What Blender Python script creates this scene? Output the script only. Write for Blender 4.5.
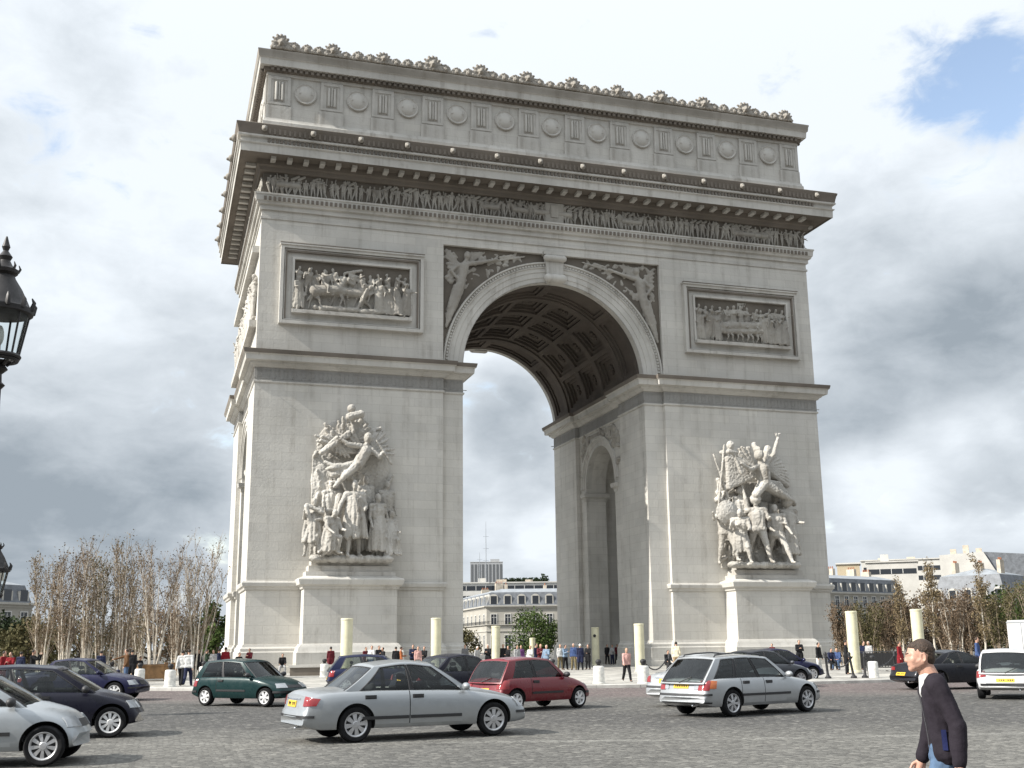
import bpy, bmesh, math, random
from math import sin, cos, pi, radians as R, sqrt, atan2, hypot
from mathutils import Vector, Matrix
from mathutils.bvhtree import BVHTree

for o in list(bpy.data.objects):
    bpy.data.objects.remove(o)
scene = bpy.context.scene
col = scene.collection

# ------------------------------------------------------------------ camera
CAM = Vector((-28.0548, -78.1017, 1.72))
YAW, PITCH, ROLL, FPX = 0.3036, 0.2295, -0.0114, 1119.86
_r = Vector((cos(YAW), -sin(YAW), 0))
_f = Vector((sin(YAW) * cos(PITCH), cos(YAW) * cos(PITCH), sin(PITCH)))
_u = _r.cross(_f)
_r2 = _r * cos(ROLL) + _u * sin(ROLL)
_u2 = -_r * sin(ROLL) + _u * cos(ROLL)
cam_data = bpy.data.cameras.new('camera')
cam_data.sensor_fit = 'HORIZONTAL'
cam_data.sensor_width = 36.0
cam_data.lens = 36.0 * FPX / 1024.0
cam_data.clip_start = 0.2
cam_data.clip_end = 9000.0
cam = bpy.data.objects.new('camera', cam_data)
col.objects.link(cam)
M3 = Matrix((_r2, _u2, -_f)).transposed()
cam.matrix_world = Matrix.Translation(CAM) @ M3.to_4x4()
scene.camera = cam
scene.render.resolution_x, scene.render.resolution_y = 1024, 768

# ------------------------------------------------------------------ light
SUN_EL, SUN_OFF = R(36), R(4.2)           # height of the sun; how far it stands in front of the facade
sun_dir = Vector((-cos(SUN_OFF) * cos(SUN_EL), -sin(SUN_OFF) * cos(SUN_EL), sin(SUN_EL)))   # towards the sun
sd = bpy.data.lights.new('sun', 'SUN')
sd.energy = 5.0
sd.angle = R(0.53)
sd.color = (1.0, 0.95, 0.87)
sun = bpy.data.objects.new('sun', sd)
col.objects.link(sun)
sun.rotation_euler = (-sun_dir).to_track_quat('-Z', 'Y').to_euler()

vs = scene.view_settings
vs.view_transform = 'Standard'
vs.look = 'None'
vs.exposure = 0.48
vs.gamma = 1.0
vs.use_curve_mapping = False

# ------------------------------------------------------------------ node helpers
class NT:
    def __init__(s, tree):
        s.t = tree; s.n = tree.nodes; s.l = tree.links
    def new(s, kind, **kw):
        nd = s.n.new(kind)
        for k, v in kw.items():
            setattr(nd, k, v)
        return nd
    def link(s, a, b):
        s.l.new(a, b)
    def val(s, sock, v):
        if hasattr(v, 'is_output') or isinstance(v, bpy.types.NodeSocket):
            s.l.new(v, sock)
        else:
            sock.default_value = v
    def math(s, op, a, b=None, c=None, clamp=False):
        nd = s.n.new('ShaderNodeMath'); nd.operation = op; nd.use_clamp = clamp
        s.val(nd.inputs[0], a)
        if b is not None: s.val(nd.inputs[1], b)
        if c is not None: s.val(nd.inputs[2], c)
        return nd.outputs[0]
    def ramp(s, x, a, b, lo=0.0, hi=1.0, smooth=True):
        nd = s.n.new('ShaderNodeMapRange')
        nd.interpolation_type = 'SMOOTHSTEP' if smooth else 'LINEAR'
        nd.clamp = True
        s.val(nd.inputs[0], x); nd.inputs[1].default_value = a; nd.inputs[2].default_value = b
        nd.inputs[3].default_value = lo; nd.inputs[4].default_value = hi
        return nd.outputs[0]
    def mix(s, fac, a, b, mode='MIX'):
        nd = s.n.new('ShaderNodeMix'); nd.data_type = 'RGBA'; nd.blend_type = mode; nd.clamp_factor = True
        s.val(nd.inputs[0], fac)
        for sock, v in ((nd.inputs[6], a), (nd.inputs[7], b)):
            if isinstance(v, tuple):
                sock.default_value = (v[0], v[1], v[2], 1)
            else:
                s.l.new(v, sock)
        return nd.outputs[2]
    def noise(s, vec, scale, detail=4, rough=0.5, dist=0.0, dims='3D'):
        nd = s.n.new('ShaderNodeTexNoise'); nd.noise_dimensions = dims
        if vec is not None: s.l.new(vec, nd.inputs['Vector'])
        nd.inputs['Scale'].default_value = scale; nd.inputs['Detail'].default_value = detail
        nd.inputs['Roughness'].default_value = rough; nd.inputs['Distortion'].default_value = dist
        return nd.outputs['Fac']
    def scaled(s, vec, sc, off=(0, 0, 0)):
        nd = s.n.new('ShaderNodeMapping')
        s.l.new(vec, nd.inputs[0]); nd.inputs['Scale'].default_value = sc; nd.inputs['Location'].default_value = off
        return nd.outputs[0]

def pix_dir(u, v):
    return (_f + _r2 * ((u - 512) / FPX) + _u2 * ((384 - v) / FPX)).normalized()

# ------------------------------------------------------------------ sky: clear Nishita blue behind layers of cloud
world = bpy.data.worlds.new('World')
scene.world = world
world.use_nodes = True
w = NT(world.node_tree)
w.n.clear()
sky = w.new('ShaderNodeTexSky')
sky.sky_type = 'NISHITA'
sky.sun_disc = False
sky.sun_elevation = SUN_EL
sky.sun_rotation = atan2(sun_dir.x, sun_dir.y)
sky.air_density = 1.0; sky.dust_density = 1.0
tc = w.new('ShaderNodeTexCoord')
sep = w.new('ShaderNodeSeparateXYZ'); w.link(tc.outputs['Generated'], sep.inputs[0])
zc = w.math('ADD', w.math('MAXIMUM', sep.outputs[2], 0.0), 0.16)
cmb = w.new('ShaderNodeCombineXYZ')
w.link(w.math('DIVIDE', sep.outputs[0], zc), cmb.inputs[0])
w.link(w.math('DIVIDE', sep.outputs[1], zc), cmb.inputs[1])
plane = cmb.outputs[0]
def blob(u, v, size_deg, soft=1.0):
    """smooth patch of sky round a direction: 1 in the middle, 0 at size_deg away"""
    d = pix_dir(u, v)
    nd = w.new('ShaderNodeVectorMath', operation='DOT_PRODUCT')
    w.link(tc.outputs['Generated'], nd.inputs[0]); nd.inputs[1].default_value = d
    return w.ramp(nd.outputs['Value'], cos(R(size_deg)), cos(R(size_deg * 0.12)))
def add(*xs):
    r = xs[0]
    for x in xs[1:]:
        r = w.math('ADD', r, x)
    return r
def mul(a, b): return w.math('MULTIPLY', a, b)
warp = w.noise(w.scaled(plane, (1, 1, 1), (1.3, 5.1, 0)), 2.2, 4, 0.5)
n_big = w.noise(w.scaled(plane, (1, 1, 1), (3.1, 1.7, 0)), 1.7, 6, 0.52, 0.5)
n_mid = w.noise(w.scaled(tc.outputs['Generated'], (1, 1, 1.9), (2.0, 0.4, 0)), 6.5, 9, 0.60, 0.25)
n_fine = w.noise(w.scaled(tc.outputs['Generated'], (1, 1, 1.7), (0.3, 3.0, 0)), 17.0, 7, 0.60, 0.5)
# thickness of cloud: thick = grey underside, thin = bright
shade = add(mul(w.math('SUBTRACT', n_big, 0.5), 0.9), mul(w.math('SUBTRACT', n_mid, 0.5), 1.45), mul(w.math('SUBTRACT', n_fine, 0.5), 0.65))
DARK = [(890, 280, 6.5, .26), (860, 205, 5, .14), (940, 385, 5.4, .36), (855, 395, 3.6, .30), (1005, 330, 5, .26), (985, 485, 2.6, .36), (100, 480, 8, .34), (20, 530, 6, .30), (190, 520, 6.5, .36), (180, 380, 5, .16),
        (515, 415, 3.6, .58), (490, 400, 2.6, .25), (530, 470, 2.0, .14), (-150, 480, 12, .3), (1200, 330, 12, .34), (20, 165, 3, .16), (845, 545, 2.6, .10), (700, 480, 8, .25)]
LIGHT = [(480, 20, 20, .50), (100, 110, 13, .26), (700, 60, 13, .35), (960, 205, 3.5, .12), (930, 455, 2.6, .34), (985, 430, 2.6, .36), (870, 480, 3.0, .32), (480, 365, 3, .14), (548, 540, 2.2, .50), (500, 545, 2.5, .25), (895, 545, 3.2, .22), (60, 330, 6, .14), (890, 20, 8, .4), (990, 530, 4, .22), (150, 430, 4, .10)]
for (u, v, s, k) in DARK:
    shade = add(shade, mul(blob(u, v, s), k))
for (u, v, s, k) in LIGHT:
    shade = add(shade, mul(blob(u, v, s), -k))
up_light = w.ramp(sep.outputs[2], 0.10, 0.75, 0.0, 0.34, smooth=False)
shade = w.math('SUBTRACT', shade, up_light)
t1 = w.ramp(shade, -0.45, 0.85, smooth=False)
cloud_col = w.mix(t1, (6.6, 7.05, 7.5), (2.55, 2.95, 3.35))
# sky overhead and unseen sunward side, brightened to lift the shaded stone
zen = w.ramp(sep.outputs[2], 0.42, 0.95, 1.0, 1.30)
sun_dot = w.new('ShaderNodeVectorMath', operation='DOT_PRODUCT')
w.link(tc.outputs['Generated'], sun_dot.inputs[0]); sun_dot.inputs[1].default_value = (-0.90, -0.22, 0.38)
back = w.ramp(sun_dot.outputs['Value'], 0.25, 0.95, 1.0, 1.55)
# unseen low sky behind the camera, darkened to tone down reflections on the cars
rear_dot = w.new('ShaderNodeVectorMath', operation='DOT_PRODUCT')
w.link(tc.outputs['Generated'], rear_dot.inputs[0]); rear_dot.inputs[1].default_value = (-sin(YAW), -cos(YAW), 0)
rear_dim = w.math('MULTIPLY', w.ramp(rear_dot.outputs['Value'], 0.0, 0.35), w.ramp(sep.outputs[2], 0.34, 0.10))
gain = w.math('MULTIPLY', w.math('MULTIPLY', zen, back), w.math('SUBTRACT', 1.0, w.math('MULTIPLY', rear_dim, 0.78)))
vm = w.new('ShaderNodeVectorMath', operation='SCALE'); w.link(cloud_col, vm.inputs[0]); w.link(gain, vm.inputs['Scale'])
cover = add(mul(w.math('SUBTRACT', n_mid, 0.5), 2.4), mul(w.math('SUBTRACT', n_fine, 0.5), 1.9), 0.72)
for (u, v, s, k) in [(985, 92, 4.0, .44), (1035, 66, 4.0, .46), (935, 95, 2.8, .26), (970, 116, 2.2, .22), (148, 22, 1.6, .5), (15, 160, 4, .18), (140, 150, 6, .14), (60, 40, 5, .12)]:
    cover = add(cover, mul(blob(u, v, s), -k))
cov = w.ramp(cover, -0.30, 0.42)
final = w.mix(cov, w.mix(1.0, sky.outputs[0], (2.4, 2.1, 1.85), 'MULTIPLY'), vm.outputs[0])
bg = w.new('ShaderNodeBackground'); bg.inputs['Strength'].default_value = 0.1
w.link(final, bg.inputs['Color'])
wo = w.new('ShaderNodeOutputWorld'); w.link(bg.outputs[0], wo.inputs['Surface'])

# ------------------------------------------------------------------ placing helpers: pixel -> point on level ground
def ground(u, v, z=0.0):
    d = _f + _r2 * ((u - 512) / FPX) + _u2 * ((384 - v) / FPX)
    t = (z - CAM.z) / d.z
    return CAM + d * t
def at_range(u, dist, z=0.0):
    """point at a ground distance from the camera along the column u (taken at the horizon)"""
    d = _f + _r2 * ((u - 512) / FPX) + _u2 * ((384 - 646) / FPX)
    h = Vector((d.x, d.y, 0)).normalized()
    return Vector((CAM.x + h.x * dist, CAM.y + h.y * dist, z))
PLC = Vector((0.0, 11.0, 0))
KERB_R = 46.2
def plaza_z(p):
    r = hypot(p[0] - PLC.x, p[1] - PLC.y)
    return 0.12 + 0.0 * max(0.0, min(1.0, (KERB_R - r) / 24.0))

# ------------------------------------------------------------------ mesh builder
class MB:
    def __init__(s):
        s.v = []; s.f = []; s.m = []; s.mat = 0
    def add(s, vs, fs):
        b = len(s.v)
        s.v.extend([tuple(p) for p in vs])
        for f in fs:
            s.f.append([i + b for i in f]); s.m.append(s.mat)
    def box(s, x0, x1, y0, y1, z0, z1):
        s.add([(x0,y0,z0),(x1,y0,z0),(x1,y1,z0),(x0,y1,z0),(x0,y0,z1),(x1,y0,z1),(x1,y1,z1),(x0,y1,z1)],
              [(0,3,2,1),(4,5,6,7),(0,1,5,4),(1,2,6,5),(2,3,7,6),(3,0,4,7)])
    def obox(s, c, sx, sy, sz, M=None):
        M = M or Matrix.Identity(3)
        c = Vector(c)
        vs = []
        for z in (-1, 1):
            for (x, y) in ((-1,-1),(1,-1),(1,1),(-1,1)):
                vs.append(c + M @ Vector((x*sx/2, y*sy/2, z*sz/2)))
        s.add(vs, [(0,3,2,1),(4,5,6,7),(0,1,5,4),(1,2,6,5),(2,3,7,6),(3,0,4,7)])
    def tube(s, pts, rad, seg=8, cap=True):
        pts = [Vector(p) for p in pts]
        if not hasattr(rad, '__len__'): rad = [rad] * len(pts)
        n = len(pts); vs = []; prev = None
        for i, p in enumerate(pts):
            t = (pts[min(i+1, n-1)] - pts[max(i-1, 0)])
            t = t.normalized() if t.length > 1e-9 else Vector((0,0,1))
            if prev is None:
                a = t.cross(Vector((0,0,1)))
                if a.length < 1e-3: a = t.cross(Vector((1,0,0)))
            else:
                a = prev - t * prev.dot(t)
                if a.length < 1e-6: a = t.cross(Vector((1,0,0)))
            a.normalize(); prev = a; b = t.cross(a)
            for k in range(seg):
                an = 2*pi*k/seg
                vs.append(p + (a*cos(an) + b*sin(an)) * rad[i])
        fs = []
        for i in range(n-1):
            for k in range(seg):
                k2 = (k+1) % seg
                fs.append((i*seg+k, i*seg+k2, (i+1)*seg+k2, (i+1)*seg+k))
        if cap:
            fs.append(tuple(reversed(range(seg)))); fs.append(tuple(range((n-1)*seg, n*seg)))
        s.add(vs, fs)
    def capsule(s, p0, p1, r0, r1=None, seg=10):
        """closed tapered limb with round ends"""
        r1 = r0 if r1 is None else r1
        p0 = Vector(p0); p1 = Vector(p1); d = p1 - p0
        L = d.length
        d = d / L if L > 1e-6 else Vector((0,0,1))
        pts = []; rs = []
        for a in (85, 55, 25):
            pts.append(p0 - d*r0*sin(R(a))); rs.append(r0*cos(R(a)))
        pts.append(p0); rs.append(r0)
        pts.append(p1 if L > 1e-6 else p0 + d*1e-4); rs.append(r1)
        for a in (25, 55, 85):
            pts.append(p1 + d*r1*sin(R(a))); rs.append(r1*cos(R(a)))
        s.tube(pts, rs, seg)
    def ellipsoid(s, c, rx, ry, rz, M=None, nu=12, nv=8):
        c = Vector(c); M = M or Matrix.Identity(3)
        vs = [c + M @ Vector((0,0,-rz))]
        for j in range(1, nv):
            ph = -pi/2 + pi*j/nv
            for i in range(nu):
                th = 2*pi*i/nu
                vs.append(c + M @ Vector((rx*cos(ph)*cos(th), ry*cos(ph)*sin(th), rz*sin(ph))))
        vs.append(c + M @ Vector((0,0,rz)))
        fs = [(0, 1+(i+1) % nu, 1+i) for i in range(nu)]
        for j in range(nv-2):
            for i in range(nu):
                a = 1+j*nu+i; b = 1+j*nu+(i+1) % nu
                fs.append((a, b, b+nu, a+nu))
        top = len(vs)-1; o = 1+(nv-2)*nu
        fs += [(o+i, o+(i+1) % nu, top) for i in range(nu)]
        s.add(vs, fs)
    def lathe(s, prof, c=(0,0,0), seg=16, M=None, cap=True):
        """prof: (radius, height) list, turned round local z"""
        c = Vector(c); M = M or Matrix.Identity(3); vs = []; n = len(prof)
        for (r, z) in prof:
            for k in range(seg):
                a = 2*pi*k/seg
                vs.append(c + M @ Vector((r*cos(a), r*sin(a), z)))
        fs = []
        for i in range(n-1):
            for k in range(seg):
                k2 = (k+1) % seg
                fs.append((i*seg+k, i*seg+k2, (i+1)*seg+k2, (i+1)*seg+k))
        if cap:
            fs.append(tuple(reversed(range(seg)))); fs.append(tuple(range((n-1)*seg, n*seg)))
        s.add(vs, fs)
    def sweep(s, prof, path, closed=True):
        """prof: (outward, z) polyline; path: plan polyline, outward side on the right of travel"""
        P = [Vector((p[0], p[1])) for p in path]; n = len(P); vs = []
        def nrm(a, b):
            d = (b - a).normalized(); return Vector((d.y, -d.x))
        for i in range(n):
            if closed or 0 < i < n-1:
                n0 = nrm(P[i-1], P[i]); n1 = nrm(P[i], P[(i+1) % n])
            elif i == 0:
                n0 = n1 = nrm(P[0], P[1])
            else:
                n0 = n1 = nrm(P[n-2], P[n-1])
            m = n0 + n1; m = m / max(0.2, m.dot(n0))
            for (d, z) in prof:
                q = P[i] + m * d
                vs.append((q.x, q.y, z))
        k = len(prof); fs = []
        for i in range(n if closed else n-1):
            j = (i+1) % n
            for a in range(k-1):
                fs.append((i*k+a, j*k+a, j*k+a+1, i*k+a+1))
        if not closed:
            fs.append(tuple(range(k))); fs.append(tuple(reversed(range((n-1)*k, n*k))))
        s.add(vs, fs)
    def prism(s, poly, axis, a, b):
        """extrude a 2D polygon along an axis: 'x' poly=(y,z), 'y' poly=(x,z), 'z' poly=(x,y)"""
        def p3(p, t):
            return {'x': (t, p[0], p[1]), 'y': (p[0], t, p[1]), 'z': (p[0], p[1], t)}[axis]
        n = len(poly)
        vs = [p3(p, a) for p in poly] + [p3(p, b) for p in poly]
        fs = [tuple(range(n)), tuple(reversed(range(n, 2*n)))]
        fs += [(i, (i+1) % n, n+(i+1) % n, n+i) for i in range(n)]
        s.add(vs, fs)
    def grid(s, fn, us, vs_, flip=False, keep=None):
        nu, nv = len(us), len(vs_)
        pts = [fn(u, v) for v in vs_ for u in us]
        fs = []
        for j in range(nv-1):
            for i in range(nu-1):
                if keep and not keep(i, j): continue
                q = (j*nu+i, j*nu+i+1, (j+1)*nu+i+1, (j+1)*nu+i)
                fs.append(tuple(reversed(q)) if flip else q)
        s.add(pts, fs)
    def mesh(s, name, mats, smooth=None, fix=True, weld=0.0):
        me = bpy.data.meshes.new(name)
        me.from_pydata(s.v, [], s.f)
        if not isinstance(mats, (list, tuple)): mats = [mats]
        for m in mats: me.materials.append(m)
        if len(mats) > 1: me.polygons.foreach_set('material_index', s.m)
        if fix or weld:
            bm = bmesh.new(); bm.from_mesh(me)
            if weld: bmesh.ops.remove_doubles(bm, verts=bm.verts, dist=weld)
            loose = [v for v in bm.verts if not v.link_faces]
            if loose: bmesh.ops.delete(bm, geom=loose, context='VERTS')
            if fix: bmesh.ops.recalc_face_normals(bm, faces=bm.faces)
            bm.to_mesh(me); bm.free()
        finish(me, smooth)
        return me
    def build(s, name, mats, parent=None, smooth=None, fix=True, weld=0.0):
        return link(name, s.mesh(name, mats, smooth, fix, weld), parent)

def finish(me, smooth):
    if smooth is not None:
        me.polygons.foreach_set('use_smooth', [True] * len(me.polygons))
        if smooth < 179: me.set_sharp_from_angle(angle=R(smooth))
    me.update()
def link(name, data, parent=None):
    o = bpy.data.objects.new(name, data)
    col.objects.link(o)
    if parent: o.parent = parent
    return o
def thing(name, label, cat, loc=(0,0,0), rz=0.0, group=None):
    o = bpy.data.objects.new(name, None)
    o.empty_display_size = 0.3
    col.objects.link(o)
    o.location = loc; o.rotation_euler = (0, 0, rz)
    tag(o, label, cat, group)
    return o
def tag(o, label, cat, group=None):
    o['label'] = label; o['category'] = cat
    if group: o['group'] = group
    return o
def struct(o, kind='structure'):
    o['kind'] = kind
    return o
def copy_tree(o, parent=None):
    c = o.copy(); col.objects.link(c); c.parent = parent
    for ch in o.children:
        copy_tree(ch, c)
    return c
def evaluated(ob, name):
    dg = bpy.context.evaluated_depsgraph_get()
    dg.update()
    me = bpy.data.meshes.new_from_object(ob.evaluated_get(dg))
    me.name = name
    old = ob.data
    bpy.data.objects.remove(ob)
    if old.users == 0: bpy.data.meshes.remove(old)
    return me
def fuse(mb, name, mat, voxel, smooth_it=2, rough=None, cut=None):
    """melt overlapping closed shapes into one continuous surface"""
    me = bpy.data.meshes.new('tmp'); me.from_pydata(mb.v, [], mb.f)
    bm = bmesh.new(); bm.from_mesh(me); bmesh.ops.recalc_face_normals(bm, faces=bm.faces); bm.to_mesh(me); bm.free()
    ob = bpy.data.objects.new('tmp', me); col.objects.link(ob)
    md = ob.modifiers.new('r', 'REMESH'); md.mode = 'VOXEL'; md.voxel_size = voxel
    if smooth_it:
        sm = ob.modifiers.new('s', 'SMOOTH'); sm.iterations = smooth_it; sm.factor = 0.5
    if rough:
        tx = bpy.data.textures.new('folds', 'CLOUDS'); tx.noise_scale = rough[1]; tx.noise_depth = 2
        dm = ob.modifiers.new('d', 'DISPLACE'); dm.texture = tx; dm.strength = rough[0]; dm.mid_level = 0.5; dm.texture_coords = 'LOCAL'
    out = evaluated(ob, name)
    out.materials.clear(); out.materials.append(mat)
    out.polygons.foreach_set('use_smooth', [True] * len(out.polygons))
    return out
def boolean(a, cutters, op='DIFFERENCE'):
    """a, cutters: MB or mesh; returns a mesh"""
    def mk(x):
        me = x if isinstance(x, bpy.types.Mesh) else x.mesh('tmp', [])
        ob = bpy.data.objects.new('tmp', me); col.objects.link(ob); return ob
    A = mk(a); cs = [mk(c) for c in cutters]
    for c in cs:
        md = A.modifiers.new('b', 'BOOLEAN'); md.operation = op; md.object = c; md.solver = 'EXACT'
    me = evaluated(A, 'cut')
    for c in cs:
        d = c.data; bpy.data.objects.remove(c); bpy.data.meshes.remove(d)
    return me

# ------------------------------------------------------------------ materials
def material(name):
    m = bpy.data.materials.new(name); m.use_nodes = True
    n = NT(m.node_tree)
    return m, n, m.node_tree.nodes['Principled BSDF']
def setc(sock, c): sock.default_value = (c[0], c[1], c[2], 1)
def plain(name, c, rough=0.5, metal=0.0, coat=0.0, vary=0.0, vscale=3.0, bump=0.0, bscale=30.0, spec=0.5):
    m, n, b = material(name)
    b.inputs['Roughness'].default_value = rough; b.inputs['Metallic'].default_value = metal
    b.inputs['Coat Weight'].default_value = coat; b.inputs['Coat Roughness'].default_value = 0.05
    b.inputs['Specular IOR Level'].default_value = spec
    if vary:
        tcn = n.new('ShaderNodeTexCoord')
        f = n.noise(tcn.outputs['Object'], vscale, 6, 0.6)
        k = n.ramp(f, 0.3, 0.7)
        n.link(n.mix(k, tuple(x * (1 - vary) for x in c), tuple(min(1, x * (1 + vary)) for x in c)), b.inputs['Base Color'])
        if bump:
            bp = n.new('ShaderNodeBump'); bp.inputs['Strength'].default_value = bump; bp.inputs['Distance'].default_value = 0.02
            n.link(n.noise(tcn.outputs['Object'], bscale, 5, 0.6), bp.inputs['Height']); n.link(bp.outputs[0], b.inputs['Normal'])
    else:
        setc(b.inputs['Base Color'], c)
    return m
def stone(name, c1, c2, joints=True, stain=0.35, course=0.62, joint_depth=0.35, grime=(0.16, 0.135, 0.105), bump=0.4):
    """ashlar limestone: courses with thin joints, block-to-block tone, rain streaks and weathered patches"""
    m, n, b = material(name)
    tcn = n.new('ShaderNodeTexCoord'); P = tcn.outputs['Object']
    sp = n.new('ShaderNodeSeparateXYZ'); n.link(P, sp.inputs[0])
    run = n.math('ADD', sp.outputs[0], sp.outputs[1])
    cb = n.new('ShaderNodeCombineXYZ'); n.link(run, cb.inputs[0]); n.link(sp.outputs[2], cb.inputs[1])
    patch = n.noise(P, 0.22, 6, 0.6)
    tone = n.mix(n.ramp(patch, 0.32, 0.68), c1, c2)
    hgt = n.noise(P, 6.0, 6, 0.65)
    if joints:
        br = n.new('ShaderNodeTexBrick')
        n.link(cb.outputs[0], br.inputs['Vector'])
        br.inputs['Scale'].default_value = 1.0
        br.inputs['Brick Width'].default_value = 1.7; br.inputs['Row Height'].default_value = course
        br.inputs['Mortar Size'].default_value = 0.018; br.inputs['Mortar Smooth'].default_value = 0.3
        br.inputs['Bias'].default_value = 0.0
        setc(br.inputs['Color1'], (0.93, 0.93, 0.93)); setc(br.inputs['Color2'], (1.05, 1.045, 1.03)); setc(br.inputs['Mortar'], (0.80, 0.79, 0.77))
        tone = n.mix(joint_depth * 2, tone, n.mix(1.0, tone, br.outputs['Color'], 'MULTIPLY'))
    streak = n.noise(n.scaled(P, (1.6, 1.6, 0.07)), 1.0, 6, 0.65)
    blot = n.noise(P, 0.9, 7, 0.7)
    k = n.math('MULTIPLY', n.ramp(streak, 0.46, 0.72), n.ramp(blot, 0.34, 0.66))
    tone = n.mix(n.math('MULTIPLY', k, stain), tone, grime)
    sp_ = n.noise(P, 14.0, 4, 0.7)
    tone = n.mix(n.ramp(sp_, 0.60, 0.82, 0, 0.22), tone, (0.20, 0.18, 0.15))
    n.link(tone, b.inputs['Base Color'])
    b.inputs['Roughness'].default_value = 0.9; b.inputs['Specular IOR Level'].default_value = 0.2
    bp = n.new('ShaderNodeBump'); bp.inputs['Strength'].default_value = bump; bp.inputs['Distance'].default_value = 0.05
    n.link(hgt, bp.inputs['Height']); n.link(bp.outputs[0], b.inputs['Normal'])
    return m

# ------------------------------------------------------------------ stone
ST = stone('limestone_ashlar', (0.595, 0.578, 0.54), (0.50, 0.485, 0.45), True, 0.42)
ST_PLAIN = stone('limestone_moulding', (0.57, 0.553, 0.515), (0.43, 0.416, 0.385), False, 0.6)
ST_DARK = stone('dark_limestone', (0.20, 0.175, 0.15), (0.135, 0.118, 0.10), False, 0.5)  # darker limestone for soffits, dentils, gutter, ledges and frames
ST_CREST = stone('weathered_crest_stone', (0.36, 0.335, 0.30), (0.24, 0.22, 0.19), False, 0.5)
ST_CARVE = stone('carved_limestone', (0.57, 0.55, 0.51), (0.37, 0.352, 0.32), False, 0.85, bump=0.5)
ST_RELIEF = stone('carved_relief_limestone', (0.42, 0.40, 0.36), (0.28, 0.262, 0.235), False, 0.6, bump=0.5)
ST_FIELD = stone('sooty_shaded_relief_field', (0.175, 0.155, 0.13), (0.11, 0.097, 0.082), False, 0.4)  # darker than the figures: part grime, part occlusion shade painted in
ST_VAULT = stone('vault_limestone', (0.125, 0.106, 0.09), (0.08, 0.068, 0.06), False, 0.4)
ST_KEY = stone('key_pattern_band', (0.33, 0.325, 0.31), (0.26, 0.255, 0.245), False, 0.4)

# ------------------------------------------------------------------ ground
def ground_mat(name, c1, c2, cell, joint, bump, big=0.05, stain=0.25, rough=0.85):
    m, n, b = material(name)
    tcn = n.new('ShaderNodeTexCoord'); P = tcn.outputs['Object']
    vo = n.new('ShaderNodeTexVoronoi'); vo.feature = 'F1'; vo.inputs['Scale'].default_value = cell; vo.inputs['Randomness'].default_value = 0.55
    n.link(P, vo.inputs['Vector'])
    ve = n.new('ShaderNodeTexVoronoi'); ve.feature = 'DISTANCE_TO_EDGE'; ve.inputs['Scale'].default_value = cell; ve.inputs['Randomness'].default_value = 0.55
    n.link(P, ve.inputs['Vector'])
    sp = n.new('ShaderNodeSeparateColor'); n.link(vo.outputs['Color'], sp.inputs[0])
    k = n.ramp(n.noise(P, big, 7, 0.62), 0.32, 0.68)
    tone = n.mix(k, c1, c2)
    tone = n.mix(0.55, tone, n.mix(1.0, tone, n.mix(sp.outputs[0], (0.55, 0.55, 0.55), (1.5, 1.5, 1.46)), 'MULTIPLY'))
    tone = n.mix(n.ramp(ve.outputs['Distance'], 0.0, 0.09, joint, 0.0), tone, (0.035, 0.033, 0.03))
    st = n.math('MULTIPLY', n.ramp(n.noise(P, 0.35, 6, 0.7, 0.6), 0.52, 0.74), stain)
    tone = n.mix(st, tone, (0.04, 0.04, 0.04))
    n.link(tone, b.inputs['Base Color'])
    b.inputs['Roughness'].default_value = rough; b.inputs['Specular IOR Level'].default_value = 0.3
    bp = n.new('ShaderNodeBump'); bp.inputs['Strength'].default_value = bump; bp.inputs['Distance'].default_value = 0.03
    n.link(n.math('ADD', ve.outputs['Distance'], n.math('MULTIPLY', n.noise(P, 40, 4, 0.6), 0.4)), bp.inputs['Height']); n.link(bp.outputs[0], b.inputs['Normal'])
    return m
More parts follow.
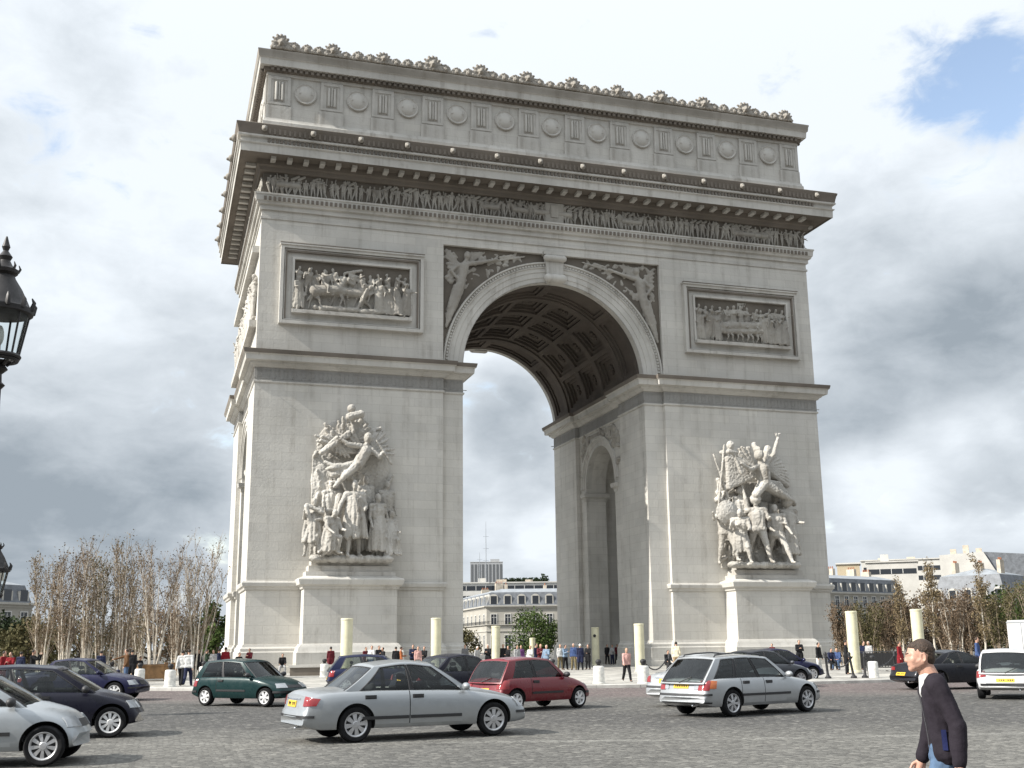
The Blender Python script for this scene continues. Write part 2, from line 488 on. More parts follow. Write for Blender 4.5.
def road_mat():
    """granite setts round the square: reddish by the kerb, dark worn lane, grey outside, one ring of pale setts"""
    m, n, b = material('granite_setts'); tcn = n.new('ShaderNodeTexCoord'); P = tcn.outputs['Object']
    vo = n.new('ShaderNodeTexVoronoi'); vo.feature = 'F1'; vo.inputs['Scale'].default_value = 9.5; vo.inputs['Randomness'].default_value = 0.6; n.link(P, vo.inputs['Vector'])
    ve = n.new('ShaderNodeTexVoronoi'); ve.feature = 'DISTANCE_TO_EDGE'; ve.inputs['Scale'].default_value = 9.5; ve.inputs['Randomness'].default_value = 0.6; n.link(P, ve.inputs['Vector'])
    sp = n.new('ShaderNodeSeparateColor'); n.link(vo.outputs['Color'], sp.inputs[0])
    off = n.new('ShaderNodeVectorMath', operation='DISTANCE'); n.link(P, off.inputs[0]); off.inputs[1].default_value = (PLC.x, PLC.y, 0)
    wob = n.math('MULTIPLY', n.math('SUBTRACT', n.noise(P, 0.22, 5, 0.6), 0.5), 9.0)
    r_ = n.math('ADD', off.outputs['Value'], wob)
    base = n.mix(n.ramp(n.noise(P, 0.12, 7, 0.62), 0.32, 0.68), (0.165, 0.160, 0.147), (0.118, 0.115, 0.108))
    base = n.mix(n.ramp(n.noise(P, 1.3, 6, 0.7), 0.35, 0.7, 0.0, 0.5), base, (0.105, 0.102, 0.095))
    dark = n.math('MULTIPLY', n.ramp(r_, 54.5, 58.5), n.ramp(r_, 71.5, 67.0))
    base = n.mix(n.math('MULTIPLY', dark, n.ramp(n.noise(P, 0.09, 5, 0.6), 0.25, 0.6, 0.35, 0.95)), base, (0.082, 0.080, 0.078))
    base = n.mix(n.ramp(r_, 58.5, 52.0), base, n.mix(n.ramp(n.noise(P, 0.4, 5), .3, .7), (0.158, 0.128, 0.124), (0.125, 0.105, 0.102)))
    line = n.math('LESS_THAN', n.math('ABSOLUTE', n.math('SUBTRACT', n.math('ADD', off.outputs['Value'], n.math('MULTIPLY', n.noise(P, 0.5, 2), 0.25)), 72.0)), 0.20)
    base = n.mix(n.math('MULTIPLY', line, n.ramp(n.noise(P, 0.8, 5, 0.7), 0.35, 0.6, 0.10, 0.75)), base, (0.215, 0.21, 0.195))
    tone = n.mix(0.7, base, n.mix(1.0, base, n.mix(sp.outputs[0], (0.55, 0.55, 0.55), (1.45, 1.45, 1.42)), 'MULTIPLY'))
    tone = n.mix(n.math('MULTIPLY', n.ramp(sp.outputs[1], 0.90, 0.96), 0.55), tone, (0.27, 0.26, 0.235))
    tone = n.mix(n.ramp(ve.outputs['Distance'], 0.0, 0.09, 0.6, 0.0), tone, (0.035, 0.033, 0.03))
    tone = n.mix(n.math('MULTIPLY', n.ramp(n.noise(P, 0.6, 6, 0.7, 0.8), 0.60, 0.74), 0.55), tone, (0.03, 0.03, 0.03))
    n.link(tone, b.inputs['Base Color']); b.inputs['Roughness'].default_value = 0.85; b.inputs['Specular IOR Level'].default_value = 0.25
    bp = n.new('ShaderNodeBump'); bp.inputs['Strength'].default_value = 0.6; bp.inputs['Distance'].default_value = 0.03
    n.link(n.math('ADD', ve.outputs['Distance'], n.math('MULTIPLY', n.noise(P, 40, 4, 0.6), 0.4)), bp.inputs['Height']); n.link(bp.outputs[0], b.inputs['Normal'])
    return m
COBBLE = road_mat()
PAVE = ground_mat('plaza_paving', (0.40, 0.385, 0.355), (0.33, 0.318, 0.295), 1.4, 0.25, 0.2, stain=0.2)
KERB = plain('kerb_granite', (0.42, 0.41, 0.385), 0.8, vary=0.2, vscale=1.5, bump=0.3)
def ring(r0, r1, z0, z1=None, a0=0.0, a1=2*pi, n=160, mb=None):
    mb = mb or MB(); z1 = z0 if z1 is None else z1
    A = [a0 + (a1 - a0) * i / n for i in range(n + 1)]
    mb.grid(lambda a, r: (PLC.x + r * cos(a), PLC.y + r * sin(a), z0 if r == r0 else z1), A, [r0, r1])
    return mb
mb = MB()
mb.add([(-5000, -5000, 0), (5000, -5000, 0), (5000, 5000, 0), (-5000, 5000, 0)], [(0, 1, 2, 3)])
struct(mb.build('road', COBBLE))
mb = MB(); N = 160
for i in range(N):
    a0, a1 = 2*pi*i/N, 2*pi*(i+1)/N - 0.012 / KERB_R
    ps = []
    for a in (a0, a1):
        c_, s_ = cos(a), sin(a)
        ps.append([(PLC.x + (KERB_R + d) * c_, PLC.y + (KERB_R + d) * s_, z) for (d, z) in ((0.2, -0.05), (0.2, 0.115), (0.175, 0.135), (-0.12, 0.135), (-0.12, -0.05))])
    mb.add(ps[0] + ps[1], [(0,1,6,5), (1,2,7,6), (2,3,8,7), (3,4,9,8), (0,4,3,2,1), (5,6,7,8,9)])
struct(mb.build('kerb', KERB))
mb = MB()
A = [2*pi*i/160 for i in range(161)]
mb.grid(lambda a, r: (PLC.x + r*cos(a), PLC.y + r*sin(a), plaza_z((PLC.x + r*cos(a), PLC.y + r*sin(a)))), A, [0.01, 8, 16, KERB_R - 24, KERB_R - 16, KERB_R - 8, KERB_R - 0.12])
struct(mb.build('plaza_pavement', PAVE))
# forecourt pavements in front of the distant houses
# ------------------------------------------------------------------ figures (sculpture and living people share the skeleton)
def rotz(a): return Matrix.Rotation(a, 3, 'Z')
def skeleton(h, P=None):
    """joints of a figure that faces -Y; +X is its left hand side"""
    P = P or {}
    g = lambda k, d: P.get(k, d)
    J = {}
    hipz = 0.525 * h * g('crouch', 1.0)
    J['pelvis'] = Vector((0, 0, hipz))
    lf, ls = R(g('lean', 0)), R(g('side', 0))
    tw = R(g('twist', 0))
    T = Matrix.Rotation(ls, 3, 'Y') @ Matrix.Rotation(lf, 3, 'X') @ Matrix.Rotation(tw, 3, 'Z')
    up = lambda x, y, z: J['pelvis'] + T @ Vector((x * h, y * h, z * h - 0.525 * h))
    J['belly'] = up(0, 0, .62); J['chest'] = up(0, -.005, .735); J['neck'] = up(0, .004, .835); 
    hd = Matrix.Rotation(R(g('turn', 0)), 3, 'Z') @ Matrix.Rotation(R(g('nod', 0)), 3, 'X')
    J['headM'] = T @ hd
    J['head'] = J['neck'] + T @ hd @ Vector((0, -0.015 * h, 0.093 * h))
    def limb(o, side, fwd, out, L, M):
        d = Vector((side * sin(R(out)), -sin(R(fwd)) * cos(R(out)), -cos(R(fwd)) * cos(R(out))))
        return o + M @ (d * L)
    for s, k in ((1, 'l'), (-1, 'r')):
        J[k + 'sh'] = up(s * g('shw', .112), .005, .80)
        fwd, out, elb, ein = g(k + 'a', (4, 8, 12, 0))
        J[k + 'el'] = limb(J[k + 'sh'], s, fwd, out, .172 * h, T)
        J[k + 'wr'] = limb(J[k + 'el'], s, fwd + elb, out * 0.6 - ein, .148 * h, T)
        J[k + 'hd'] = J[k + 'wr'] + (J[k + 'wr'] - J[k + 'el']).normalized() * .055 * h
        J[k + 'hip'] = J['pelvis'] + Vector((s * .05 * h, 0, -.01 * h))
        fw, out, kn = g(k + 'l', (0, 3, 2))
        J[k + 'kn'] = limb(J[k + 'hip'], s, fw, out, .245 * h, Matrix.Identity(3))
        J[k + 'an'] = limb(J[k + 'kn'], s, fw - kn, out, .235 * h, Matrix.Identity(3))
        J[k + 'toe'] = J[k + 'an'] + Vector((s * .012 * h, -.085 * h, -.028 * h))
    low = min(J['lan'].z, J['ran'].z) - .038 * h
    for k in J:
        if k != 'headM': J[k].z -= low
    return J
def place(J, loc, rz, sc=(1, 1, 1)):
    M = rotz(rz); S = Matrix.Diagonal(sc)
    out = {}
    for k, v in J.items():
        out[k] = (M @ v) if k == 'headM' else Vector(loc) + S @ (M @ v)
    return out
def flesh(mb, J, h, arms=True, legs=True, head=True, fat=1.0, seg=9, f=1.0):
    c = mb.capsule
    q = h * fat
    c(J['lhip'], J['rhip'], .068*q, .068*q, seg)
    for k in 'lr':
        c(J[k+'hip'] * .75 + J['pelvis'] * .25, J['chest'] * .55 + J[k+'sh'] * .45 - Vector((0, 0, .035*h)), .064*q, .066*q, seg)
    c(J['belly'], J['chest'], .068*q, .074*q, seg)
    c(J['lsh'], J['rsh'], .045*q, .045*q, seg)
    c(J['chest'], J['neck'], .05*q, .03*q, seg)
    if head:
        c(J['neck'], J['head'], .031*h, .035*h, seg)
        mb.ellipsoid(J['head'], .044*h, .055*h, .066*h, J['headM'], 12, 9)
        mb.ellipsoid(J['head'] + J['headM'] @ Vector((0, -.045*h, -.008*h)), .010*h, .017*h, .018*h, J['headM'], 6, 5)
        mb.ellipsoid(J['head'] + J['headM'] @ Vector((0, -.022*h, -.042*h)), .028*h, .032*h, .026*h, J['headM'], 8, 6)
    for k in 'lr':
        if arms:
            c(J[k+'sh'], J[k+'el'], .034*q*f, .027*q*f, seg); c(J[k+'el'], J[k+'wr'], .027*q*f, .018*h*f, seg)
            c(J[k+'wr'], J[k+'hd'], .018*h*f, .016*h*f, seg)
        if legs:
            c(J[k+'hip'], J[k+'kn'], .058*q, .038*q, seg); c(J[k+'kn'], J[k+'an'], .040*q, .022*h, seg)
            c(J[k+'an'] - Vector((0, 0, .012*h)), J[k+'toe'], .024*h, .018*h, seg)
def drape(mb, J, h, rng, n=7, top='chest', long=1.0, spread=1.0):
    n = int(n * 1.6)
    """robe hanging in folds from the waist or chest"""
    a = J[top]; base = (J['lan'] + J['ran']) / 2
    for i in range(n):
        t = i / (n - 1) * 2 - 1
        p0 = a + Vector((t * .085 * h, -.05 * h * (1 - t*t), 0))
        p1 = a.lerp(base, long) + Vector((t * .15 * h * spread + rng.uniform(-.02, .02) * h, -(.09 + rng.uniform(0, .05)) * h * (1 - .6*t*t), rng.uniform(0, .03) * h))
        pm = p0.lerp(p1, .5) + Vector((rng.uniform(-.03, .03) * h, -.02 * h, 0))
        mb.capsule(p0, pm, .030 * h, .033 * h, 7); mb.capsule(pm, p1, .033 * h, .028 * h, 7)
def horse(mb, x, y, z, h, d=1, rear=0.0):
    """horse in profile, d=+1 looks towards +X"""
    c = mb.capsule
    up = Vector((0, 0, 1)); fx = Vector((d * cos(rear), 0, sin(rear)))
    o = Vector((x, y, z + .62 * h)); a = o - fx * .36 * h; b = o + fx * .36 * h
    c(a, b, .18 * h, .17 * h); mb.ellipsoid(a, .2*h, .15*h, .21*h)
    n = b + fx * .2 * h + up * .36 * h
    c(b, n, .14 * h, .085 * h); hd = n + fx * .26 * h - up * .18 * h
    c(n, hd, .085 * h, .05 * h); c(n + up * .02 * h, n + up * .12 * h, .02 * h, .01 * h, 6)
    for (p, s) in ((b, 1), (b, -1), (a, 1), (a, -1)):
        k = p + Vector((d * s * .14 * h, -s * .05 * h, -.3 * h + (0.25 * h * sin(rear) if p is b else 0)))
        f = k + Vector((-d * .1 * h if p is b else d * s * .06 * h, 0, -.3 * h))
        c(p, k, .075 * h, .04 * h, 7); c(k, f, .04 * h, .03 * h, 7)
    c(a + up * .1*h, a - fx * .25*h - up * .3*h, .04*h, .03*h, 6)

# ------------------------------------------------------------------ the arch
AZ = 0.12
HW, DP = 22.45, 21.9          # half width, depth
YC = DP / 2
OW, SP = 7.31, 21.8           # half opening, springing of the great vault
SR = 3.3                      # half width of the small arches
arch = thing('triumphal_arch', 'huge pale limestone triumphal arch with sculpted piers in the middle of the square', 'monument', (0, 0, AZ))

# core: a block cut by the great vault and by the cross passage
core = MB(); core.box(-22.1, 22.1, .35, DP - .35, -.3, 37.0)
def arch_poly(hw, z0, sp, c=0.0, n=40):
    return [(c - hw, z0)] + [(c + hw, z0)] + [(c + hw * cos(pi * i / n), sp + hw * sin(pi * i / n)) for i in range(n + 1)]
cut1 = MB(); cut1.prism(arch_poly(7.66, -1, SP)[:2] + [(7.66, SP)] + [(8.1 * cos(pi * i / 48), SP + 8.1 * sin(pi * i / 48)) for i in range(49)] + [(-7.66, SP)], 'y', -1, DP + 1)
SZ = 15.05
cut2 = MB(); cut2.prism(arch_poly(SR, -1.1, SZ, YC, 28), 'x', -24, 24)
cuts = [cut1, cut2]
for s in (-1, 1):
    c3 = MB(); c3.prism(arch_poly(4.5, -1.2, SZ - .4, YC, 28), 'x', s * 9.5, s * 20.0); cuts.append(c3)
me = boolean(core, cuts)
me.materials.append(ST); finish(me, 30)
link('masonry_core', me, arch)

def quad_sym(fn):
    """run fn(mirror) for the four corners: mirror maps a plan point"""
    for sx in (1, -1):
        for sy in (0, 1):
            fn(lambda p, sx=sx, sy=sy: (p[0] * sx, p[1] if sy == 0 else DP - p[1]))
def bx(mb, mir, x0, x1, y0, y1, z0, z1):
    a = mir((x0, y0)); b = mir((x1, y1))
    mb.box(min(a[0], b[0]), max(a[0], b[0]), min(a[1], b[1]), max(a[1], b[1]), z0, z1)
PY, PYN = 6.15, 5.45
def one_corner(mir):
    m = MB(); PY = PYN if mir((0, 0))[1] < 1 else 6.15
    bx(m, mir, 8.9, HW, 0, .5, -.3, 32.0)          # front slab
    bx(m, mir, 22.0, HW, .5, PY, -.3, 32.0)        # its return on the short side
    bx(m, mir, OW, 8.6, .35 - .004, PY, -.3, 20.0)  # jamb pilaster in the passage
    m.build('pier_face', ST, arch)
quad_sym(one_corner)
# wall above the vault between the slabs, up to the frieze
for sy in (0, 1):
    m = MB(); y0, y1 = (0, .5) if sy == 0 else (DP - .5, DP)
    m.box(-HW, HW, y0, y1, 32.0, 33.0)
    yy = (.02, .5) if sy == 0 else (DP - .5, DP - .02)
    m.box(-8.9, 8.9, yy[0], yy[1], 31.3, 32.0)
    m.build('architrave', ST, arch)
for s in (-1, 1):
    m = MB(); a, b = sorted((s * 22.0, s * HW)); m.box(a, b, .5, DP - .5, 32.0, 33.0); m.build('architrave', ST, arch)

# string of fascias, ledge, frieze field
LOOP = [(-HW, 0), (-HW, DP), (HW, DP), (HW, 0)]
LOOP = LOOP[::-1]
def check_outward(path):
    P = [Vector(p) for p in path]; a = sum(P[i].x * P[(i+1) % len(P)].y - P[(i+1) % len(P)].x * P[i].y for i in range(len(P)))
    return list(path) if a > 0 else list(path)[::-1]      # counter-clockwise: outward on the right
LOOP = check_outward(LOOP)
m = MB()
m.sweep([(-.05, 31.95), (.08, 31.95), (.08, 32.12), (-.05, 32.12)], LOOP)
m.sweep([(-.05, 32.62), (.16, 32.62), (.16, 32.95), (.34, 33.0), (.40, 33.18), (.46, 33.2), (.50, 33.62), (.56, 33.66), (.56, 33.78), (-.05, 33.84)], LOOP)
m.build('frieze_ledge', ST_PLAIN, arch, 30)
m = MB()                                         # row of small teeth under the ledge
def along(loop, step, fn):
    P = [Vector(p) for p in loop]
    for i in range(len(P)):
        a, b = P[i], P[(i+1) % len(P)]; d = b - a; L = d.length; d.normalize(); nrm = Vector((d.y, -d.x))
        k = max(1, int(round(L / step)))
        for j in range(k):
            fn(a + d * (L * (j + .5) / k), d, nrm, i)
def tooth(w_, d0, d1, z0, z1, mb):
    def fn(p, d, nrm, i):
        c = p + nrm * (d0 + d1) / 2
        mb.obox((c.x, c.y, (z0 + z1) / 2), w_, d1 - d0, z1 - z0, Matrix(((d.x, nrm.x, 0), (d.y, nrm.y, 0), (0, 0, 1))))
    return fn
along(LOOP, .34, tooth(.19, .36, .545, 33.22, 33.5, m))
struct(m.build('ledge_dentils', ST_DARK, arch), 'stuff')
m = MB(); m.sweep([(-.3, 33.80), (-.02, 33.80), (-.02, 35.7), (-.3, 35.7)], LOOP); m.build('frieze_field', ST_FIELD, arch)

# great cornice
m = MB()
m.sweep([(-.3, 35.5), (.22, 35.55), (.30, 35.62), (.34, 35.85), (.50, 35.95), (.52, 36.36), (1.72, 36.36), (1.72, 36.30), (1.80, 36.28)], LOOP)
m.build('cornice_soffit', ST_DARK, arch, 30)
m = MB()
m.sweep([(1.80, 36.28), (1.82, 36.86), (1.92, 36.92), (1.95, 37.0), (1.80, 37.02), (1.80, 37.34), (2.02, 37.40), (2.04, 37.52), (1.98, 37.56)], LOOP)
m.build('cornice', ST_PLAIN, arch, 30)
m = MB()
m.sweep([(1.98, 37.56), (2.02, 37.8), (2.10, 38.1), (2.16, 38.22), (2.18, 38.34), (2.10, 38.40), (-.3, 38.52)], LOOP)
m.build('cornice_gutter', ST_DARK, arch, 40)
m = MB(); along(LOOP, 1.19, tooth(.36, .5, 1.25, 36.12, 36.345, m)); m.build('modillion', ST_PLAIN, arch)['kind'] = 'stuff'
m = MB(); along(LOOP, .30, tooth(.16, 1.78, 1.93, 37.05, 37.33, m)); struct(m.build('egg_and_dart_band', ST_DARK, arch), 'stuff')
m = MB(); along(LOOP, .36, tooth(.18, 1.92, 2.09, 37.64, 38.12, m)); struct(m.build('gutter_ornament', ST_DARK, arch), 'stuff')
# lion heads
lm = MB()
lm.ellipsoid((0, -.05, 0), .27, .22, .30); lm.ellipsoid((0, -.26, -.08), .14, .16, .13); lm.ellipsoid((-.17, -.02, .2), .09, .07, .09); lm.ellipsoid((.17, -.02, .2), .09, .07, .09)
lion_me = fuse(lm, 'lion_head', ST_RELIEF, .035, 1)
XS = [-22.65 + 45.3 * i / 13 for i in range(14)]
YS = [.1 + 21.7 * i / 6 for i in range(7)]
for x in XS:
    o = link('lion_head', lion_me, arch); o.location = (x, -2.12, 37.98); o.scale = (.78, .78, .78)
for x in XS[::2]:
    o = link('lion_head', lion_me, arch); o.location = (x, DP + 2.14, 37.98); o.rotation_euler = (0, 0, pi)
for s in (-1, 1):
    for y in YS:
        o = link('lion_head', lion_me, arch); o.location = (s * (HW + 2.14), y, 37.98); o.rotation_euler = (0, 0, s * pi / 2)

# attic
AL = check_outward([(-22.35, .12), (22.35, .12), (22.35, DP - .12), (-22.35, DP - .12)])
m = MB(); m.box(-22.35, 22.35, .12, DP - .12, 38.45, 44.9); m.build('attic_wall', ST, arch)
m = MB(); m.sweep([(-.1, 38.4), (.34, 38.4), (.34, 39.55), (.26, 39.66), (.22, 39.86), (-.1, 39.9)], AL); m.build('attic_plinth', ST_PLAIN, arch, 30)
m = MB()
m.sweep([(-.1, 43.35), (.14, 43.38), (.16, 43.5), (.16, 43.62)], AL)
m.sweep([(-.1, 43.9), (.70, 43.92), (.74, 44.42), (.84, 44.5)], AL)
m.build('attic_cornice', ST_PLAIN, arch, 30)
m = MB(); m.sweep([(.84, 44.5), (.88, 44.86), (.92, 44.95), (.92, 45.06), (-.6, 45.12)], AL); m.build('sooty_ledge', ST_CREST, arch, 30)
m = MB(); m.sweep([(-.1, 43.58), (.34, 43.6), (.40, 43.94), (-.1, 43.95)], AL); along(AL, .42, tooth(.22, .38, .56, 43.62, 43.9, m)); m.build('attic_dentils', ST_DARK, arch)
def attic_bay(kind, x, y, rz):
    if kind == 'pilaster':
        e = link('attic_pilaster', pil_me, arch); s_ = link('sword_ornament', sword_me, e)
    else:
        e = link('attic_shield', shield_me, arch)
    e.location = (x, y, 0); e.rotation_euler = (0, 0, rz)
m = MB()                                          # faces -Y, wall plane at y=0
m.box(-.92, .92, -.20, .02, 39.86, 40.92); m.box(-.80, .80, -.14, .02, 40.92, 43.36)
m.box(-.84, -.62, -.19, -.12, 41.02, 43.30); m.box(.62, .84, -.19, -.12, 41.02, 43.30); m.box(-.62, .62, -.19, -.12, 43.06, 43.30); m.box(-.62, .62, -.19, -.12, 41.02, 41.2)
pil_me = m.mesh('attic_pilaster', ST_PLAIN)
m = MB(); m.capsule((-.22, -.17, 41.45), (-.22, -.17, 42.8), .10, .10, 8); m.capsule((.22, -.17, 41.45), (.22, -.17, 42.8), .10, .10, 8)
m.box(-.04, .04, -.24, -.12, 41.4, 42.9)
m.mat = 1; m.box(-.42, .42, -.15, -.12, 41.25, 43.0); sword_me = m.mesh('sword_ornament', [ST_PLAIN, ST_RELIEF], 40)
m = MB(); m.lathe([(.05, .02), (.80, .02), (.84, .12), (.78, .20), (.70, .14), (.64, .14), (.50, .24), (.25, .31), (.02, .33)], (0, 0, 42.15), 28, Matrix.Rotation(R(90), 3, 'X'))
m.box(-.5, .5, -.30, -.1, 42.1, 42.17)
shield_me = m.mesh('attic_shield', ST_PLAIN, 35)
PX = [-21.55 + 43.1 * i / 11 for i in range(12)]
for i, x in enumerate(PX):
    attic_bay('pilaster', x, .12, 0)
    if i % 3 == 0: attic_bay('pilaster', x, DP - .12, pi)
    if i < 11: attic_bay('shield', (x + PX[i+1]) / 2, .12, 0)
for s in (-1, 1):
    for k in range(6):
        y = .95 + 20.0 * k / 5
        attic_bay('pilaster', s * 22.35, y, s * pi / 2)
        if k < 5: attic_bay('shield', s * 22.35, y + 2.0, s * pi / 2)
# cresting with palmettes and masks
m = MB(); CL = check_outward([(-22.0, .3), (22.0, .3), (22.0, DP - .3), (-22.0, DP - .3)])
m.sweep([(-.5, 45.0), (.42, 45.0), (.38, 45.42), (.30, 45.5), (.22, 45.62), (-.5, 45.62)], CL); m.build('cresting_wall', ST_CREST, arch, 30)
m = MB()
for a in range(-84, 85, 28):
    m.capsule((0, 0, .25), (.60 * sin(R(a)), 0, .50 + .62 * cos(R(a))), .08, .12, 7)
m.ellipsoid((0, -.12, .50), .24, .22, .30); m.ellipsoid((0, -.3, .45), .12, .12, .16); m.box(-.7, .7, -.2, .25, 0, .2); m.capsule((-.62, 0, .12), (-.4, 0, .62), .17, .10, 7); m.capsule((.62, 0, .12), (.4, 0, .62), .17, .10, 7)
m.ellipsoid((-.5, 0, .25), .2, .15, .2); m.ellipsoid((.5, 0, .25), .2, .15, .2)
palm_me = fuse(m, 'acroterion', ST_CREST, .045, 1, (.18, .16))
m = MB()
for a in range(-60, 61, 30):
    m.capsule((0, 0, .1), (.34 * sin(R(a)), 0, .30 + .32 * cos(R(a))), .07, .11, 6)
m.ellipsoid((0, -.06, .22), .22, .16, .24); m.box(-.62, .62, -.15, .18, 0, .2); m.capsule((-.5, 0, .1), (-.32, 0, .42), .14, .09, 6); m.capsule((.5, 0, .1), (.32, 0, .42), .14, .09, 6)
leaf_me = fuse(m, 'palmette', ST_CREST, .04, 1, (.14, .14))
rng = random.Random(5)
def crest(x, y, rz, big):
    o = link('acroterion' if big else 'palmette', palm_me if big else leaf_me, arch); o.location = (x, y, 45.6); o.rotation_euler = (0, 0, rz + rng.uniform(-.1, .1)); k = rng.uniform(.9, 1.1); o.scale = (k, k, k * rng.uniform(.92, 1.08))
for i, x in enumerate(PX):
    crest(x, .1, 0, True)
    if i < 11:
        for t in (.26, .5, .74): crest(x + (PX[1] - PX[0]) * t, .1, 0, False)
for s in (-1, 1):
    for k in range(1, 5): crest(s * 22.1, 1.0 + 20.0 * k / 5, s * pi / 2, True)

# impost entablature round each pier
def pier_loop(s):
    b = [(-HW, 0), (-8.9, 0), (-8.9, .35), (-OW, .35), (-OW, PYN), (-7.66, PYN), (-7.66, DP - PY), (-OW, DP - PY), (-OW, DP - .35), (-8.9, DP - .35), (-8.9, DP), (-HW, DP), (-HW, DP - PY), (-22.1, DP - PY), (-22.1, PYN), (-HW, PYN)]
    return check_outward([(s * -x, y) for (x, y) in b])
for s in (1, -1):
    pl = pier_loop(s)
    m = MB(); m.sweep([(-.1, 19.72), (.06, 19.75), (.10, 19.80), (.10, 19.9), (.02, 19.93)], pl)
    m.sweep([(.02, 20.85), (.14, 20.88), (.2, 20.98), (.36, 21.08), (.40, 21.22), (.70, 21.26), (.74, 21.62), (.84, 21.70)], pl)
    m.build('impost_cornice', ST_PLAIN, arch, 30)
    m = MB(); m.sweep([(.84, 21.70), (.90, 21.92), (.90, 22.0), (-.4, 22.14)], pl); m.build('sooty_ledge', ST_DARK, arch, 30)
    m = MB(); m.sweep([(.02, 19.93), (.02, 20.85), (-.1, 20.85)], pl)
    m.build('impost_band', ST_KEY, arch)
    m = MB()
    def fret(p, d, nrm, i):
        c = p + nrm * .02; Mx = Matrix(((d.x, nrm.x, 0), (d.y, nrm.y, 0), (0, 0, 1)))
        for (dx, dz, w_, h_) in ((-.16, 20.38, .05, .62), (.0, 20.66, .34, .05), (.14, 20.45, .05, .42), (.02, 20.24, .24, .05), (.3, 20.09, .5, .05)):
            q = c + d * dx
            if pl_len[i] < 1.5: continue
            m.obox((q.x, q.y, dz), w_, .05, h_, Mx)
    pl_len = [(Vector(pl[(i + 1) % len(pl)]) - Vector(pl[i])).length for i in range(len(pl))]
    along(pl, .62, fret); m.build('key_fret', ST_KEY, arch)
# string course and stepped base, on the outer slabs and short sides
for sx in (1, -1):
    for sy in (0, 1):
        PY = PYN if sy == 0 else 6.15
        def mp(p): return (p[0] * sx, p[1] if sy == 0 else DP - p[1])
        path = [mp(p) for p in [(8.9, .35), (8.9, 0), (HW, 0), (HW, PY), (22.1, PY), (22.1, 7.6)]]
        d0 = Vector(path[2]) - Vector(path[1])
        # outward must be on the right of travel
        nr = Vector((d0.y, -d0.x)); out = Vector((0, -1 if sy == 0 else 1))
        if nr.dot(out) < 0: path = path[::-1]
        m = MB(); m.sweep([(-.2, 5.42), (.10, 5.46), (.14, 5.6), (.26, 5.68), (.30, 5.9), (.24, 6.0), (-.2, 6.08)], path, False); m.build('string_course', ST_PLAIN, arch, 30)
        path2 = [mp(p) for p in [(7.7, 7.6), (7.66, PY), (OW, PY), (OW, .35), (8.9, .35), (8.9, 0), (HW, 0), (HW, PY), (22.1, PY), (22.1, 7.6)]]
        d0 = Vector(path2[6]) - Vector(path2[5]); nr = Vector((d0.y, -d0.x))
        if nr.dot(out) < 0: path2 = path2[::-1]
        m = MB(); m.sweep([(-.2, -.3), (.42, -.3), (.42, .38), (.30, .40), (.30, 1.34), (.22, 1.40), (.22, 1.58), (.10, 1.70), (.06, 1.86), (-.2, 1.9)], path2, False); m.build('stepped_base', ST, arch, 30)

# archivolts (front and back) and keystones
def archivolt(R0, R1, sp, yface, sgn, c, axis, prof, name, mat, n=64, z_start=0):
    mb = MB()
    def fn(a, k):
        (rr, d) = prof[int(k)]
        x, z = c + rr * cos(a), sp + rr * sin(a)
        return (x, yface + sgn * d, z) if axis == 'y' else (yface + sgn * d, x, z)
    mb.grid(fn, [pi * i / n for i in range(n + 1)], list(range(len(prof))))
    # straight feet down to the impost
    return mb
for (yf, sg) in ((.35, -1), (DP - .35, 1)):
    prof = [(OW - .02, -.6), (OW - .02, .02), (OW + .36, .02), (OW + .38, .07), (OW + .78, .07), (OW + .80, .12), (OW + 1.08, .12), (OW + 1.14, .2), (OW + 1.20, .2), (OW + 1.22, .14), (OW + 1.42, .14), (OW + 1.46, .30), (OW + 1.57, .30), (OW + 1.60, -.02)]
    a = archivolt(0, 0, SP, yf, sg, 0, 'y', prof, '', None)
    a.build('archivolt', ST_PLAIN, arch, 30)
    m = MB()
    for i in range(110):
        an = pi * (i + .5) / 110; rr = OW + 1.32
        m.obox((rr * cos(an), yf + sg * .18, SP + rr * sin(an)), .16, .12, .13, Matrix.Rotation(-an, 3, 'Y'))
    struct(m.build('archivolt_beading', ST_PLAIN, arch), 'stuff')
    m = MB()                                         # keystone: a scrolled bracket
    y_ = lambda d: yf + sg * d
    pts = [(-.62, 28.98), (.62, 28.98), (.78, 31.22), (-.78, 31.22)]
    b_ = []
    for (d, k) in ((-.3, 1), (.42, 1)):
        b_ += [(x * k, y_(d), z) for (x, z) in pts]
    m.add(b_, [(0,1,2,3), (7,6,5,4), (0,4,5,1), (1,5,6,2), (2,6,7,3), (3,7,4,0)])
    m.capsule((-.6, y_(.5), 29.3), (.6, y_(.5), 29.3), .34, .34, 12); m.capsule((-.7, y_(.5), 30.95), (.7, y_(.5), 30.95), .26, .26, 12)
    m.box(-.95, .95, min(y_(-.1), y_(.62)), max(y_(-.1), y_(.62)), 31.2, 31.45)
    m.build('keystone', ST_PLAIN, arch, 40)
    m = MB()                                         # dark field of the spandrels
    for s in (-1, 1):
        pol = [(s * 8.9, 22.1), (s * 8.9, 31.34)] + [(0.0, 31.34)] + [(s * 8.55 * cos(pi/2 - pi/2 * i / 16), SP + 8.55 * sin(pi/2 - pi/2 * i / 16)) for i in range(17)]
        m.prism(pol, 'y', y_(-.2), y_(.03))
    m.build('spandrel_field', ST_FIELD, arch)
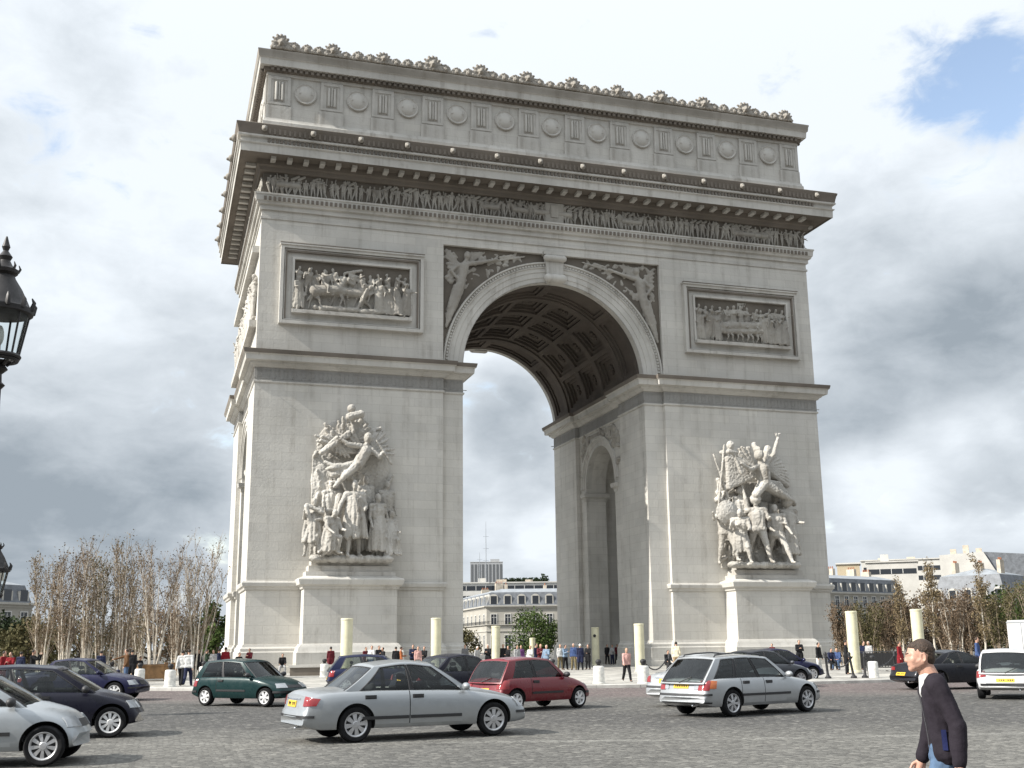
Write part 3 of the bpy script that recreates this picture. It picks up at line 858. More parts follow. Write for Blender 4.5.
# winged victories in the spandrels (front)
def victory(s):
    mb = MB(); rg = random.Random(3 + s)
    V = lambda x, z, y=.0: Vector((s * x, y, z))
    c = mb.capsule; y = .02
    ok = lambda x, z, r=9.05: hypot(x, z - SP) > r and x < 8.75 and z < 31.2
    c(V(7.25, 29.7, y), V(7.45, 28.6, y), .40, .33); c(V(7.45, 28.6, y), V(7.65, 27.9, y), .36, .38)
    c(V(7.2, 29.9, y), V(7.05, 30.3, y - .05), .18, .17); mb.ellipsoid(V(6.98, 30.62, y - .08), .27, .26, .33)
    c(V(6.95, 29.95, y - .05), V(5.8, 30.2, y - .1), .19, .15); c(V(5.8, 30.2, y - .1), V(4.6, 30.55, y - .1), .14, .10)
    c(V(4.9, 30.4, y), V(2.4, 30.98, y), .09, .06); c(V(4.4, 30.75, y), V(3.4, 30.95, y), .07, .12)
    c(V(7.6, 29.85, y), V(8.25, 29.3, y - .1), .18, .13); c(V(8.25, 29.3, y - .1), V(7.8, 28.7, y - .12), .13, .10)
    c(V(7.6, 27.9, y), V(8.05, 26.5, y), .36, .28); c(V(7.9, 27.8, y), V(8.35, 26.4, y), .30, .24); c(V(8.05, 26.5, y), V(8.5, 25.2, y), .26, .14); c(V(8.35, 26.4, y), V(8.6, 24.9, y), .2, .12)
    for i in range(9):
        t = i / 8; x0, z0 = 7.35 + t * .6, 28.4 - t * .3; x1, z1 = 7.7 + t * .9, 26.4 - rg.uniform(0, 1.2)
        if ok(x1, z1, 8.98): c(V(x0, z0, y - .05), V(x1, z1, y + .02), .16, .10, 7)
    for i in range(8):
        c(V(7.7, 30.0 - .08 * i, y + .1), V(8.6 - .03 * i, 31.0 - .36 * i, y + .08), .14, .10, 7); c(V(6.8, 30.1, y + .15), V(5.6 + .2 * i, 31.05 - .02 * i, y + .12), .12, .1, 7)
    n = 0
    while n < 70:
        x = rg.uniform(2.6, 8.6); z = rg.uniform(24.2, 31.0)
        if not ok(x, z, 9.2): continue
        n += 1; c(V(x, z, y + .17), V(x + rg.uniform(-.3, .3), z + rg.uniform(-.35, .35), y + .12), rg.uniform(.12, .24), .10, 6)
    return fuse(mb, 'winged_victory', ST_RELIEF, .055, 1, (.08, .22))
for s in (-1, 1):
    o = link('winged_victory', victory(s), arch); o.location = (0, .22, 0)

# coffered barrel vault
def vault():
    mb = MB(); YA, YB = .30, DP - .30
    ysteps = [YA, 1.5, 1.72, 3.9, 4.12, 4.9, 5.35, 8.35, 8.8]
    ysteps = [YA, 1.6, 4.2, 5.0]
    mid = [5.35, 9.15, 9.45, 12.45, 12.75, 16.55]
    mid = [5.3, 8.9, 9.25, 12.65, 13.0, 16.6]
    strips = [(YA, 1.3, 'rib'), (1.3, 4.2, 'band'), (4.2, 4.9, 'bigrib'), (4.9, 5.2, 'rib'), (5.2, 8.8, 'cof'), (8.8, 9.2, 'rib'), (9.2, 12.7, 'cof'), (12.7, 13.1, 'rib'), (13.1, 16.7, 'cof'), (16.7, 17.0, 'rib'), (17.0, 17.7, 'bigrib'), (17.7, 20.6, 'band'), (20.6, YB, 'rib')]
    def patch(a0, a1, y0, y1, levels):
        """nested steps going up into the vault"""
        ins = 0.0; r = OW
        prev = (a0, a1, y0, y1, r)
        for (d_in, dr) in levels:
            # flat frame to the inset, then riser
            A0, A1, Y0, Y1, r0 = prev
            n = 6
            def fr(A0, A1, Y0, Y1, r0, B0, B1, Z0, Z1, r1):
                for (p, q, P_, Q_) in (((A0, Y0), (A1, Y0), (B0, Z0), (B1, Z0)), ((A1, Y0), (A1, Y1), (B1, Z0), (B1, Z1)), ((A1, Y1), (A0, Y1), (B1, Z1), (B0, Z1)), ((A0, Y1), (A0, Y0), (B0, Z1), (B0, Z0))):
                    us = [i / n for i in range(n + 1)]
                    def fn(u, v):
                        a = (p[0] + (q[0] - p[0]) * u) * (1 - v) + (P_[0] + (Q_[0] - P_[0]) * u) * v
                        y = (p[1] + (q[1] - p[1]) * u) * (1 - v) + (P_[1] + (Q_[1] - P_[1]) * u) * v
                        rr = r0 + (r1 - r0) * v
                        return (rr * cos(a), y, SP + rr * sin(a))
                    mb.grid(fn, us, [0, 1])
            da = d_in / OW
            fr(A0, A1, Y0, Y1, r0, A0 + da, A1 - da, Y0 + d_in, Y1 - d_in, r0)
            fr(A0 + da, A1 - da, Y0 + d_in, Y1 - d_in, r0, A0 + da, A1 - da, Y0 + d_in, Y1 - d_in, r0 + dr)
            prev = (A0 + da, A1 - da, Y0 + d_in, Y1 - d_in, r0 + dr)
        A0, A1, Y0, Y1, r0 = prev
        if A1 > A0 and Y1 > Y0:
            mb.grid(lambda a, y: (r0 * cos(a), y, SP + r0 * sin(a)), [A0 + (A1 - A0) * i / 6 for i in range(7)], [Y0, Y1])
            return prev
    NA = 7
    ros = []
    for (y0, y1, kind) in strips:
        if kind == 'rib':
            mb.grid(lambda a, y: (OW * cos(a), y, SP + OW * sin(a)), [pi * i / 64 for i in range(65)], [y0, y1])
        elif kind == 'bigrib':
            rr = OW - .14
            for (q0, q1, ra, rb) in ((y0, y0, OW, rr), (y0, y1, rr, rr), (y1, y1, rr, OW)):
                mb.grid(lambda a, k: ((ra if k == 0 else rb) * cos(a), q0 if k == 0 else q1, SP + (ra if k == 0 else rb) * sin(a)), [pi * i / 64 for i in range(65)], [0, 1])
        elif kind == 'band':
            M_ = 4
            edges = [.10 + (pi - .2) * i / M_ for i in range(M_ + 1)]
            mb.grid(lambda a, y: (OW * cos(a), y, SP + OW * sin(a)), [0, .05, .1], [y0, y1]); mb.grid(lambda a, y: (OW * cos(a), y, SP + OW * sin(a)), [pi - .1, pi - .05, pi], [y0, y1])
            for i in range(M_):
                patch(edges[i], edges[i+1], y0, y1, [(.28, .16), (.25, .14)])
        else:
            edges = [.10 + (pi - .2) * i / NA for i in range(NA + 1)]
            mb.grid(lambda a, y: (OW * cos(a), y, SP + OW * sin(a)), [0, .05, .1], [y0, y1]); mb.grid(lambda a, y: (OW * cos(a), y, SP + OW * sin(a)), [pi - .1, pi - .05, pi], [y0, y1])
            for i in range(NA):
                p = patch(edges[i], edges[i+1], y0, y1, [(.22, .20), (.30, .20), (.24, .16)])
                ros.append(((p[0] + p[1]) / 2, (p[2] + p[3]) / 2, p[4]))
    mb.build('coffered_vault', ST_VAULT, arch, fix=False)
    rm = MB()
    for k in range(8):
        a = pi / 4 * k; rm.capsule((.1 * cos(a), .1 * sin(a), .12), (.34 * cos(a), .34 * sin(a), .05), .09, .13, 6)
    rm.ellipsoid((0, 0, .14), .16, .16, .14)
    rme = rm.mesh('coffer_rosette', ST_VAULT, 60)
    for (a, y, rr) in ros:
        o = link('coffer_rosette', rme, arch)
        zax = Vector((-cos(a), 0, -sin(a))); yax = Vector((0, 1, 0)); xax = yax.cross(zax)
        o.matrix_local = Matrix.Translation((rr * cos(a), y, SP + rr * sin(a))) @ Matrix((xax, yax, zax)).transposed().to_4x4()
vault()
# small arches in the passage and on the short sides
for s in (-1, 1):
    for (xf, sg) in ((s * 7.66, -s), (s * 22.1, s)):
        prof = [(SR - .02, -.5), (SR - .02, .03), (SR + .34, .03), (SR + .36, .10), (SR + .62, .10), (SR + .66, .2), (SR + .84, .2), (SR + .86, -.02)]
        a = archivolt(0, 0, SZ, xf, sg, YC, 'x', prof, '', None, 40); a.build('small_archivolt', ST_PLAIN, arch, 30)
    for sy in (-1, 1):
        # imposts of the small arches, on the jambs
        ye = YC + sy * SR
        for (xa, xb) in ((7.66, 9.5), (20.0, 22.1)):
            xs = sorted((s * xa, s * xb))
            m = MB()
            loop = [(xs[0], ye), (xs[1], ye), (xs[1], ye + sy * .5), (xs[0], ye + sy * .5)]
            loop = check_outward(loop)
            m.sweep([(-.1, 13.9), (.05, 13.95), (.10, 14.2), (.26, 14.3), (.30, 14.62), (-.1, 14.7)], loop)
            m.build('small_impost', ST_PLAIN, arch, 30)
# carved spandrels of the small arch in the passage
for s in (-1, 1):
    mb = MB(); rg = random.Random(9)
    for sy in (-1, 1):
        for i in range(26):
            a = R(rg.uniform(15, 80)); rr = SR + .95 + rg.uniform(0, 1.5)
            yy = YC + sy * rr * cos(a); zz = SZ + rr * sin(a)
            if abs(yy - YC) > 4.6 or zz > 19.6: continue
            mb.capsule((s * 7.62, yy, zz), (s * 7.55, yy + rg.uniform(-.5, .5), zz + rg.uniform(-.4, .4)), .2, .12, 7)
    for sy in (-1, 1): mb.box(min(s * 7.60, s * 7.70), max(s * 7.60, s * 7.70), YC + sy * 3.6 - .5, YC + sy * 3.6 + .5, 17.6, 19.2)
    mb.box(min(s * 7.61, s * 7.70), max(s * 7.61, s * 7.70), YC - 3.7, YC + 3.7, 19.25, 19.6)
    link('small_spandrel_carving', fuse(mb, 'small_spandrel_carving', ST_RELIEF, .06, 1, (.08, .2)), arch)
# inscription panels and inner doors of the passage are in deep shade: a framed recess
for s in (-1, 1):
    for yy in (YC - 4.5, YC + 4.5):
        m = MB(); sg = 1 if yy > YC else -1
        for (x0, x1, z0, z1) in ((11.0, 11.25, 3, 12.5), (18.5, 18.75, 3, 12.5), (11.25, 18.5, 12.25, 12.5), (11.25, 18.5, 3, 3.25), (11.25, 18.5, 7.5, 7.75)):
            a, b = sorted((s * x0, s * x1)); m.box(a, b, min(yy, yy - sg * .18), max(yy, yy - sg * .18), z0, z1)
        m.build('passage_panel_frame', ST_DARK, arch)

# ------------------------------------------------------------------ sculpture
def pedestal(cx):
    m = MB(); lp = check_outward([(cx - 3.15, -1.75), (cx + 3.15, -1.75), (cx + 3.15, .1), (cx - 3.15, .1)])
    m.box(cx - 3.15, cx + 3.15, -1.75, .05, -.3, 5.6)
    m.sweep([(-.1, 5.42), (.10, 5.46), (.14, 5.6), (.34, 5.72), (.42, 6.05), (.36, 6.15), (-.1, 6.3)], lp)
    m.sweep([(-.2, -.3), (.55, -.3), (.55, .40), (.42, .42), (.42, 1.30), (.34, 1.40), (.30, 1.6), (.10, 1.85), (-.1, 1.9)], lp)
    o = m.build('pedestal', ST, arch, 30)
    m = MB()
    for (k, z0, z1) in ((.25, 6.2, 6.6), (.45, 6.6, 7.0), (.65, 7.0, 7.35)):
        m.box(cx - 3.3 + k, cx + 3.3 - k, -1.85 + k, .02, z0, z1)
    m.build('sculpture_step', ST_CARVE, o)
LC, RC = -15.65, 16.4
pedestal(LC); pedestal(RC)

def group_left():
    """a winged figure blowing a trumpet above a standing robed man, kneeling and standing women"""
    mb = MB(); rg = random.Random(21); c = mb.capsule
    def add(h, pose, x, y, z, rz, robe=0, fat=1.0, **k):
        J = place(skeleton(h, pose), (x, y, z), R(rz)); flesh(mb, J, h, fat=fat)
        if robe: drape(mb, J, h, rg, robe, **k)
        return J
    z0 = 7.35
    add(5.3, dict(la=(10, 14, 60, 25), ra=(15, 32, 20, 0), ll=(-4, 4, 2), rl=(8, 5, 8), turn=-14), .15, -1.15, z0 + .25, 0, 9, 1.1, long=.72)
    J = skeleton(5.3); 
    # mantle falling behind the standing man
    for i in range(7): c((-.9 + .3 * i, -.75, z0 + 4.4), (-1.35 + .45 * i, -.55, z0 + .9), .26, .22, 7)
    add(4.1, dict(lean=24, ra=(45, 10, 40, 10), la=(50, 10, 50, 20), ll=(80, 6, 100), rl=(20, 6, 75), turn=-10, nod=10), -1.75, -1.35, z0 - .05, 25, 8, 1.2, long=.9)   # kneeling, being crowned
    add(4.3, dict(ra=(30, 10, 90, 10), la=(20, 10, 60, 30), ll=(50, 8, 60), rl=(35, 8, 40), turn=25), -2.75, -.75, z0 + .2, -15, 6, 1.05, long=.75)
    c((-3.35, -1.25, z0 + 3.6), (-2.9, -1.2, z0 + 2.0), .16, .2); c((-3.3, -1.2, z0 + 3.7), (-2.2, -1.3, z0 + 3.2), .14, .16)
    add(4.6, dict(ra=(5, 14, 30, 5), la=(0, 16, 8, 0), ll=(2, 6, 6), rl=(-3, 3, 2), turn=30, side=-4), 2.0, -.95, z0 + .1, 12, 8, 1.05, long=.85, top='belly')
    add(3.8, dict(la=(20, 4, 60, 10), ra=(10, 8, 40, 0), ll=(70, 5, 85), rl=(40, 5, 70), turn=30, lean=8), 2.95, -.6, z0 + .1, 10, 5, 1.0)
    add(4.4, dict(turn=20), 2.75, -.35, z0 + 1.3, 5, 0); add(4.4, dict(turn=-20), -1.4, -.35, z0 + 1.2, 5, 0); add(4.5, dict(turn=10), 1.15, -.35, z0 + 1.5, 5, 0)
    # flying figure with trumpet
    o = Vector((.9, -1.0, z0 + 7.55))
    c(o + Vector((0, 0, 0)), o + Vector((-.55, .1, -.95)), .46, .42); mb.ellipsoid(o + Vector((.2, -.05, .98)), .33, .33, .40); c(o, o + Vector((.15, 0, .7)), .3, .17)
    c(o + Vector((-.1, 0, .35)), o + Vector((-1.3, -.1, .45)), .22, .17); c(o + Vector((-1.3, -.1, .45)), o + Vector((-2.1, 0, .95)), .17, .12)
    c(o + Vector((.35, 0, .3)), o + Vector((1.0, -.2, -.35)), .2, .16); c(o + Vector((1.0, -.2, -.35)), o + Vector((1.55, -.2, .2)), .15, .12)
    c(o + Vector((.75, -.3, .75)), o + Vector((1.9, -.2, -.75)), .07, .13)          # trumpet
    for i in range(22):
        t = i / 21; m1 = o + Vector((-1.5 + rg.uniform(-.2, .2), .05 - .2 * rg.random(), -1.0 - .75 * t)); m2 = o + Vector((-2.3 + .3 * t + rg.uniform(-.3, .3), .1 - .2 * rg.random(), -1.0 - 1.0 * t + rg.uniform(-.15, .15)))
        c(o + Vector((-.4, .05, -.70 - .3 * t)), m1, .20, .17, 7); c(m1, m2, .17, .15, 7)
        if i % 3 == 0: c(m2, o + Vector((-3.0 + .5 * t, .12, -.8 - 1.2 * t + rg.uniform(-.25, .25))), .15, .07, 7)
    c(o + Vector((-.5, -.1, -.9)), o + Vector((-1.5, -.25, -1.75)), .34, .24); c(o + Vector((-1.5, -.25, -1.75)), o + Vector((-2.2, 0, -2.5)), .22, .13)
    for i in range(8):
        t = i / 7
        c(o + Vector((-2.1, .2, 1.0)), o + Vector((-3.3 + 2.2 * t, .35, -.1 + .25 * sin(t * 5)) ), .12, .10, 7)
    for k in range(5): c(o + Vector((-3.2 + .1 * k, .25, -.15 + .08 * k)), o + Vector((-1.2, .2, 1.1 + .08 * k)), .17, .14, 7)
    # palm and standard above
    mb.ellipsoid((-.1, .02, z0 + 8.1), 2.45, .30, 2.05, None, 26, 14); mb.ellipsoid((1.3, .02, z0 + 6.6), 1.7, .28, 1.9, None, 20, 12); mb.ellipsoid((-1.6, .02, z0 + 5.6), 1.3, .28, 1.9, None, 20, 12)
    for i in range(46):
        a = R(rg.uniform(-95, 88)); k = rg.uniform(.55, 1.08); q0 = k * rg.uniform(.3, .7)
        c((-.1 + 2.7 * q0 * sin(a), -.22, z0 + 8.1 + 2.2 * q0 * cos(a)), (-.1 + 2.7 * k * sin(a + .12), -.30 - rg.uniform(0, .18), z0 + 8.1 + 2.2 * k * cos(a + .12)), .2, .11, 7)
    c((.1, -.6, z0 + 9.0), (-.15, -.8, z0 + 10.7), .13, .12); c((-.3, -.9, z0 + 10.0), (.55, -.9, z0 + 10.25), .3, .3, 8); mb.ellipsoid((-.15, -.8, z0 + 10.65), .33, .25, .3)
    # great wings spread behind the flying figure, banner poles behind the standing ones
    for sgn in (-1, 1):
        for i in range(12):
            t = i / 11; q = rg.uniform(.8, 1.1); c(o + Vector((.25 * sgn, .35, .3 - .3 * t)), o + Vector((sgn * q * (.7 + 1.5 * sin(1.3 * t + .2)), .50 - .12 * (i % 2), q * (1.9 - 1.9 * t))), .15, .09, 7)
    # dense background of drapery, wings and weapons
    for i in range(60):
        zz = rg.uniform(.4, 8.4); xx = rg.uniform(-2.9, 2.9)
        c((xx, -.1, z0 + zz), (xx + rg.uniform(-.6, .6), -.22, z0 + zz + rg.uniform(-.9, .9)), rg.uniform(.14, .26), .10, 7)
    mb.box(-2.8, 2.8, -.10, .06, z0 - .1, z0 + 7.4)
    for i in range(9): mb.ellipsoid((-2.6 + .65 * i, -1.25 + .2 * (i % 2), z0 + .1), .5, .4, .28)
    return fuse(mb, 'high_relief_group', ST_CARVE, .043, 1, (.08, .15))
def group_right():
    """the winged spirit with raised arm shouting over a band of marching warriors"""
    mb = MB(); rg = random.Random(33); c = mb.capsule
    def add(h, pose, x, y, z, rz, robe=0, fat=1.08, **k):
        J = place(skeleton(h, pose), (x, y, z), R(rz)); flesh(mb, J, h, fat=fat)
        if robe: drape(mb, J, h, rg, robe, **k)
        return J
    z0 = 7.3
    J = add(5.2, dict(ra=(170, 12, 15, 0), la=(20, 14, 70, 25), ll=(12, 10, 5), rl=(-18, 10, 10), turn=-20, lean=-4), -.35, -1.2, z0 + .15, -18, 0)   # bearded leader
    mb.ellipsoid(J['head'] + Vector((0, 0, .15)), .42, .42, .42)
    add(4.9, dict(ra=(20, 10, 40, 20), la=(15, 12, 30, 0), ll=(28, 12, 12), rl=(-24, 6, 12), turn=-15), 1.25, -1.15, z0 + .1, -20, 0)   # naked youth
    J = add(5.0, dict(la=(10, 10, 70, 10), ra=(15, 8, 60, 0), turn=-25), 2.55, -.9, z0 + .2, -10, 7, long=.85)
    mb.ellipsoid(J['head'] + Vector((0, 0, .12)), .42, .46, .44); c(J['head'] + Vector((0, .3, .4)), J['head'] + Vector((0, -.3, .6)), .12, .14)
    add(4.5, dict(ra=(55, 14, 80, 10), la=(40, 10, 60, 20), ll=(35, 10, 40), rl=(-10, 8, 30), lean=22, turn=-10), -1.9, -1.2, z0 + .1, -30, 5, long=.7, top='belly')
    add(4.6, dict(ra=(60, 30, 60, 0), la=(20, 10, 60, 10), ll=(30, 10, 30), rl=(-5, 6, 12), turn=-20), -2.75, -.7, z0 + .2, -20, 0)
    mb.lathe([(.02, .3), (.5, .22), (.95, .02), (.9, -.08), (.02, .05)], (-2.8, -1.1, z0 + 4.0), 18, Matrix.Rotation(R(90), 3, 'X'))
    add(4.3, dict(turn=10), .55, -.4, z0 + 1.4, 0, 0); add(4.4, dict(turn=-15), -1.1, -.4, z0 + 1.7, 0, 0); add(4.3, dict(turn=15), 2.0, -.35, z0 + 1.3, 0, 0)
    # spirit of war above
    o = Vector((.35, -1.25, z0 + 7.4))
    c(o, o + Vector((.15, .1, -1.2)), .52, .48); c(o, o + Vector((-.25, -.1, .75)), .34, .18); mb.ellipsoid(o + Vector((-.4, -.2, 1.1)), .35, .38, .42)
    mb.ellipsoid(o + Vector((-.45, -.1, 1.5)), .25, .35, .28); c(o + Vector((-.6, -.1, 1.5)), o + Vector((-.55, .1, 1.95)), .15, .2)
    c(o + Vector((.3, 0, .35)), o + Vector((.95, -.15, 1.25)), .22, .17); c(o + Vector((.95, -.15, 1.25)), o + Vector((1.35, -.2, 2.45)), .17, .12)
    for k in range(4): c(o + Vector((1.35, -.2, 2.45)), o + Vector((1.15 + .15 * k, -.2, 2.85)), .06, .05, 6)
    c(o + Vector((-.3, 0, .3)), o + Vector((-1.2, -.2, -.1)), .22, .17); c(o + Vector((-1.2, -.2, -.1)), o + Vector((-2.0, -.25, .35)), .17, .12)
    c(o + Vector((-2.7, -.1, 1.6)), o + Vector((-2.0, -.2, -.4)), .13, .13); mb.ellipsoid(o + Vector((-2.75, -.1, 1.75)), .32, .25, .36); c(o + Vector((-2.95, -.1, 1.25)), o + Vector((-2.3, -.1, 1.2)), .2, .2)
    c(o + Vector((.1, 0, -1.1)), o + Vector((1.3, -.2, -1.9)), .42, .28); c(o + Vector((1.3, -.2, -1.9)), o + Vector((2.5, 0, -2.4)), .27, .16); c(o + Vector((0, 0, -1.1)), o + Vector((-.8, -.1, -2.0)), .42, .3)
    for i in range(11):
        t = i / 10
        c(o + Vector((.4, .5, .2)), o + Vector((1.2 + 1.5 * sin(t * 1.7), .85, 1.9 - 2.9 * t)), .3, .26, 7)
        c(o + Vector((.2, .2, -.9 - .4 * t)), o + Vector((1.6 + 1.2 * t, .3, -1.0 - 1.6 * t)), .24, .18, 7)
        c(o + Vector((-.5, .4, .1 - .5 * t)), o + Vector((-2.6, .6, .9 - 2.3 * t)), .25, .2, 7)
    for i in range(7): c(o + Vector((-.4, .7, .3)), o + Vector((-2.9 + .2 * i, .8, 1.4 - .5 * i)), .22, .18, 7)
    for i in range(9):
        a = R(-62 + 60 * i / 8); q = rg.uniform(.8, 1.1); c(o + Vector((-.2, .85, .3)), o + Vector((-.3 + 1.9 * q * sin(a), .95 - .12 * (i % 2), .5 + 1.5 * q * cos(a))), .17, .10, 7)
    c((-3.1, -.5, z0 + 4.6), (-2.4, -.6, z0 + 9.3), .08, .08); c((-2.2, -.5, z0 + 5.2), (-3.3, -.5, z0 + 8.6), .07, .07)
    for i in range(60):
        zz = rg.uniform(.4, 7.4); xx = rg.uniform(-2.9, 2.9)
        c((xx, -.1, z0 + zz), (xx + rg.uniform(-.6, .6), -.24, z0 + zz + rg.uniform(-.9, .9)), rg.uniform(.14, .26), .10, 7)
    mb.box(-2.8, 2.8, -.10, .06, z0 - .1, z0 + 6.6)
    for i in range(9): mb.ellipsoid((-2.6 + .65 * i, -1.25 + .2 * (i % 2), z0 + .05), .5, .4, .26)
    return fuse(mb, 'high_relief_group', ST_CARVE, .043, 1, (.08, .15))
o = link('high_relief_group', group_left(), arch); o.location = (LC, 0, 0); o.scale = (.94, 1.32, 1)
o['label'] = 'high relief of robed figures under a flying trumpeter'
o = link('high_relief_group', group_right(), arch); o.location = (RC - .55, 0, 0); o.scale = (1, 1.32, 1)
o['label'] = 'high relief of warriors under a winged spirit with raised arm'

# framed battle reliefs on the upper walls
def relief_frame(cx, w_, z0, z1, y0=0.0):
    m = MB()
    lp = [(cx - w_/2, z0), (cx + w_/2, z0), (cx + w_/2, z1), (cx - w_/2, z1)]
    def fr(a, b, ya, yb):
        x0, x1 = cx - w_/2, cx + w_/2
        m.box(x0 + a, x1 - a, ya, yb, z0 + a, z0 + b); m.box(x0 + a, x1 - a, ya, yb, z1 - b, z1 - a)
        m.box(x0 + a, x0 + b, ya, yb, z0 + b, z1 - b); m.box(x1 - b, x1 - a, ya, yb, z0 + b, z1 - b)
    fr(0, .24, -.42, .02); fr(.30, .36, -.30, .02)
    fr(.36, .86, -.12, .02)
    fr(.86, 1.02, -.3, .02)
    m.box(cx - w_/2 - .06, cx + w_/2 + .06, -.52, .02, z1 - .03, z1 + .12)
    o = m.build('relief_frame', ST_PLAIN, arch)
    m = MB(); x0, x1 = cx - w_/2, cx + w_/2; m.box(x0 + .362, x1 - .362, -.32, -.10, z1 - .50, z1 - .362); m.box(x0 + .362, x0 + .47, -.32, -.10, z0 + .362, z1 - .50); m.box(x1 - .47, x1 - .362, -.32, -.10, z0 + .362, z1 - .50); m.box(cx - w_/2 - .062, cx + w_/2 + .062, -.525, -.3, z1 + .07, z1 + .15); m.build('dark_moulding', ST_DARK, o)  # darker strips along the inner frame edges and above the top rail
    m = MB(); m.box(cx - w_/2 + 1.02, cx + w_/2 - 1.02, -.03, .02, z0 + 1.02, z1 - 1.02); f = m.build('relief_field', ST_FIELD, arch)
    m = MB(); m.box(cx - w_/2 + .9, cx + w_/2 - .9, -.55, -.05, z0 + .80, z0 + 1.06); m.build('relief_ledge', ST_CARVE, arch)
    return f
relief_frame(-15.75, 10.5, 24.1, 30.0); relief_frame(15.95, 10.3, 24.1, 29.8)
def relief_scene(kind, seed):
    mb = MB(); rg = random.Random(seed); c = mb.capsule
    def add(h, pose, x, y, z, rz, robe=0, fat=1.1, **k):
        J = place(skeleton(h, pose), (x, y, z), R(rz)); flesh(mb, J, h, fat=fat, seg=8)
        if robe: drape(mb, J, h, rg, robe, **k)
        return J
    z = 25.1
    def rpose(): return dict(la=(rg.uniform(-10, 70), rg.uniform(5, 30), rg.uniform(10, 80), 0), ra=(rg.uniform(-10, 70), rg.uniform(5, 30), rg.uniform(10, 80), 0), ll=(rg.uniform(-15, 25), 5, rg.uniform(0, 25)), rl=(rg.uniform(-15, 25), 5, rg.uniform(0, 25)), turn=rg.uniform(-50, 50), lean=rg.uniform(-3, 15), nod=rg.uniform(-5, 15))
    if kind == 'battle':
        horse(mb, -1.9, -.22, z + .2, 2.3, 1, .12); add(2.4, dict(ll=(60, 20, 60), rl=(60, 20, 60), ra=(60, 20, 30, 0), la=(30, 10, 60, 0), turn=50), -2.1, -.25, z + 1.2, 60)
        horse(mb, -.2, -.12, z + .4, 2.0, 1, -.05)
        add(2.6, dict(ra=(20, 14, 60, 0), turn=30), -3.9, -.2, z, 30, 4)
        for (x, rz) in ((2.0, -40), (2.75, -70), (3.2, 60), (4.0, 10)): add(rg.uniform(2.5, 2.8), dict(lean=14 if x < 3 else 4, **{k: v for k, v in rpose().items() if k not in ('lean',)}), x, -.22, z, rz, 6)
        add(2.6, dict(lean=30, ll=(45, 8, 20), rl=(-25, 5, 10)), .75, -.25, z, 70)
        for (x, l_) in ((-2.3, 1.5), (-.9, 1.2), (.7, 1.6)):
            c((x, -.28, z + .2), (x + l_, -.3, z + .3), .25, .2); c((x + l_, -.3, z + .3), (x + l_ + .7, -.3, z + .2), .16, .12); mb.ellipsoid((x - .4, -.3, z + .28), .2, .2, .2)
        for i in range(13): add(2.3, rpose(), -3.9 + .65 * i, -.03, z + 1.0 + rg.uniform(-.15, .15), rg.uniform(-60, 60))
        c((-.6, -.1, z + 3.1), (.6, -.1, z + 3.4), .12, .12); c((-3.0, -.1, z + 3.3), (-3.1, -.1, z + 1.6), .06, .06)
    else:
        for x in (-3.7, -2.95, -2.3): add(rg.uniform(2.55, 2.8), rpose(), x, -.22, z, rg.uniform(-20, 50), 4)
        for x in (2.1, 2.6, 3.3, 3.8): add(rg.uniform(2.5, 2.7), dict(rpose(), lean=20 if x < 3 else 5), x, -.24, z, rg.uniform(-70, -20), 5)
        c((-1.7, -.25, z + 1.35), (1.5, -.25, z + 1.6), .36, .32); c((-1.7, -.35, z + .9), (1.6, -.35, z + 1.1), .22, .22); c((-2.1, -.3, z + .9), (-1.3, -.35, z + 1.3), .2, .25)
        for x in (-1.3, -.4, .5, 1.3): add(1.9, dict(rpose(), lean=12, ll=(45, 8, 60), rl=(20, 8, 50)), x, -.3, z, rg.uniform(-60, 60))
        for i in range(13): add(2.4, rpose(), -3.8 + .63 * i, -.03, z + .75 + rg.uniform(-.1, .2), rg.uniform(-50, 50))
        for i in range(6): c((-.2 + .15 * i, -.06, z + 2.6 + .15 * i), (-.25 + .15 * i, -.06, z + 3.5), .05, .05, 6)
    mb.box(-4.15, 4.15, -.04, .03, z - .05, z + 2.4)
    return fuse(mb, 'bas_relief', ST_RELIEF, .05, 1, (.06, .2))
o = link('bas_relief', relief_scene('battle', 4), arch); o.location = (-15.75, -.02, .05)
o['label'] = 'bas relief of horsemen trampling the fallen'
o = link('bas_relief', relief_scene('funeral', 8), arch); o.location = (15.95, -.02, .03)
o['label'] = 'bas relief of mourners round a bier'
# reliefs of the short sides: long battle panels seen edge on
for s in (-1, 1):
    mb = MB(); rg = random.Random(50 + s)
    for i in range(44):
        yy = 1.2 + 19.5 * (i + .5) / 44; hh = rg.uniform(2.9, 3.5)
        J = place(skeleton(hh, dict(la=(rg.uniform(0, 80), 20, 40, 0), ra=(rg.uniform(0, 80), 20, 40, 0), ll=(rg.uniform(-20, 30), 5, 15), rl=(rg.uniform(-20, 30), 5, 15), lean=rg.uniform(-5, 15))), (0, 0, 0), s * pi / 2 + rg.uniform(-1, 1))
        J = {k: (v if k == 'headM' else Vector((v.x * .28, v.y, v.z)) + Vector((s * (HW + .12), yy, 25.0))) for k, v in J.items()}
        flesh(mb, J, hh, fat=1.15, seg=6)
    mb.build('side_relief', ST_CARVE, arch, 60)
    m = MB(); a, b = sorted((s * (HW - .4), s * (HW + .02))); m.box(a, b, PYN + .004, DP - 6.15 - .004, 22.1, 32.0); m.build('side_wall', ST, arch)
    for (z0, z1) in ((24.0, 24.5), (29.6, 30.1)):
        m = MB(); a, b = sorted((s * (HW - .1), s * (HW + .5))); m.box(a, b, .8, DP - .8, z0, z1); m.build('side_relief_frame', ST_PLAIN, arch)

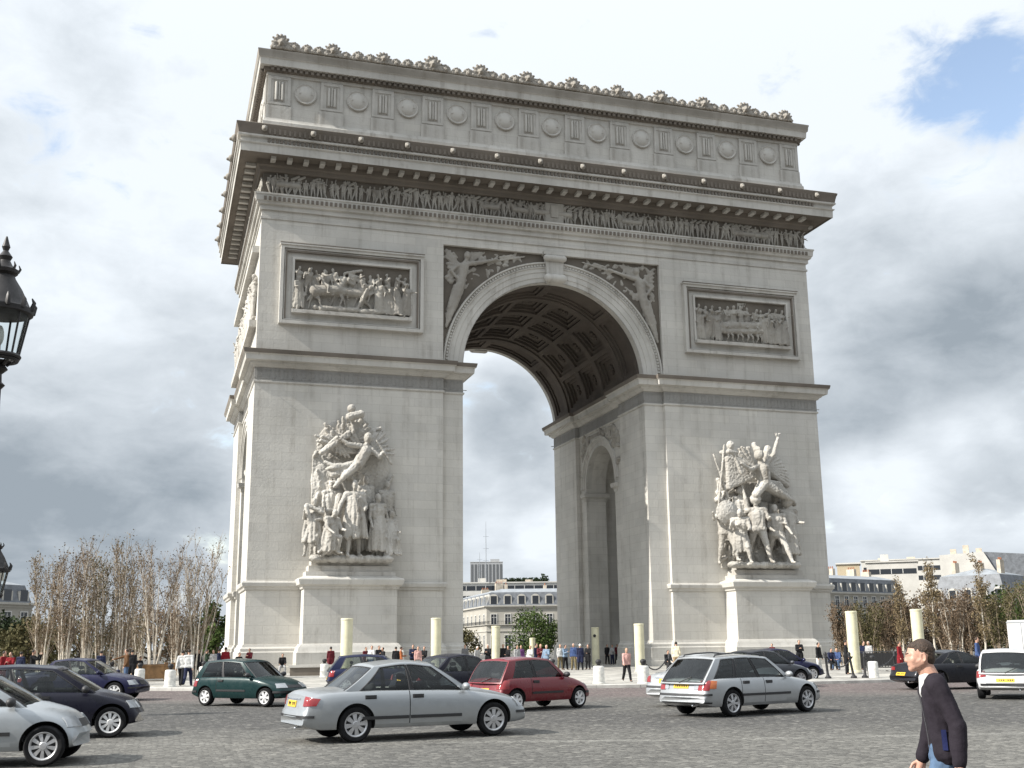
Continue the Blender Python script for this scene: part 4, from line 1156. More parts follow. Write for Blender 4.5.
# frieze of small marching figures, all the way round front and left side
def frieze_strip(L, seed):
    mb = MB(); rg = random.Random(seed); n = int(L / .46)
    for i in range(n):
        x = -L/2 + L * (i + .5) / n + rg.uniform(-.08, .08); hh = rg.uniform(1.45, 1.75)
        if rg.random() < .08 and i < n - 3:
            horse(mb, x + .4, -.05, 33.84, 1.35, rg.choice((-1, 1)))
        J = place(skeleton(hh, dict(la=(rg.uniform(-20, 90), rg.uniform(5, 40), rg.uniform(0, 80), 0), ra=(rg.uniform(-20, 90), rg.uniform(5, 40), rg.uniform(0, 80), 0), ll=(rg.uniform(-25, 30), 6, rg.uniform(0, 25)), rl=(rg.uniform(-25, 30), 6, rg.uniform(0, 25)), lean=rg.uniform(-6, 18), turn=rg.uniform(-60, 60))), (x, -.04, 33.84), rg.uniform(-1.3, 1.3), (1, .55, 1))
        flesh(mb, J, hh, fat=1.2, seg=5)
        if rg.random() < .5: mb.capsule((x + .1, -.1, 34.4), (x + rg.uniform(-.3, .3), -.08, 35.5), .04, .04, 5)
        if rg.random() < .4: mb.capsule((x, -.02, 35.2), (x + .4, -.02, 35.45), .12, .1, 5)
    return mb
mb = frieze_strip(2 * HW - .2, 77)
mb.box(-.75, .75, -.22, .05, 33.84, 35.5); mb.box(-.3, .3, -.3, -.2, 34.3, 35.3)
mb.build('figure_frieze', ST_RELIEF, arch, 60)
for s in (-1, 1):
    me = frieze_strip(DP - .2, 78 + s).mesh('figure_frieze', ST_RELIEF, 60)
    o = link('figure_frieze', me, arch); o.location = (s * HW, YC, 0); o.rotation_euler = (0, 0, s * pi / 2)

# ------------------------------------------------------------------ cars
def paint(name, c, metal=0.0, rough=0.32, dirt=0.12):
    m, n, b = material(name)
    tcn = n.new('ShaderNodeTexCoord'); P = tcn.outputs['Object']
    sp = n.new('ShaderNodeSeparateXYZ'); n.link(P, sp.inputs[0])
    # road dust of its own patchy shape, thickest along the sills
    low = n.ramp(sp.outputs[2], 0.62, 0.2)
    d = n.math('MULTIPLY', n.math('ADD', n.math('MULTIPLY', low, 1.6), 0.35), n.ramp(n.noise(P, 5, 6, 0.7), 0.3, 0.75))
    n.link(n.mix(n.math('MULTIPLY', d, dirt if max(c) > .15 else dirt * .3, clamp=True), c, (0.20, 0.19, 0.17)), b.inputs['Base Color'])
    b.inputs['Metallic'].default_value = metal
    n.link(n.ramp(n.noise(P, 8, 5, 0.6), 0.3, 0.8, rough - .05, rough + .15), b.inputs['Roughness'])
    dk = max(c) < .15
    if dk: b.inputs['Specular IOR Level'].default_value = 0.25
    b.inputs['Coat Weight'].default_value = 0.18 if dk else 0.45; b.inputs['Coat Roughness'].default_value = 0.06
    return m
def glass_mat(name, tint, base=0.06, ior=1.5):
    m = bpy.data.materials.new(name); m.use_nodes = True
    n = NT(m.node_tree); n.n.clear()
    tr = n.new('ShaderNodeBsdfTransparent'); setc(tr.inputs[0], tint)
    gl = n.new('ShaderNodeBsdfGlossy'); gl.inputs['Roughness'].default_value = 0.03; setc(gl.inputs[0], (0.9, 0.92, 0.92))
    fr = n.new('ShaderNodeFresnel'); fr.inputs[0].default_value = ior
    k = n.math('ADD', fr.outputs[0], base, clamp=True)
    mx = n.new('ShaderNodeMixShader'); n.link(k, mx.inputs[0]); n.link(tr.outputs[0], mx.inputs[1]); n.link(gl.outputs[0], mx.inputs[2])
    o = n.new('ShaderNodeOutputMaterial'); n.link(mx.outputs[0], o.inputs[0])
    return m
GLASS = glass_mat('car_glass', (0.55, 0.59, 0.58), 0.015)
RUBBER = plain('tyre_rubber', (0.013, 0.013, 0.014), 0.9, spec=.2, vary=0.3, vscale=12)
TRIM = plain('black_trim', (0.03, 0.03, 0.032), 0.55)
GAP = plain('panel_gap', (0.012, 0.012, 0.012), 0.9)
WELL = plain('wheel_well', (0.02, 0.02, 0.02), 0.95)
RIM = plain('wheel_silver', (0.50, 0.50, 0.51), 0.38, 0.6, vary=0.12, vscale=15)
RIMDARK = plain('wheel_backing_disc', (0.05, 0.05, 0.05), 0.7)  # dark backing disc behind the spokes
HUBWHITE = plain('bright_hubcap', (0.66, 0.66, 0.66), 0.45, 0.2, vary=0.1, vscale=12)
SEAT = plain('seat_cloth', (0.05, 0.05, 0.055), 0.9)
PLATE_Y = plain('plate_yellow', (0.72, 0.46, 0.04), 0.5, vary=.1, vscale=40)
PLATE_W = plain('plate_white', (0.75, 0.75, 0.72), 0.5)
def lamp_mat(name, c, rough=0.12):
    m, n, b = material(name); setc(b.inputs['Base Color'], c); b.inputs['Roughness'].default_value = rough
    b.inputs['Coat Weight'].default_value = 1.0; b.inputs['Coat Roughness'].default_value = 0.03
    tcn = n.new('ShaderNodeTexCoord'); wv = n.new('ShaderNodeTexWave'); wv.inputs['Scale'].default_value = 26; n.link(tcn.outputs['Object'], wv.inputs[0])
    bp = n.new('ShaderNodeBump'); bp.inputs['Strength'].default_value = 0.35; bp.inputs['Distance'].default_value = .01; n.link(wv.outputs['Fac'], bp.inputs['Height']); n.link(bp.outputs[0], b.inputs['Normal'])
    return m
RED = lamp_mat('red_lens', (0.26, 0.008, 0.010)); AMBER = lamp_mat('amber_lens', (0.55, 0.13, 0.015)); CLEAR = lamp_mat('clear_lens', (0.33, 0.35, 0.37), 0.08)
CHROME = plain('chrome', (0.75, 0.75, 0.76), 0.12, 1.0)

def pchip(pts):
    xs = [p[0] for p in pts]; ys = [p[1] for p in pts]; n = len(xs)
    h = [xs[i+1] - xs[i] for i in range(n-1)]; d = [(ys[i+1] - ys[i]) / h[i] for i in range(n-1)]
    m = [0.0] * n
    for i in range(1, n-1):
        m[i] = 0 if d[i-1] * d[i] <= 0 else 2 * d[i-1] * d[i] / (d[i-1] + d[i])
    m[0], m[-1] = d[0], d[-1]
    def f(x):
        x = min(max(x, xs[0]), xs[-1]); i = 0
        while i < n-2 and x > xs[i+1]: i += 1
        t = (x - xs[i]) / h[i]
        return (2*t**3 - 3*t*t + 1) * ys[i] + (t**3 - 2*t*t + t) * h[i] * m[i] + (-2*t**3 + 3*t*t) * ys[i+1] + (t**3 - t*t) * h[i] * m[i+1]
    return f
WHEELS = {}
def wheel_meshes(r, n, wide, mat):
    key = (r, n, wide, mat.name)
    if key in WHEELS: return WHEELS[key]
    M = Matrix.Rotation(R(90), 3, 'X')            # lathe axis -> -Y (outer side)
    t = MB(); t.lathe([(r*.66, -.09), (r*.70, -.10), (r*.9, -.105), (r*.97, -.085), (r, -.055), (r, .055), (r*.97, .085), (r*.9, .105), (r*.70, .10), (r*.66, .09)], (0,0,0), 36, M, False)
    tm = t.mesh('tyre', RUBBER, 40)
    m = MB(); ro = r * .70
    m.mat = 1; m.lathe([(0.001, .035), (ro*.96, .035), (ro*.96, .02), (.001, .02)], (0,0,0), 28, M, False)
    m.mat = 0; m.lathe([(ro*.93, .03), (ro*.97, .085), (ro, .095), (ro*1.0, .10), (ro*.95, .10), (ro*.86, .082), (ro*.84, .06), (ro*.84, .03)], (0,0,0), 36, M, False)
    m.lathe([(ro*.30, .03), (ro*.30, .088), (ro*.24, .098), (ro*.10, .10), (.001, .10)], (0,0,0), 20, M, False)
    for k in range(n):
        a = 2*pi*k/n
        w0, w1 = ro * wide * .55, ro * wide
        pts = []
        for (rr, ww) in ((ro*.22, w0), (ro*.88, w1)):
            for sgn in (-1, 1): pts.append((rr, sgn * ww))
        def q(p, z):
            x, y = p; v = Vector((x*cos(a) - y*sin(a), x*sin(a) + y*cos(a), z)); return M @ v
        vs = [q(p, .092 if i < 2 else .084) for i, p in enumerate(pts)] + [q(p, .04) for p in pts]
        m.add(vs, [(0,1,3,2), (0,4,5,1), (2,3,7,6), (0,2,6,4), (1,5,7,3)])
    rm = m.mesh('rim', [mat, RIMDARK], 30, fix=False)
    WHEELS[key] = (tm, rm)
    return WHEELS[key]

def make_car(name, label, S, pm, loc, rz, group='cars driving round the square'):
    L, W, H, wb, fo, rw, tw = S['L'], S['W'], S['H'], S['wb'], S['fo'], S['rw'], S['tw']
    ro = L - wb - fo; off = ro + wb / 2               # x = s - off
    hw = W / 2
    cw0 = S['cw']; L0 = S['top'][-1][0]
    fit = lambda pts: [(s if s <= cw0 else cw0 + (s - cw0) * (L - cw0) / (L0 - cw0), z) for (s, z) in pts]
    top, belt = pchip(fit(S['top'])), pchip(fit(S['belt']))
    root = thing(name, label, S.get('cat', 'car'), loc, rz, group)
    zsill = S.get('sill', .24)
    def zbot(s): return zsill + .10 * max(0, 1 - s / .5) ** 2 + .06 * max(0, 1 - (L - s) / .5) ** 2
    def wf(s): return 1 - S.get('tr', .12) * max(0, 1 - s / .8) ** 2.2 - S.get('tf', .16) * max(0, 1 - (L - s) / .9) ** 2.2
    br, bf = S.get('br', .10), S.get('bf', .17)
    def skew(s, y): k = (y / hw) ** 2; return br * k * math.exp(-s / .45) - bf * k * math.exp(-(L - s) / .5)
    FR = [(0, 0, 'b'), (.80, 0, 'b'), (.925, .02, 'b'), (.965, .12, 'b'), (.985, .26, 'b'), (1.0, .45, 'b'), (1.0, .60, 'b'), (.99, .75, 'b'), (.975, .87, 'b'), (.95, .96, 'b'), (.925, 1.0, 'b'), (.88, 0, 't'), (.70, .5, 't'), (.38, .85, 't'), (0, 1, 't')]
    def ringpts(s):
        zb = zbot(s); zt = top(s); zs = min(belt(s), zt - .012); w_ = hw * wf(s); pts = []
        for (a, f, k) in FR:
            z = zb + f * (zs - zb) if k == 'b' else zs + .012 + f * (zt - zs - .012)
            pts.append((a * w_, z))
        return pts
    doors = S['doors']                                 # boundaries along s, front to back pairs
    st = [0, .03, .07, .12, .2, .3, .42, .58, .75]
    st += [L - x for x in (0, .025, .06, .11, .18, .28, .4, .55, .72, .9)]
    s_ = .9
    while s_ < L - 1.0: st.append(s_); s_ += .2
    for (a, b) in doors:
        for e in (a, b): st += [e - .009, e + .009]
    st = sorted(st); st2 = [st[0]]
    dl = [e for ab in doors for e in ab]
    for x in st[1:]:
        near = any(abs(x - e) < .0095 for e in dl)
        if near or (x - st2[-1] > .02 and not any(abs(x - e) < .05 for e in dl)): st2.append(x)
    if st2[-1] != L: st2.append(L)
    st = st2
    nr = len(FR); vs = []; fs = []
    ringN = 2 * nr - 2
    for s in st:
        hp = ringpts(s)
        full = [(y, z) for (y, z) in hp] + [(-y, z) for (y, z) in hp[-2:0:-1]]
        for (y, z) in full: vs.append((s - off + skew(s, y), y, z))
    for i in range(len(st) - 1):
        for k in range(ringN):
            k2 = (k + 1) % ringN
            fs.append((i*ringN+k, i*ringN+k2, (i+1)*ringN+k2, (i+1)*ringN+k))
    fs.append(tuple(range(ringN))); fs.append(tuple(range((len(st)-1)*ringN, len(st)*ringN)))
    lower = MB(); lower.add(vs, fs)
    solid = lower.mesh('tmp', [])
    bvh = BVHTree.FromPolygons([v.co.copy() for v in solid.vertices], [list(p.vertices) for p in solid.polygons])
    ra = rw + S.get('archgap', .055); cutters = []
    AX = [(-wb/2, rw), (wb/2, rw)]
    for (ax, az) in AX:
        for sg in (1, -1):
            c = MB(); a, b = sorted((sg * (hw - .40), sg * (hw + .2)))
            c.prism([(ax + ra * cos(2*pi*k/40), az + .01 + ra * sin(2*pi*k/40)) for k in range(40)], 'y', a, b); cutters.append(c)
    cutme = boolean(solid, cutters)
    # sort faces into body, wells, gaps, doors
    groups = {}
    V = cutme.vertices
    rgS, cwS = S['rg'], S['cw']
    doormap = []
    for i, (a, b) in enumerate(doors): doormap.append((min(a, b) - off, max(a, b) - off))
    for p in cutme.polygons:
        c = p.center; key = 'body'
        on = False
        for (ax, az) in AX:
            ds = [hypot(V[v].co.x - ax, V[v].co.z - az - .01) for v in p.vertices]
            if max(ds) < ra + .003 and (min(ds) > ra - .003 or abs(abs(c.y) - (hw - .40)) < .002): on = True
        s = c.x + off
        if on: key = 'well'
        elif p.normal.z > .5 and rgS + .10 < s < cwS - .12 and abs(c.y) < hw * .82 and c.z > belt(s) - .05: continue
        elif abs(c.y) > hw * .80 and c.z > zsill + .12 and c.z < belt(s) + .004 and abs(p.normal.y) > .3:
            for i, (a, b) in enumerate(doormap):
                if min(abs(c.x - a), abs(c.x - b)) < .006: key = 'gap'; break
                if a < c.x < b: key = ('door', i, c.y > 0); break
        groups.setdefault(key, []).append(list(p.vertices))
    def sub(keys, name_, mats, parent, smooth=38):
        mb = MB(); idx = {}
        for mi, key in enumerate(keys):
            for f in groups.get(key, []):
                nf = []
                for v in f:
                    if v not in idx: idx[v] = len(mb.v); mb.v.append(tuple(V[v].co))
                    nf.append(idx[v])
                mb.f.append(nf); mb.m.append(mi)
        return mb.build(name_, mats, parent, smooth, fix=False)
    body = sub(['body', 'gap'], 'body', [pm, GAP], root)
    sub(['well'], 'wheel_well', [WELL], root)
    if S.get('sill_trim', True):
        pass
    # ---- decals moulded on the shell
    def cast(o, d):
        h = bvh.ray_cast(Vector(o), Vector(d), 6.0)
        return h[0], h[1]
    def quad(nm, cs, mat, view, n=8, m=3, h=.012, parent=None, mb=None):
        """cs: four (a,z) corners; view 'rear','front','right','left' or (ref, angle)"""
        own = mb is None; mb = mb or MB(); pts = []
        us = [i / n for i in range(n + 1)]; vv = [i / m for i in range(m + 1)]
        US = [0] + us + [1]; VV = [0] + vv + [1]
        good = None
        for jv, v in enumerate(VV):
            for iu, u in enumerate(US):
                a = (cs[0][0]*(1-u) + cs[1][0]*u) * (1-v) + (cs[3][0]*(1-u) + cs[2][0]*u) * v
                z = (cs[0][1]*(1-u) + cs[1][1]*u) * (1-v) + (cs[3][1]*(1-u) + cs[2][1]*u) * v
                if view == 'rear': o, d = (-5, a, z), (1, 0, 0)
                elif view == 'front': o, d = (5, a, z), (-1, 0, 0)
                elif view == 'right': o, d = (a, -4, z), (0, 1, 0)
                elif view == 'left': o, d = (a, 4, z), (0, -1, 0)
                else:
                    ref, an = view; dd = Vector((cos(an), sin(an), 0)); l = Vector((-sin(an), cos(an), 0))
                    o = Vector(ref) + l * a - dd * 4; o.z = z; d = dd
                p, nn = cast(o, d)
                if p is None: p = good[0] if good else Vector(o) + Vector(d) * 3; nn = -Vector(d)
                if nn.dot(Vector(d)) > 0: nn = -nn
                good = (p, nn)
                rim_ = jv in (0, len(VV)-1) or iu in (0, len(US)-1)
                pts.append(p + nn * (-.004 if rim_ else h))
        w_ = len(US)
        mb.add(pts, [(j*w_+i, j*w_+i+1, (j+1)*w_+i+1, (j+1)*w_+i) for j in range(len(VV)-1) for i in range(w_-1)])
        if own: return mb.build(nm, mat, parent or root, 50)
    def mirror_y(cs): return [(-a, z) for (a, z) in cs]
    # ---- doors
    for i, (a, b) in enumerate(doors):
        for left in (True, False):
            key = ('door', i, left)
            if key not in groups: continue
            d = sub([key], 'door', [pm], root)
            s1 = min(a, b); hx = (s1 - off) + .17; hz = belt(s1) - .10
            m = MB(); sg = 1 if left else -1
            p, nn = cast((hx, sg * 4, hz), (0, -sg, 0))
            if p: m.obox(p + nn * .018, .19, .03, .04); m.obox(p + nn * .004, .22, .02, .07); m.build('door_handle', S.get('handle', TRIM), d)
            if S.get('strip'):
                z = S['strip']; mat = S.get('stripmat', TRIM)
                quad('door_moulding', [(a - off + .02, z), (b - off - .02, z), (b - off - .02, z + .055), (a - off + .02, z + .055)], mat, 'left' if left else 'right', 10, 2, .014, d)
    # ---- cabin
    rg, rr, rf, cw = S['rg'], S['rr'], S['rf'], S['cw']
    zrr, zrf = S['zr'], S['zf']
    hwb, hwr = hw * S.get('wb_', .895), hw * S.get('wr_', .70)
    roofz = pchip([(rr, zrr), ((rr * .45 + rf * .55), H), (rf, zrf)])
    smid, shalf = (rg + cw) / 2, (cw - rg) / 2
    def yz(v):
        if v <= .9: t = v / .9; return (hwb + (hwr + .05 - hwb) * t + .022 * sin(pi * t), .93 * t)
        a = (v - .9) / .1 * pi / 2; return (hwr + .05 - (1 - cos(a)) * .09, .93 + .07 * sin(a))
    def xr(v): return rg + (rr - rg) * (yz(v)[1] ** S.get('rpow', 1.0))
    def xf(v): return cw + (rf - cw) * yz(v)[1]
    def tap(s): return 1 - .05 * ((s - smid) / shalf) ** 2
    def zat(s, v): 
        zb = min(belt(s), top(s)) - .03; k = yz(v)[1]
        return zb + (roofz(s) - zb) * k
    def side(u, v, sg):
        s = xr(v) + (xf(v) - xr(v)) * u
        return Vector((s - off, sg * yz(v)[0] * tap(s), zat(s, v)))
    def frontp(w_, v):
        s = xf(v); e = side(1, v, 1); bl = (.20 - .10 * v)
        return Vector((e.x + bl * (1 - w_*w_), e.y * w_, e.z + .035 * v * (1 - w_*w_)))
    def rearp(w_, v):
        e = side(0, v, 1); bl = S.get('rbulge', .10) * (1 - .5 * v)
        return Vector((e.x - bl * (1 - w_*w_), e.y * w_, e.z + .035 * v * (1 - w_*w_)))
    def roofp(u, w_):
        e0 = rearp(w_, 1); e1 = frontp(w_, 1); e = side(u, 1, 1)
        x = e0.x + (e1.x - e0.x) * u
        return Vector((x, e.y * w_, e.z + .035 * (1 - w_*w_)))
    VR = [0, .05, .2, .4, .6, .76, .86, .90, .925, .95, .975, 1]
    v0, v1 = 1, 6                                     # glass rows
    wins = S['win']; us = sorted(set([0, 1] + [x for wn in wins for x in wn] + [i / 14 for i in range(15)]))
    us2 = [us[0]]
    keys_ = set([0, 1] + [x for wn in wins for x in wn])
    for x in us[1:]:
        if x in keys_ or (x - us2[-1] > .03 and all(abs(x - k) > .03 for k in keys_)): us2.append(x)
    us = us2
    shell = MB()
    blackU = S.get('black', [])
    for sg in (1, -1):
        def cellkind(i, j):
            u = (us[i] + us[i+1]) / 2
            if v0 <= j < v1:
                for k, (a, b) in enumerate(wins):
                    if a < u < b: return k
                for (a, b) in blackU:
                    if a < u < b: return 'black'
            return 'paint'
        shell.mat = 0; shell.grid(lambda u, v: side(u, v, sg), us, VR, sg > 0, lambda i, j: cellkind(i, j) == 'paint')
        shell.mat = 1; shell.grid(lambda u, v: side(u, v, sg), us, VR, sg > 0, lambda i, j: cellkind(i, j) == 'black'); shell.mat = 0
        for k, wn in enumerate(wins):
            g = MB(); g.grid(lambda u, v: side(u, v, sg), us, VR, sg > 0, lambda i, j: cellkind(i, j) == k)
            g.build('side_window', GLASS, root, 60, fix=False, weld=1e-5)
            # rubber seal round the pane
            ub = [side(wn[0], VR[v0], sg), side(wn[1], VR[v0], sg), side(wn[1], VR[v1], sg), side(wn[0], VR[v1], sg)]
            path = []
            for (q0, q1, kk) in ((0, 1, 6), (1, 2, 4), (2, 3, 6), (3, 0, 4)):
                for t in range(kk):
                    f_ = t / kk
                    if q0 == 0: path.append(side(wn[0] + (wn[1] - wn[0]) * f_, VR[v0], sg))
                    elif q0 == 1: path.append(side(wn[1], VR[v0] + (VR[v1] - VR[v0]) * f_, sg))
                    elif q0 == 2: path.append(side(wn[1] + (wn[0] - wn[1]) * f_, VR[v1], sg))
                    else: path.append(side(wn[0], VR[v1] + (VR[v0] - VR[v1]) * f_, sg))
            path.append(path[0])
            sm = MB(); sm.tube(path, .013, 5); sm.build('window_seal', S.get('seal', TRIM), root, 60)
    ws_ = [-1, -.92, -.6, -.3, 0, .3, .6, .92, 1]
    shell.grid(frontp, ws_, VR, False, lambda i, j: not (1 <= i < 7 and v0 <= j < v1))
    g = MB(); g.grid(frontp, ws_, VR, False, lambda i, j: 1 <= i < 7 and v0 <= j < v1); g.build('windscreen', GLASS, root, 60, fix=False, weld=1e-5)
    rv0, rv1 = S.get('rglass', (v0, v1))
    shell.grid(rearp, ws_, VR, True, lambda i, j: not (1 <= i < 7 and rv0 <= j < rv1))
    g = MB(); g.grid(rearp, ws_, VR, True, lambda i, j: 1 <= i < 7 and rv0 <= j < rv1); g.build('rear_window', GLASS, root, 60, fix=False, weld=1e-5)
    for (fn, a_, b_) in ((frontp, v0, v1), (rearp, rv0, rv1)):
        path = [fn(-.92 + 1.84 * t / 8, VR[a_]) for t in range(9)] + [fn(.92, VR[a_] + (VR[b_] - VR[a_]) * t / 4) for t in range(1, 5)] + [fn(.92 - 1.84 * t / 8, VR[b_]) for t in range(1, 9)] + [fn(-.92, VR[b_] - (VR[b_] - VR[a_]) * t / 4) for t in range(1, 5)]
        sm = MB(); sm.tube(path, .013, 5); sm.build('window_seal', TRIM, root, 60)
    shell.grid(roofp, [0, .1, .3, .5, .7, .9, 1], ws_)
    shell.build('roof', [pm, TRIM], root, 40, fix=False, weld=1e-4)
    # ---- inside
    m = MB(); x0, x1 = rg - off + .15, cw - off - .05; zf_ = .36
    yb = hw * .80
    zt_ = belt(smid) - .06
    m.add([(x0, -yb, zf_), (x1, -yb, zf_), (x1, yb, zf_), (x0, yb, zf_), (x0, -yb, zt_), (x1, -yb, zt_), (x1, yb, zt_), (x0, yb, zt_)], [(0,1,2,3), (0,4,5,1), (1,5,6,2), (2,6,7,3), (3,7,4,0)])
    m.build('cabin_tub', SEAT, root, fix=False)
    for (sx, sy) in S.get('seats', [(.05, .36), (.05, -.36), (-.85, .34), (-.85, -.34)]):
        xx = sx + S.get('seatx', 0)
        m = MB()
        m.capsule((xx, sy - .16, .55), (xx, sy + .16, .55), .10, .10, 8); m.capsule((xx + .38, sy - .16, .50), (xx + .38, sy + .16, .50), .10, .10, 8)
        for q in (-.16, .16): m.capsule((xx, sy + q, .52), (xx + .38, sy + q, .5), .1, .1, 8); m.capsule((xx - .02, sy + q, .55), (xx - .18, sy + q * .85, zt_ + .15), .08, .06, 8)
        m.capsule((xx - .1, sy - .1, .8), (xx - .1, sy + .1, .8), .1, .1, 8); m.capsule((xx - .18, sy - .15, zt_ + .12), (xx - .18, sy + .15, zt_ + .12), .06, .06, 8)
        m.capsule((xx - .19, sy - .09, zt_ + .29), (xx - .19, sy + .09, zt_ + .29), .065, .065, 8)
        m.build('seat', SEAT, root, 60)
    m = MB(); m.box(x1 - .5, x1 - .02, -yb, yb, zt_ - .25, zt_ + .02); m.build('dashboard', SEAT, root)
    m = MB(); Mw = Matrix.Rotation(R(-65), 3, 'Y')
    ctr = Vector((x1 - .58, .36, zt_ + .02)); m.tube([ctr + Mw @ Vector((.18 * cos(2*pi*k/16), .18 * sin(2*pi*k/16), 0)) for k in range(17)], .015, 5); m.build('steering_wheel', TRIM, root, 60)
    # ---- mirrors
    for sg in (1, -1):
        e = side(.955, .10, sg); m = MB()
        m.ellipsoid(e + Vector((-.02, sg * .15, .06)), .075, .11, .075, None, 10, 8); m.capsule(e + Vector((0, 0, .02)), e + Vector((-.01, sg * .12, .05)), .025, .02, 6)
        m.build('door_mirror', S.get('mirror', pm), root, 50)
    # ---- lights and plates (y>0 side given, mirrored)
    for (nm, mat, view, cs, hh) in S['lamps']:
        for sg in (1, -1):
            c2 = cs if sg > 0 else mirror_y(cs)[::-1]
            c2 = cs if sg > 0 else [(-cs[1][0], cs[1][1]), (-cs[0][0], cs[0][1]), (-cs[3][0], cs[3][1]), (-cs[2][0], cs[2][1])]
            vw = view
            if isinstance(view, tuple):
                kind, yref, an = view
                if kind == 'rear': vw = ((-off, sg * yref, 0), -sg * R(an))
                else: vw = ((L - off, sg * yref, 0), pi + sg * R(an))
                if kind == 'front': c2 = [(-c2[1][0], c2[1][1]), (-c2[0][0], c2[0][1]), (-c2[3][0], c2[3][1]), (-c2[2][0], c2[2][1])]
            quad(nm, c2, mat, vw, 6, 5, hh)
    for (nm, mat, view, cs, hh) in S['bits']:
        pl_ = quad(nm, cs, mat, view, 12, 3, hh)
        if nm == 'number_plate':
            m = MB(); (a0, z0), (a1, z1) = cs[0], cs[2]
            for q in range(7):
                if q in (3,) and rng.random() < .6: continue
                a = a0 + (a1 - a0) * (q + .8) / 8.2; w_ = (a1 - a0) * .040
                p, nn = cast((-5, a, (z0 + z1) / 2), (1, 0, 0))
                if p: m.obox(p - Vector((hh + .004, 0, 0)), .004, w_ * rng.uniform(1.1, 1.7), (z1 - z0) * .58)
            m.build('plate_marks', TRIM, pl_)
    # bumper rubbing strips that wrap the corners
    for (end, z0, z1, mat) in S.get('bumper', []):
        m = MB(); pts = []
        cx = (-off + .55) if end == 'rear' else (L - off - .6)
        angs = [R(-72 + 144 * i / 22) for i in range(23)]
        rows = [(z0, -.004), (z0, .022), (z1, .022), (z1, -.004)]
        for (z, h) in rows:
            for a in angs:
                d = Vector((cos(a), sin(a), 0)) * (1 if end == 'rear' else -1)
                o = Vector((cx, 0, z)) - d * 4
                p, nn = cast(o, d)
                if p is None: p = Vector((cx, 0, z)) - d * .9; nn = -d
                if nn.dot(d) > 0: nn = -nn
                nn = Vector((nn.x, nn.y, 0)).normalized()
                pts.append(p + nn * h)
        k = len(angs); m.add(pts, [(j*k+i, j*k+i+1, (j+1)*k+i+1, (j+1)*k+i) for j in range(3) for i in range(k-1)])
        m.build('bumper_strip', mat, root, 50)
    # ---- wheels
    tm, rm = wheel_meshes(rw, *S['rim'])
    for (ax, az) in AX:
        for sg in (-1, 1):
            we = bpy.data.objects.new('wheel', None); col.objects.link(we); we.parent = root
            we.location = (ax, sg * tw / 2, rw); we.rotation_euler = (0, rng.uniform(0, 1), 0) if sg < 0 else (0, 0, pi)
            t = link('tyre', tm, we); rme = link('rim', rm, we)
    # extras
    if S.get('aerial'):
        s, y = S['aerial']; e = roofp((s - rr) / (rf - rr), y); m = MB(); m.tube([e - Vector((0,0,.01)), e + Vector((-.18, 0, .35))], [.008, .003], 5); m.build('aerial', TRIM, root)
    if S.get('rails'):
        for sg in (1, -1):
            m = MB(); P_ = [roofp(u, sg * .93) + Vector((0, 0, h)) for (u, h) in ((.03, -.01), (.06, .05), (.3, .06), (.6, .06), (.94, .05), (.97, -.01))]
            m.tube(P_, .02, 6); m.build('roof_rail', TRIM, root, 60)
    if S.get('wiper'):
        m = MB(); m.tube([rearp(0, .04) + Vector((-.02, 0, 0)), rearp(-.45, .2) + Vector((-.03, 0, 0))], .012, 5); m.build('rear_wiper', TRIM, root)
    m = MB(); m.capsule((-off + .05, -hw * .45, .27), (-off + .35, -hw * .45, .28), .03, .03, 8); m.build('exhaust_pipe', CHROME, root, 60)
    for me_ in (cutme,): bpy.data.meshes.remove(me_)
    return root

def spec_saloon(**k):
    S = dict(L=4.74, W=1.78, H=1.44, wb=2.83, fo=.84, rw=.318, tw=1.53, sill=.23,
        top=[(0, .47), (.03, .56), (.07, .60), (.11, .86), (.2, .93), (.5, .965), (.95, .985), (1.5, .96), (3.2, .95), (3.45, .945), (3.9, .89), (4.30, .80), (4.54, .70), (4.66, .57), (4.72, .52), (4.74, .46)],
        belt=[(0, .5), (.12, .80), (.6, .885), (1.6, .905), (3.2, .87), (3.8, .80), (4.4, .69), (4.74, .50)],
        rg=.78, rr=1.50, rf=2.62, cw=3.50, zr=1.375, zf=1.385, rpow=.85, tr=.13, tf=.16, bf=.15, br=.12,
        win=[(.115, .50), (.53, .925)], black=[(.50, .53)], doors=[(1.18, 2.13), (2.13, 3.22)],
        strip=.40, rim=(8, .20, RIM),
        lamps=[('tail_lamp', RED, ('rear', .78, 34), [(-.06, .66), (.22, .67), (.26, .79), (-.03, .83)], .016),
               ('head_lamp', CLEAR, ('front', .70, 20), [(-.18, .54), (.20, .54), (.22, .68), (-.15, .70)], .02)],
        bits=[('number_plate', PLATE_Y, 'rear', [(-.26, .64), (.26, .64), (.26, .755), (-.26, .755)], .014),
              ('boot_trim', CHROME, 'rear', [(-.42, .775), (.42, .775), (.42, .80), (-.42, .80)], .016),
              ('grille', TRIM, 'front', [(-.30, .54), (.30, .54), (.26, .68), (-.26, .68)], .01)],
        bumper=[('rear', .455, .50, TRIM), ('front', .42, .47, TRIM)], seatx=.05)
    S.update(k); return S
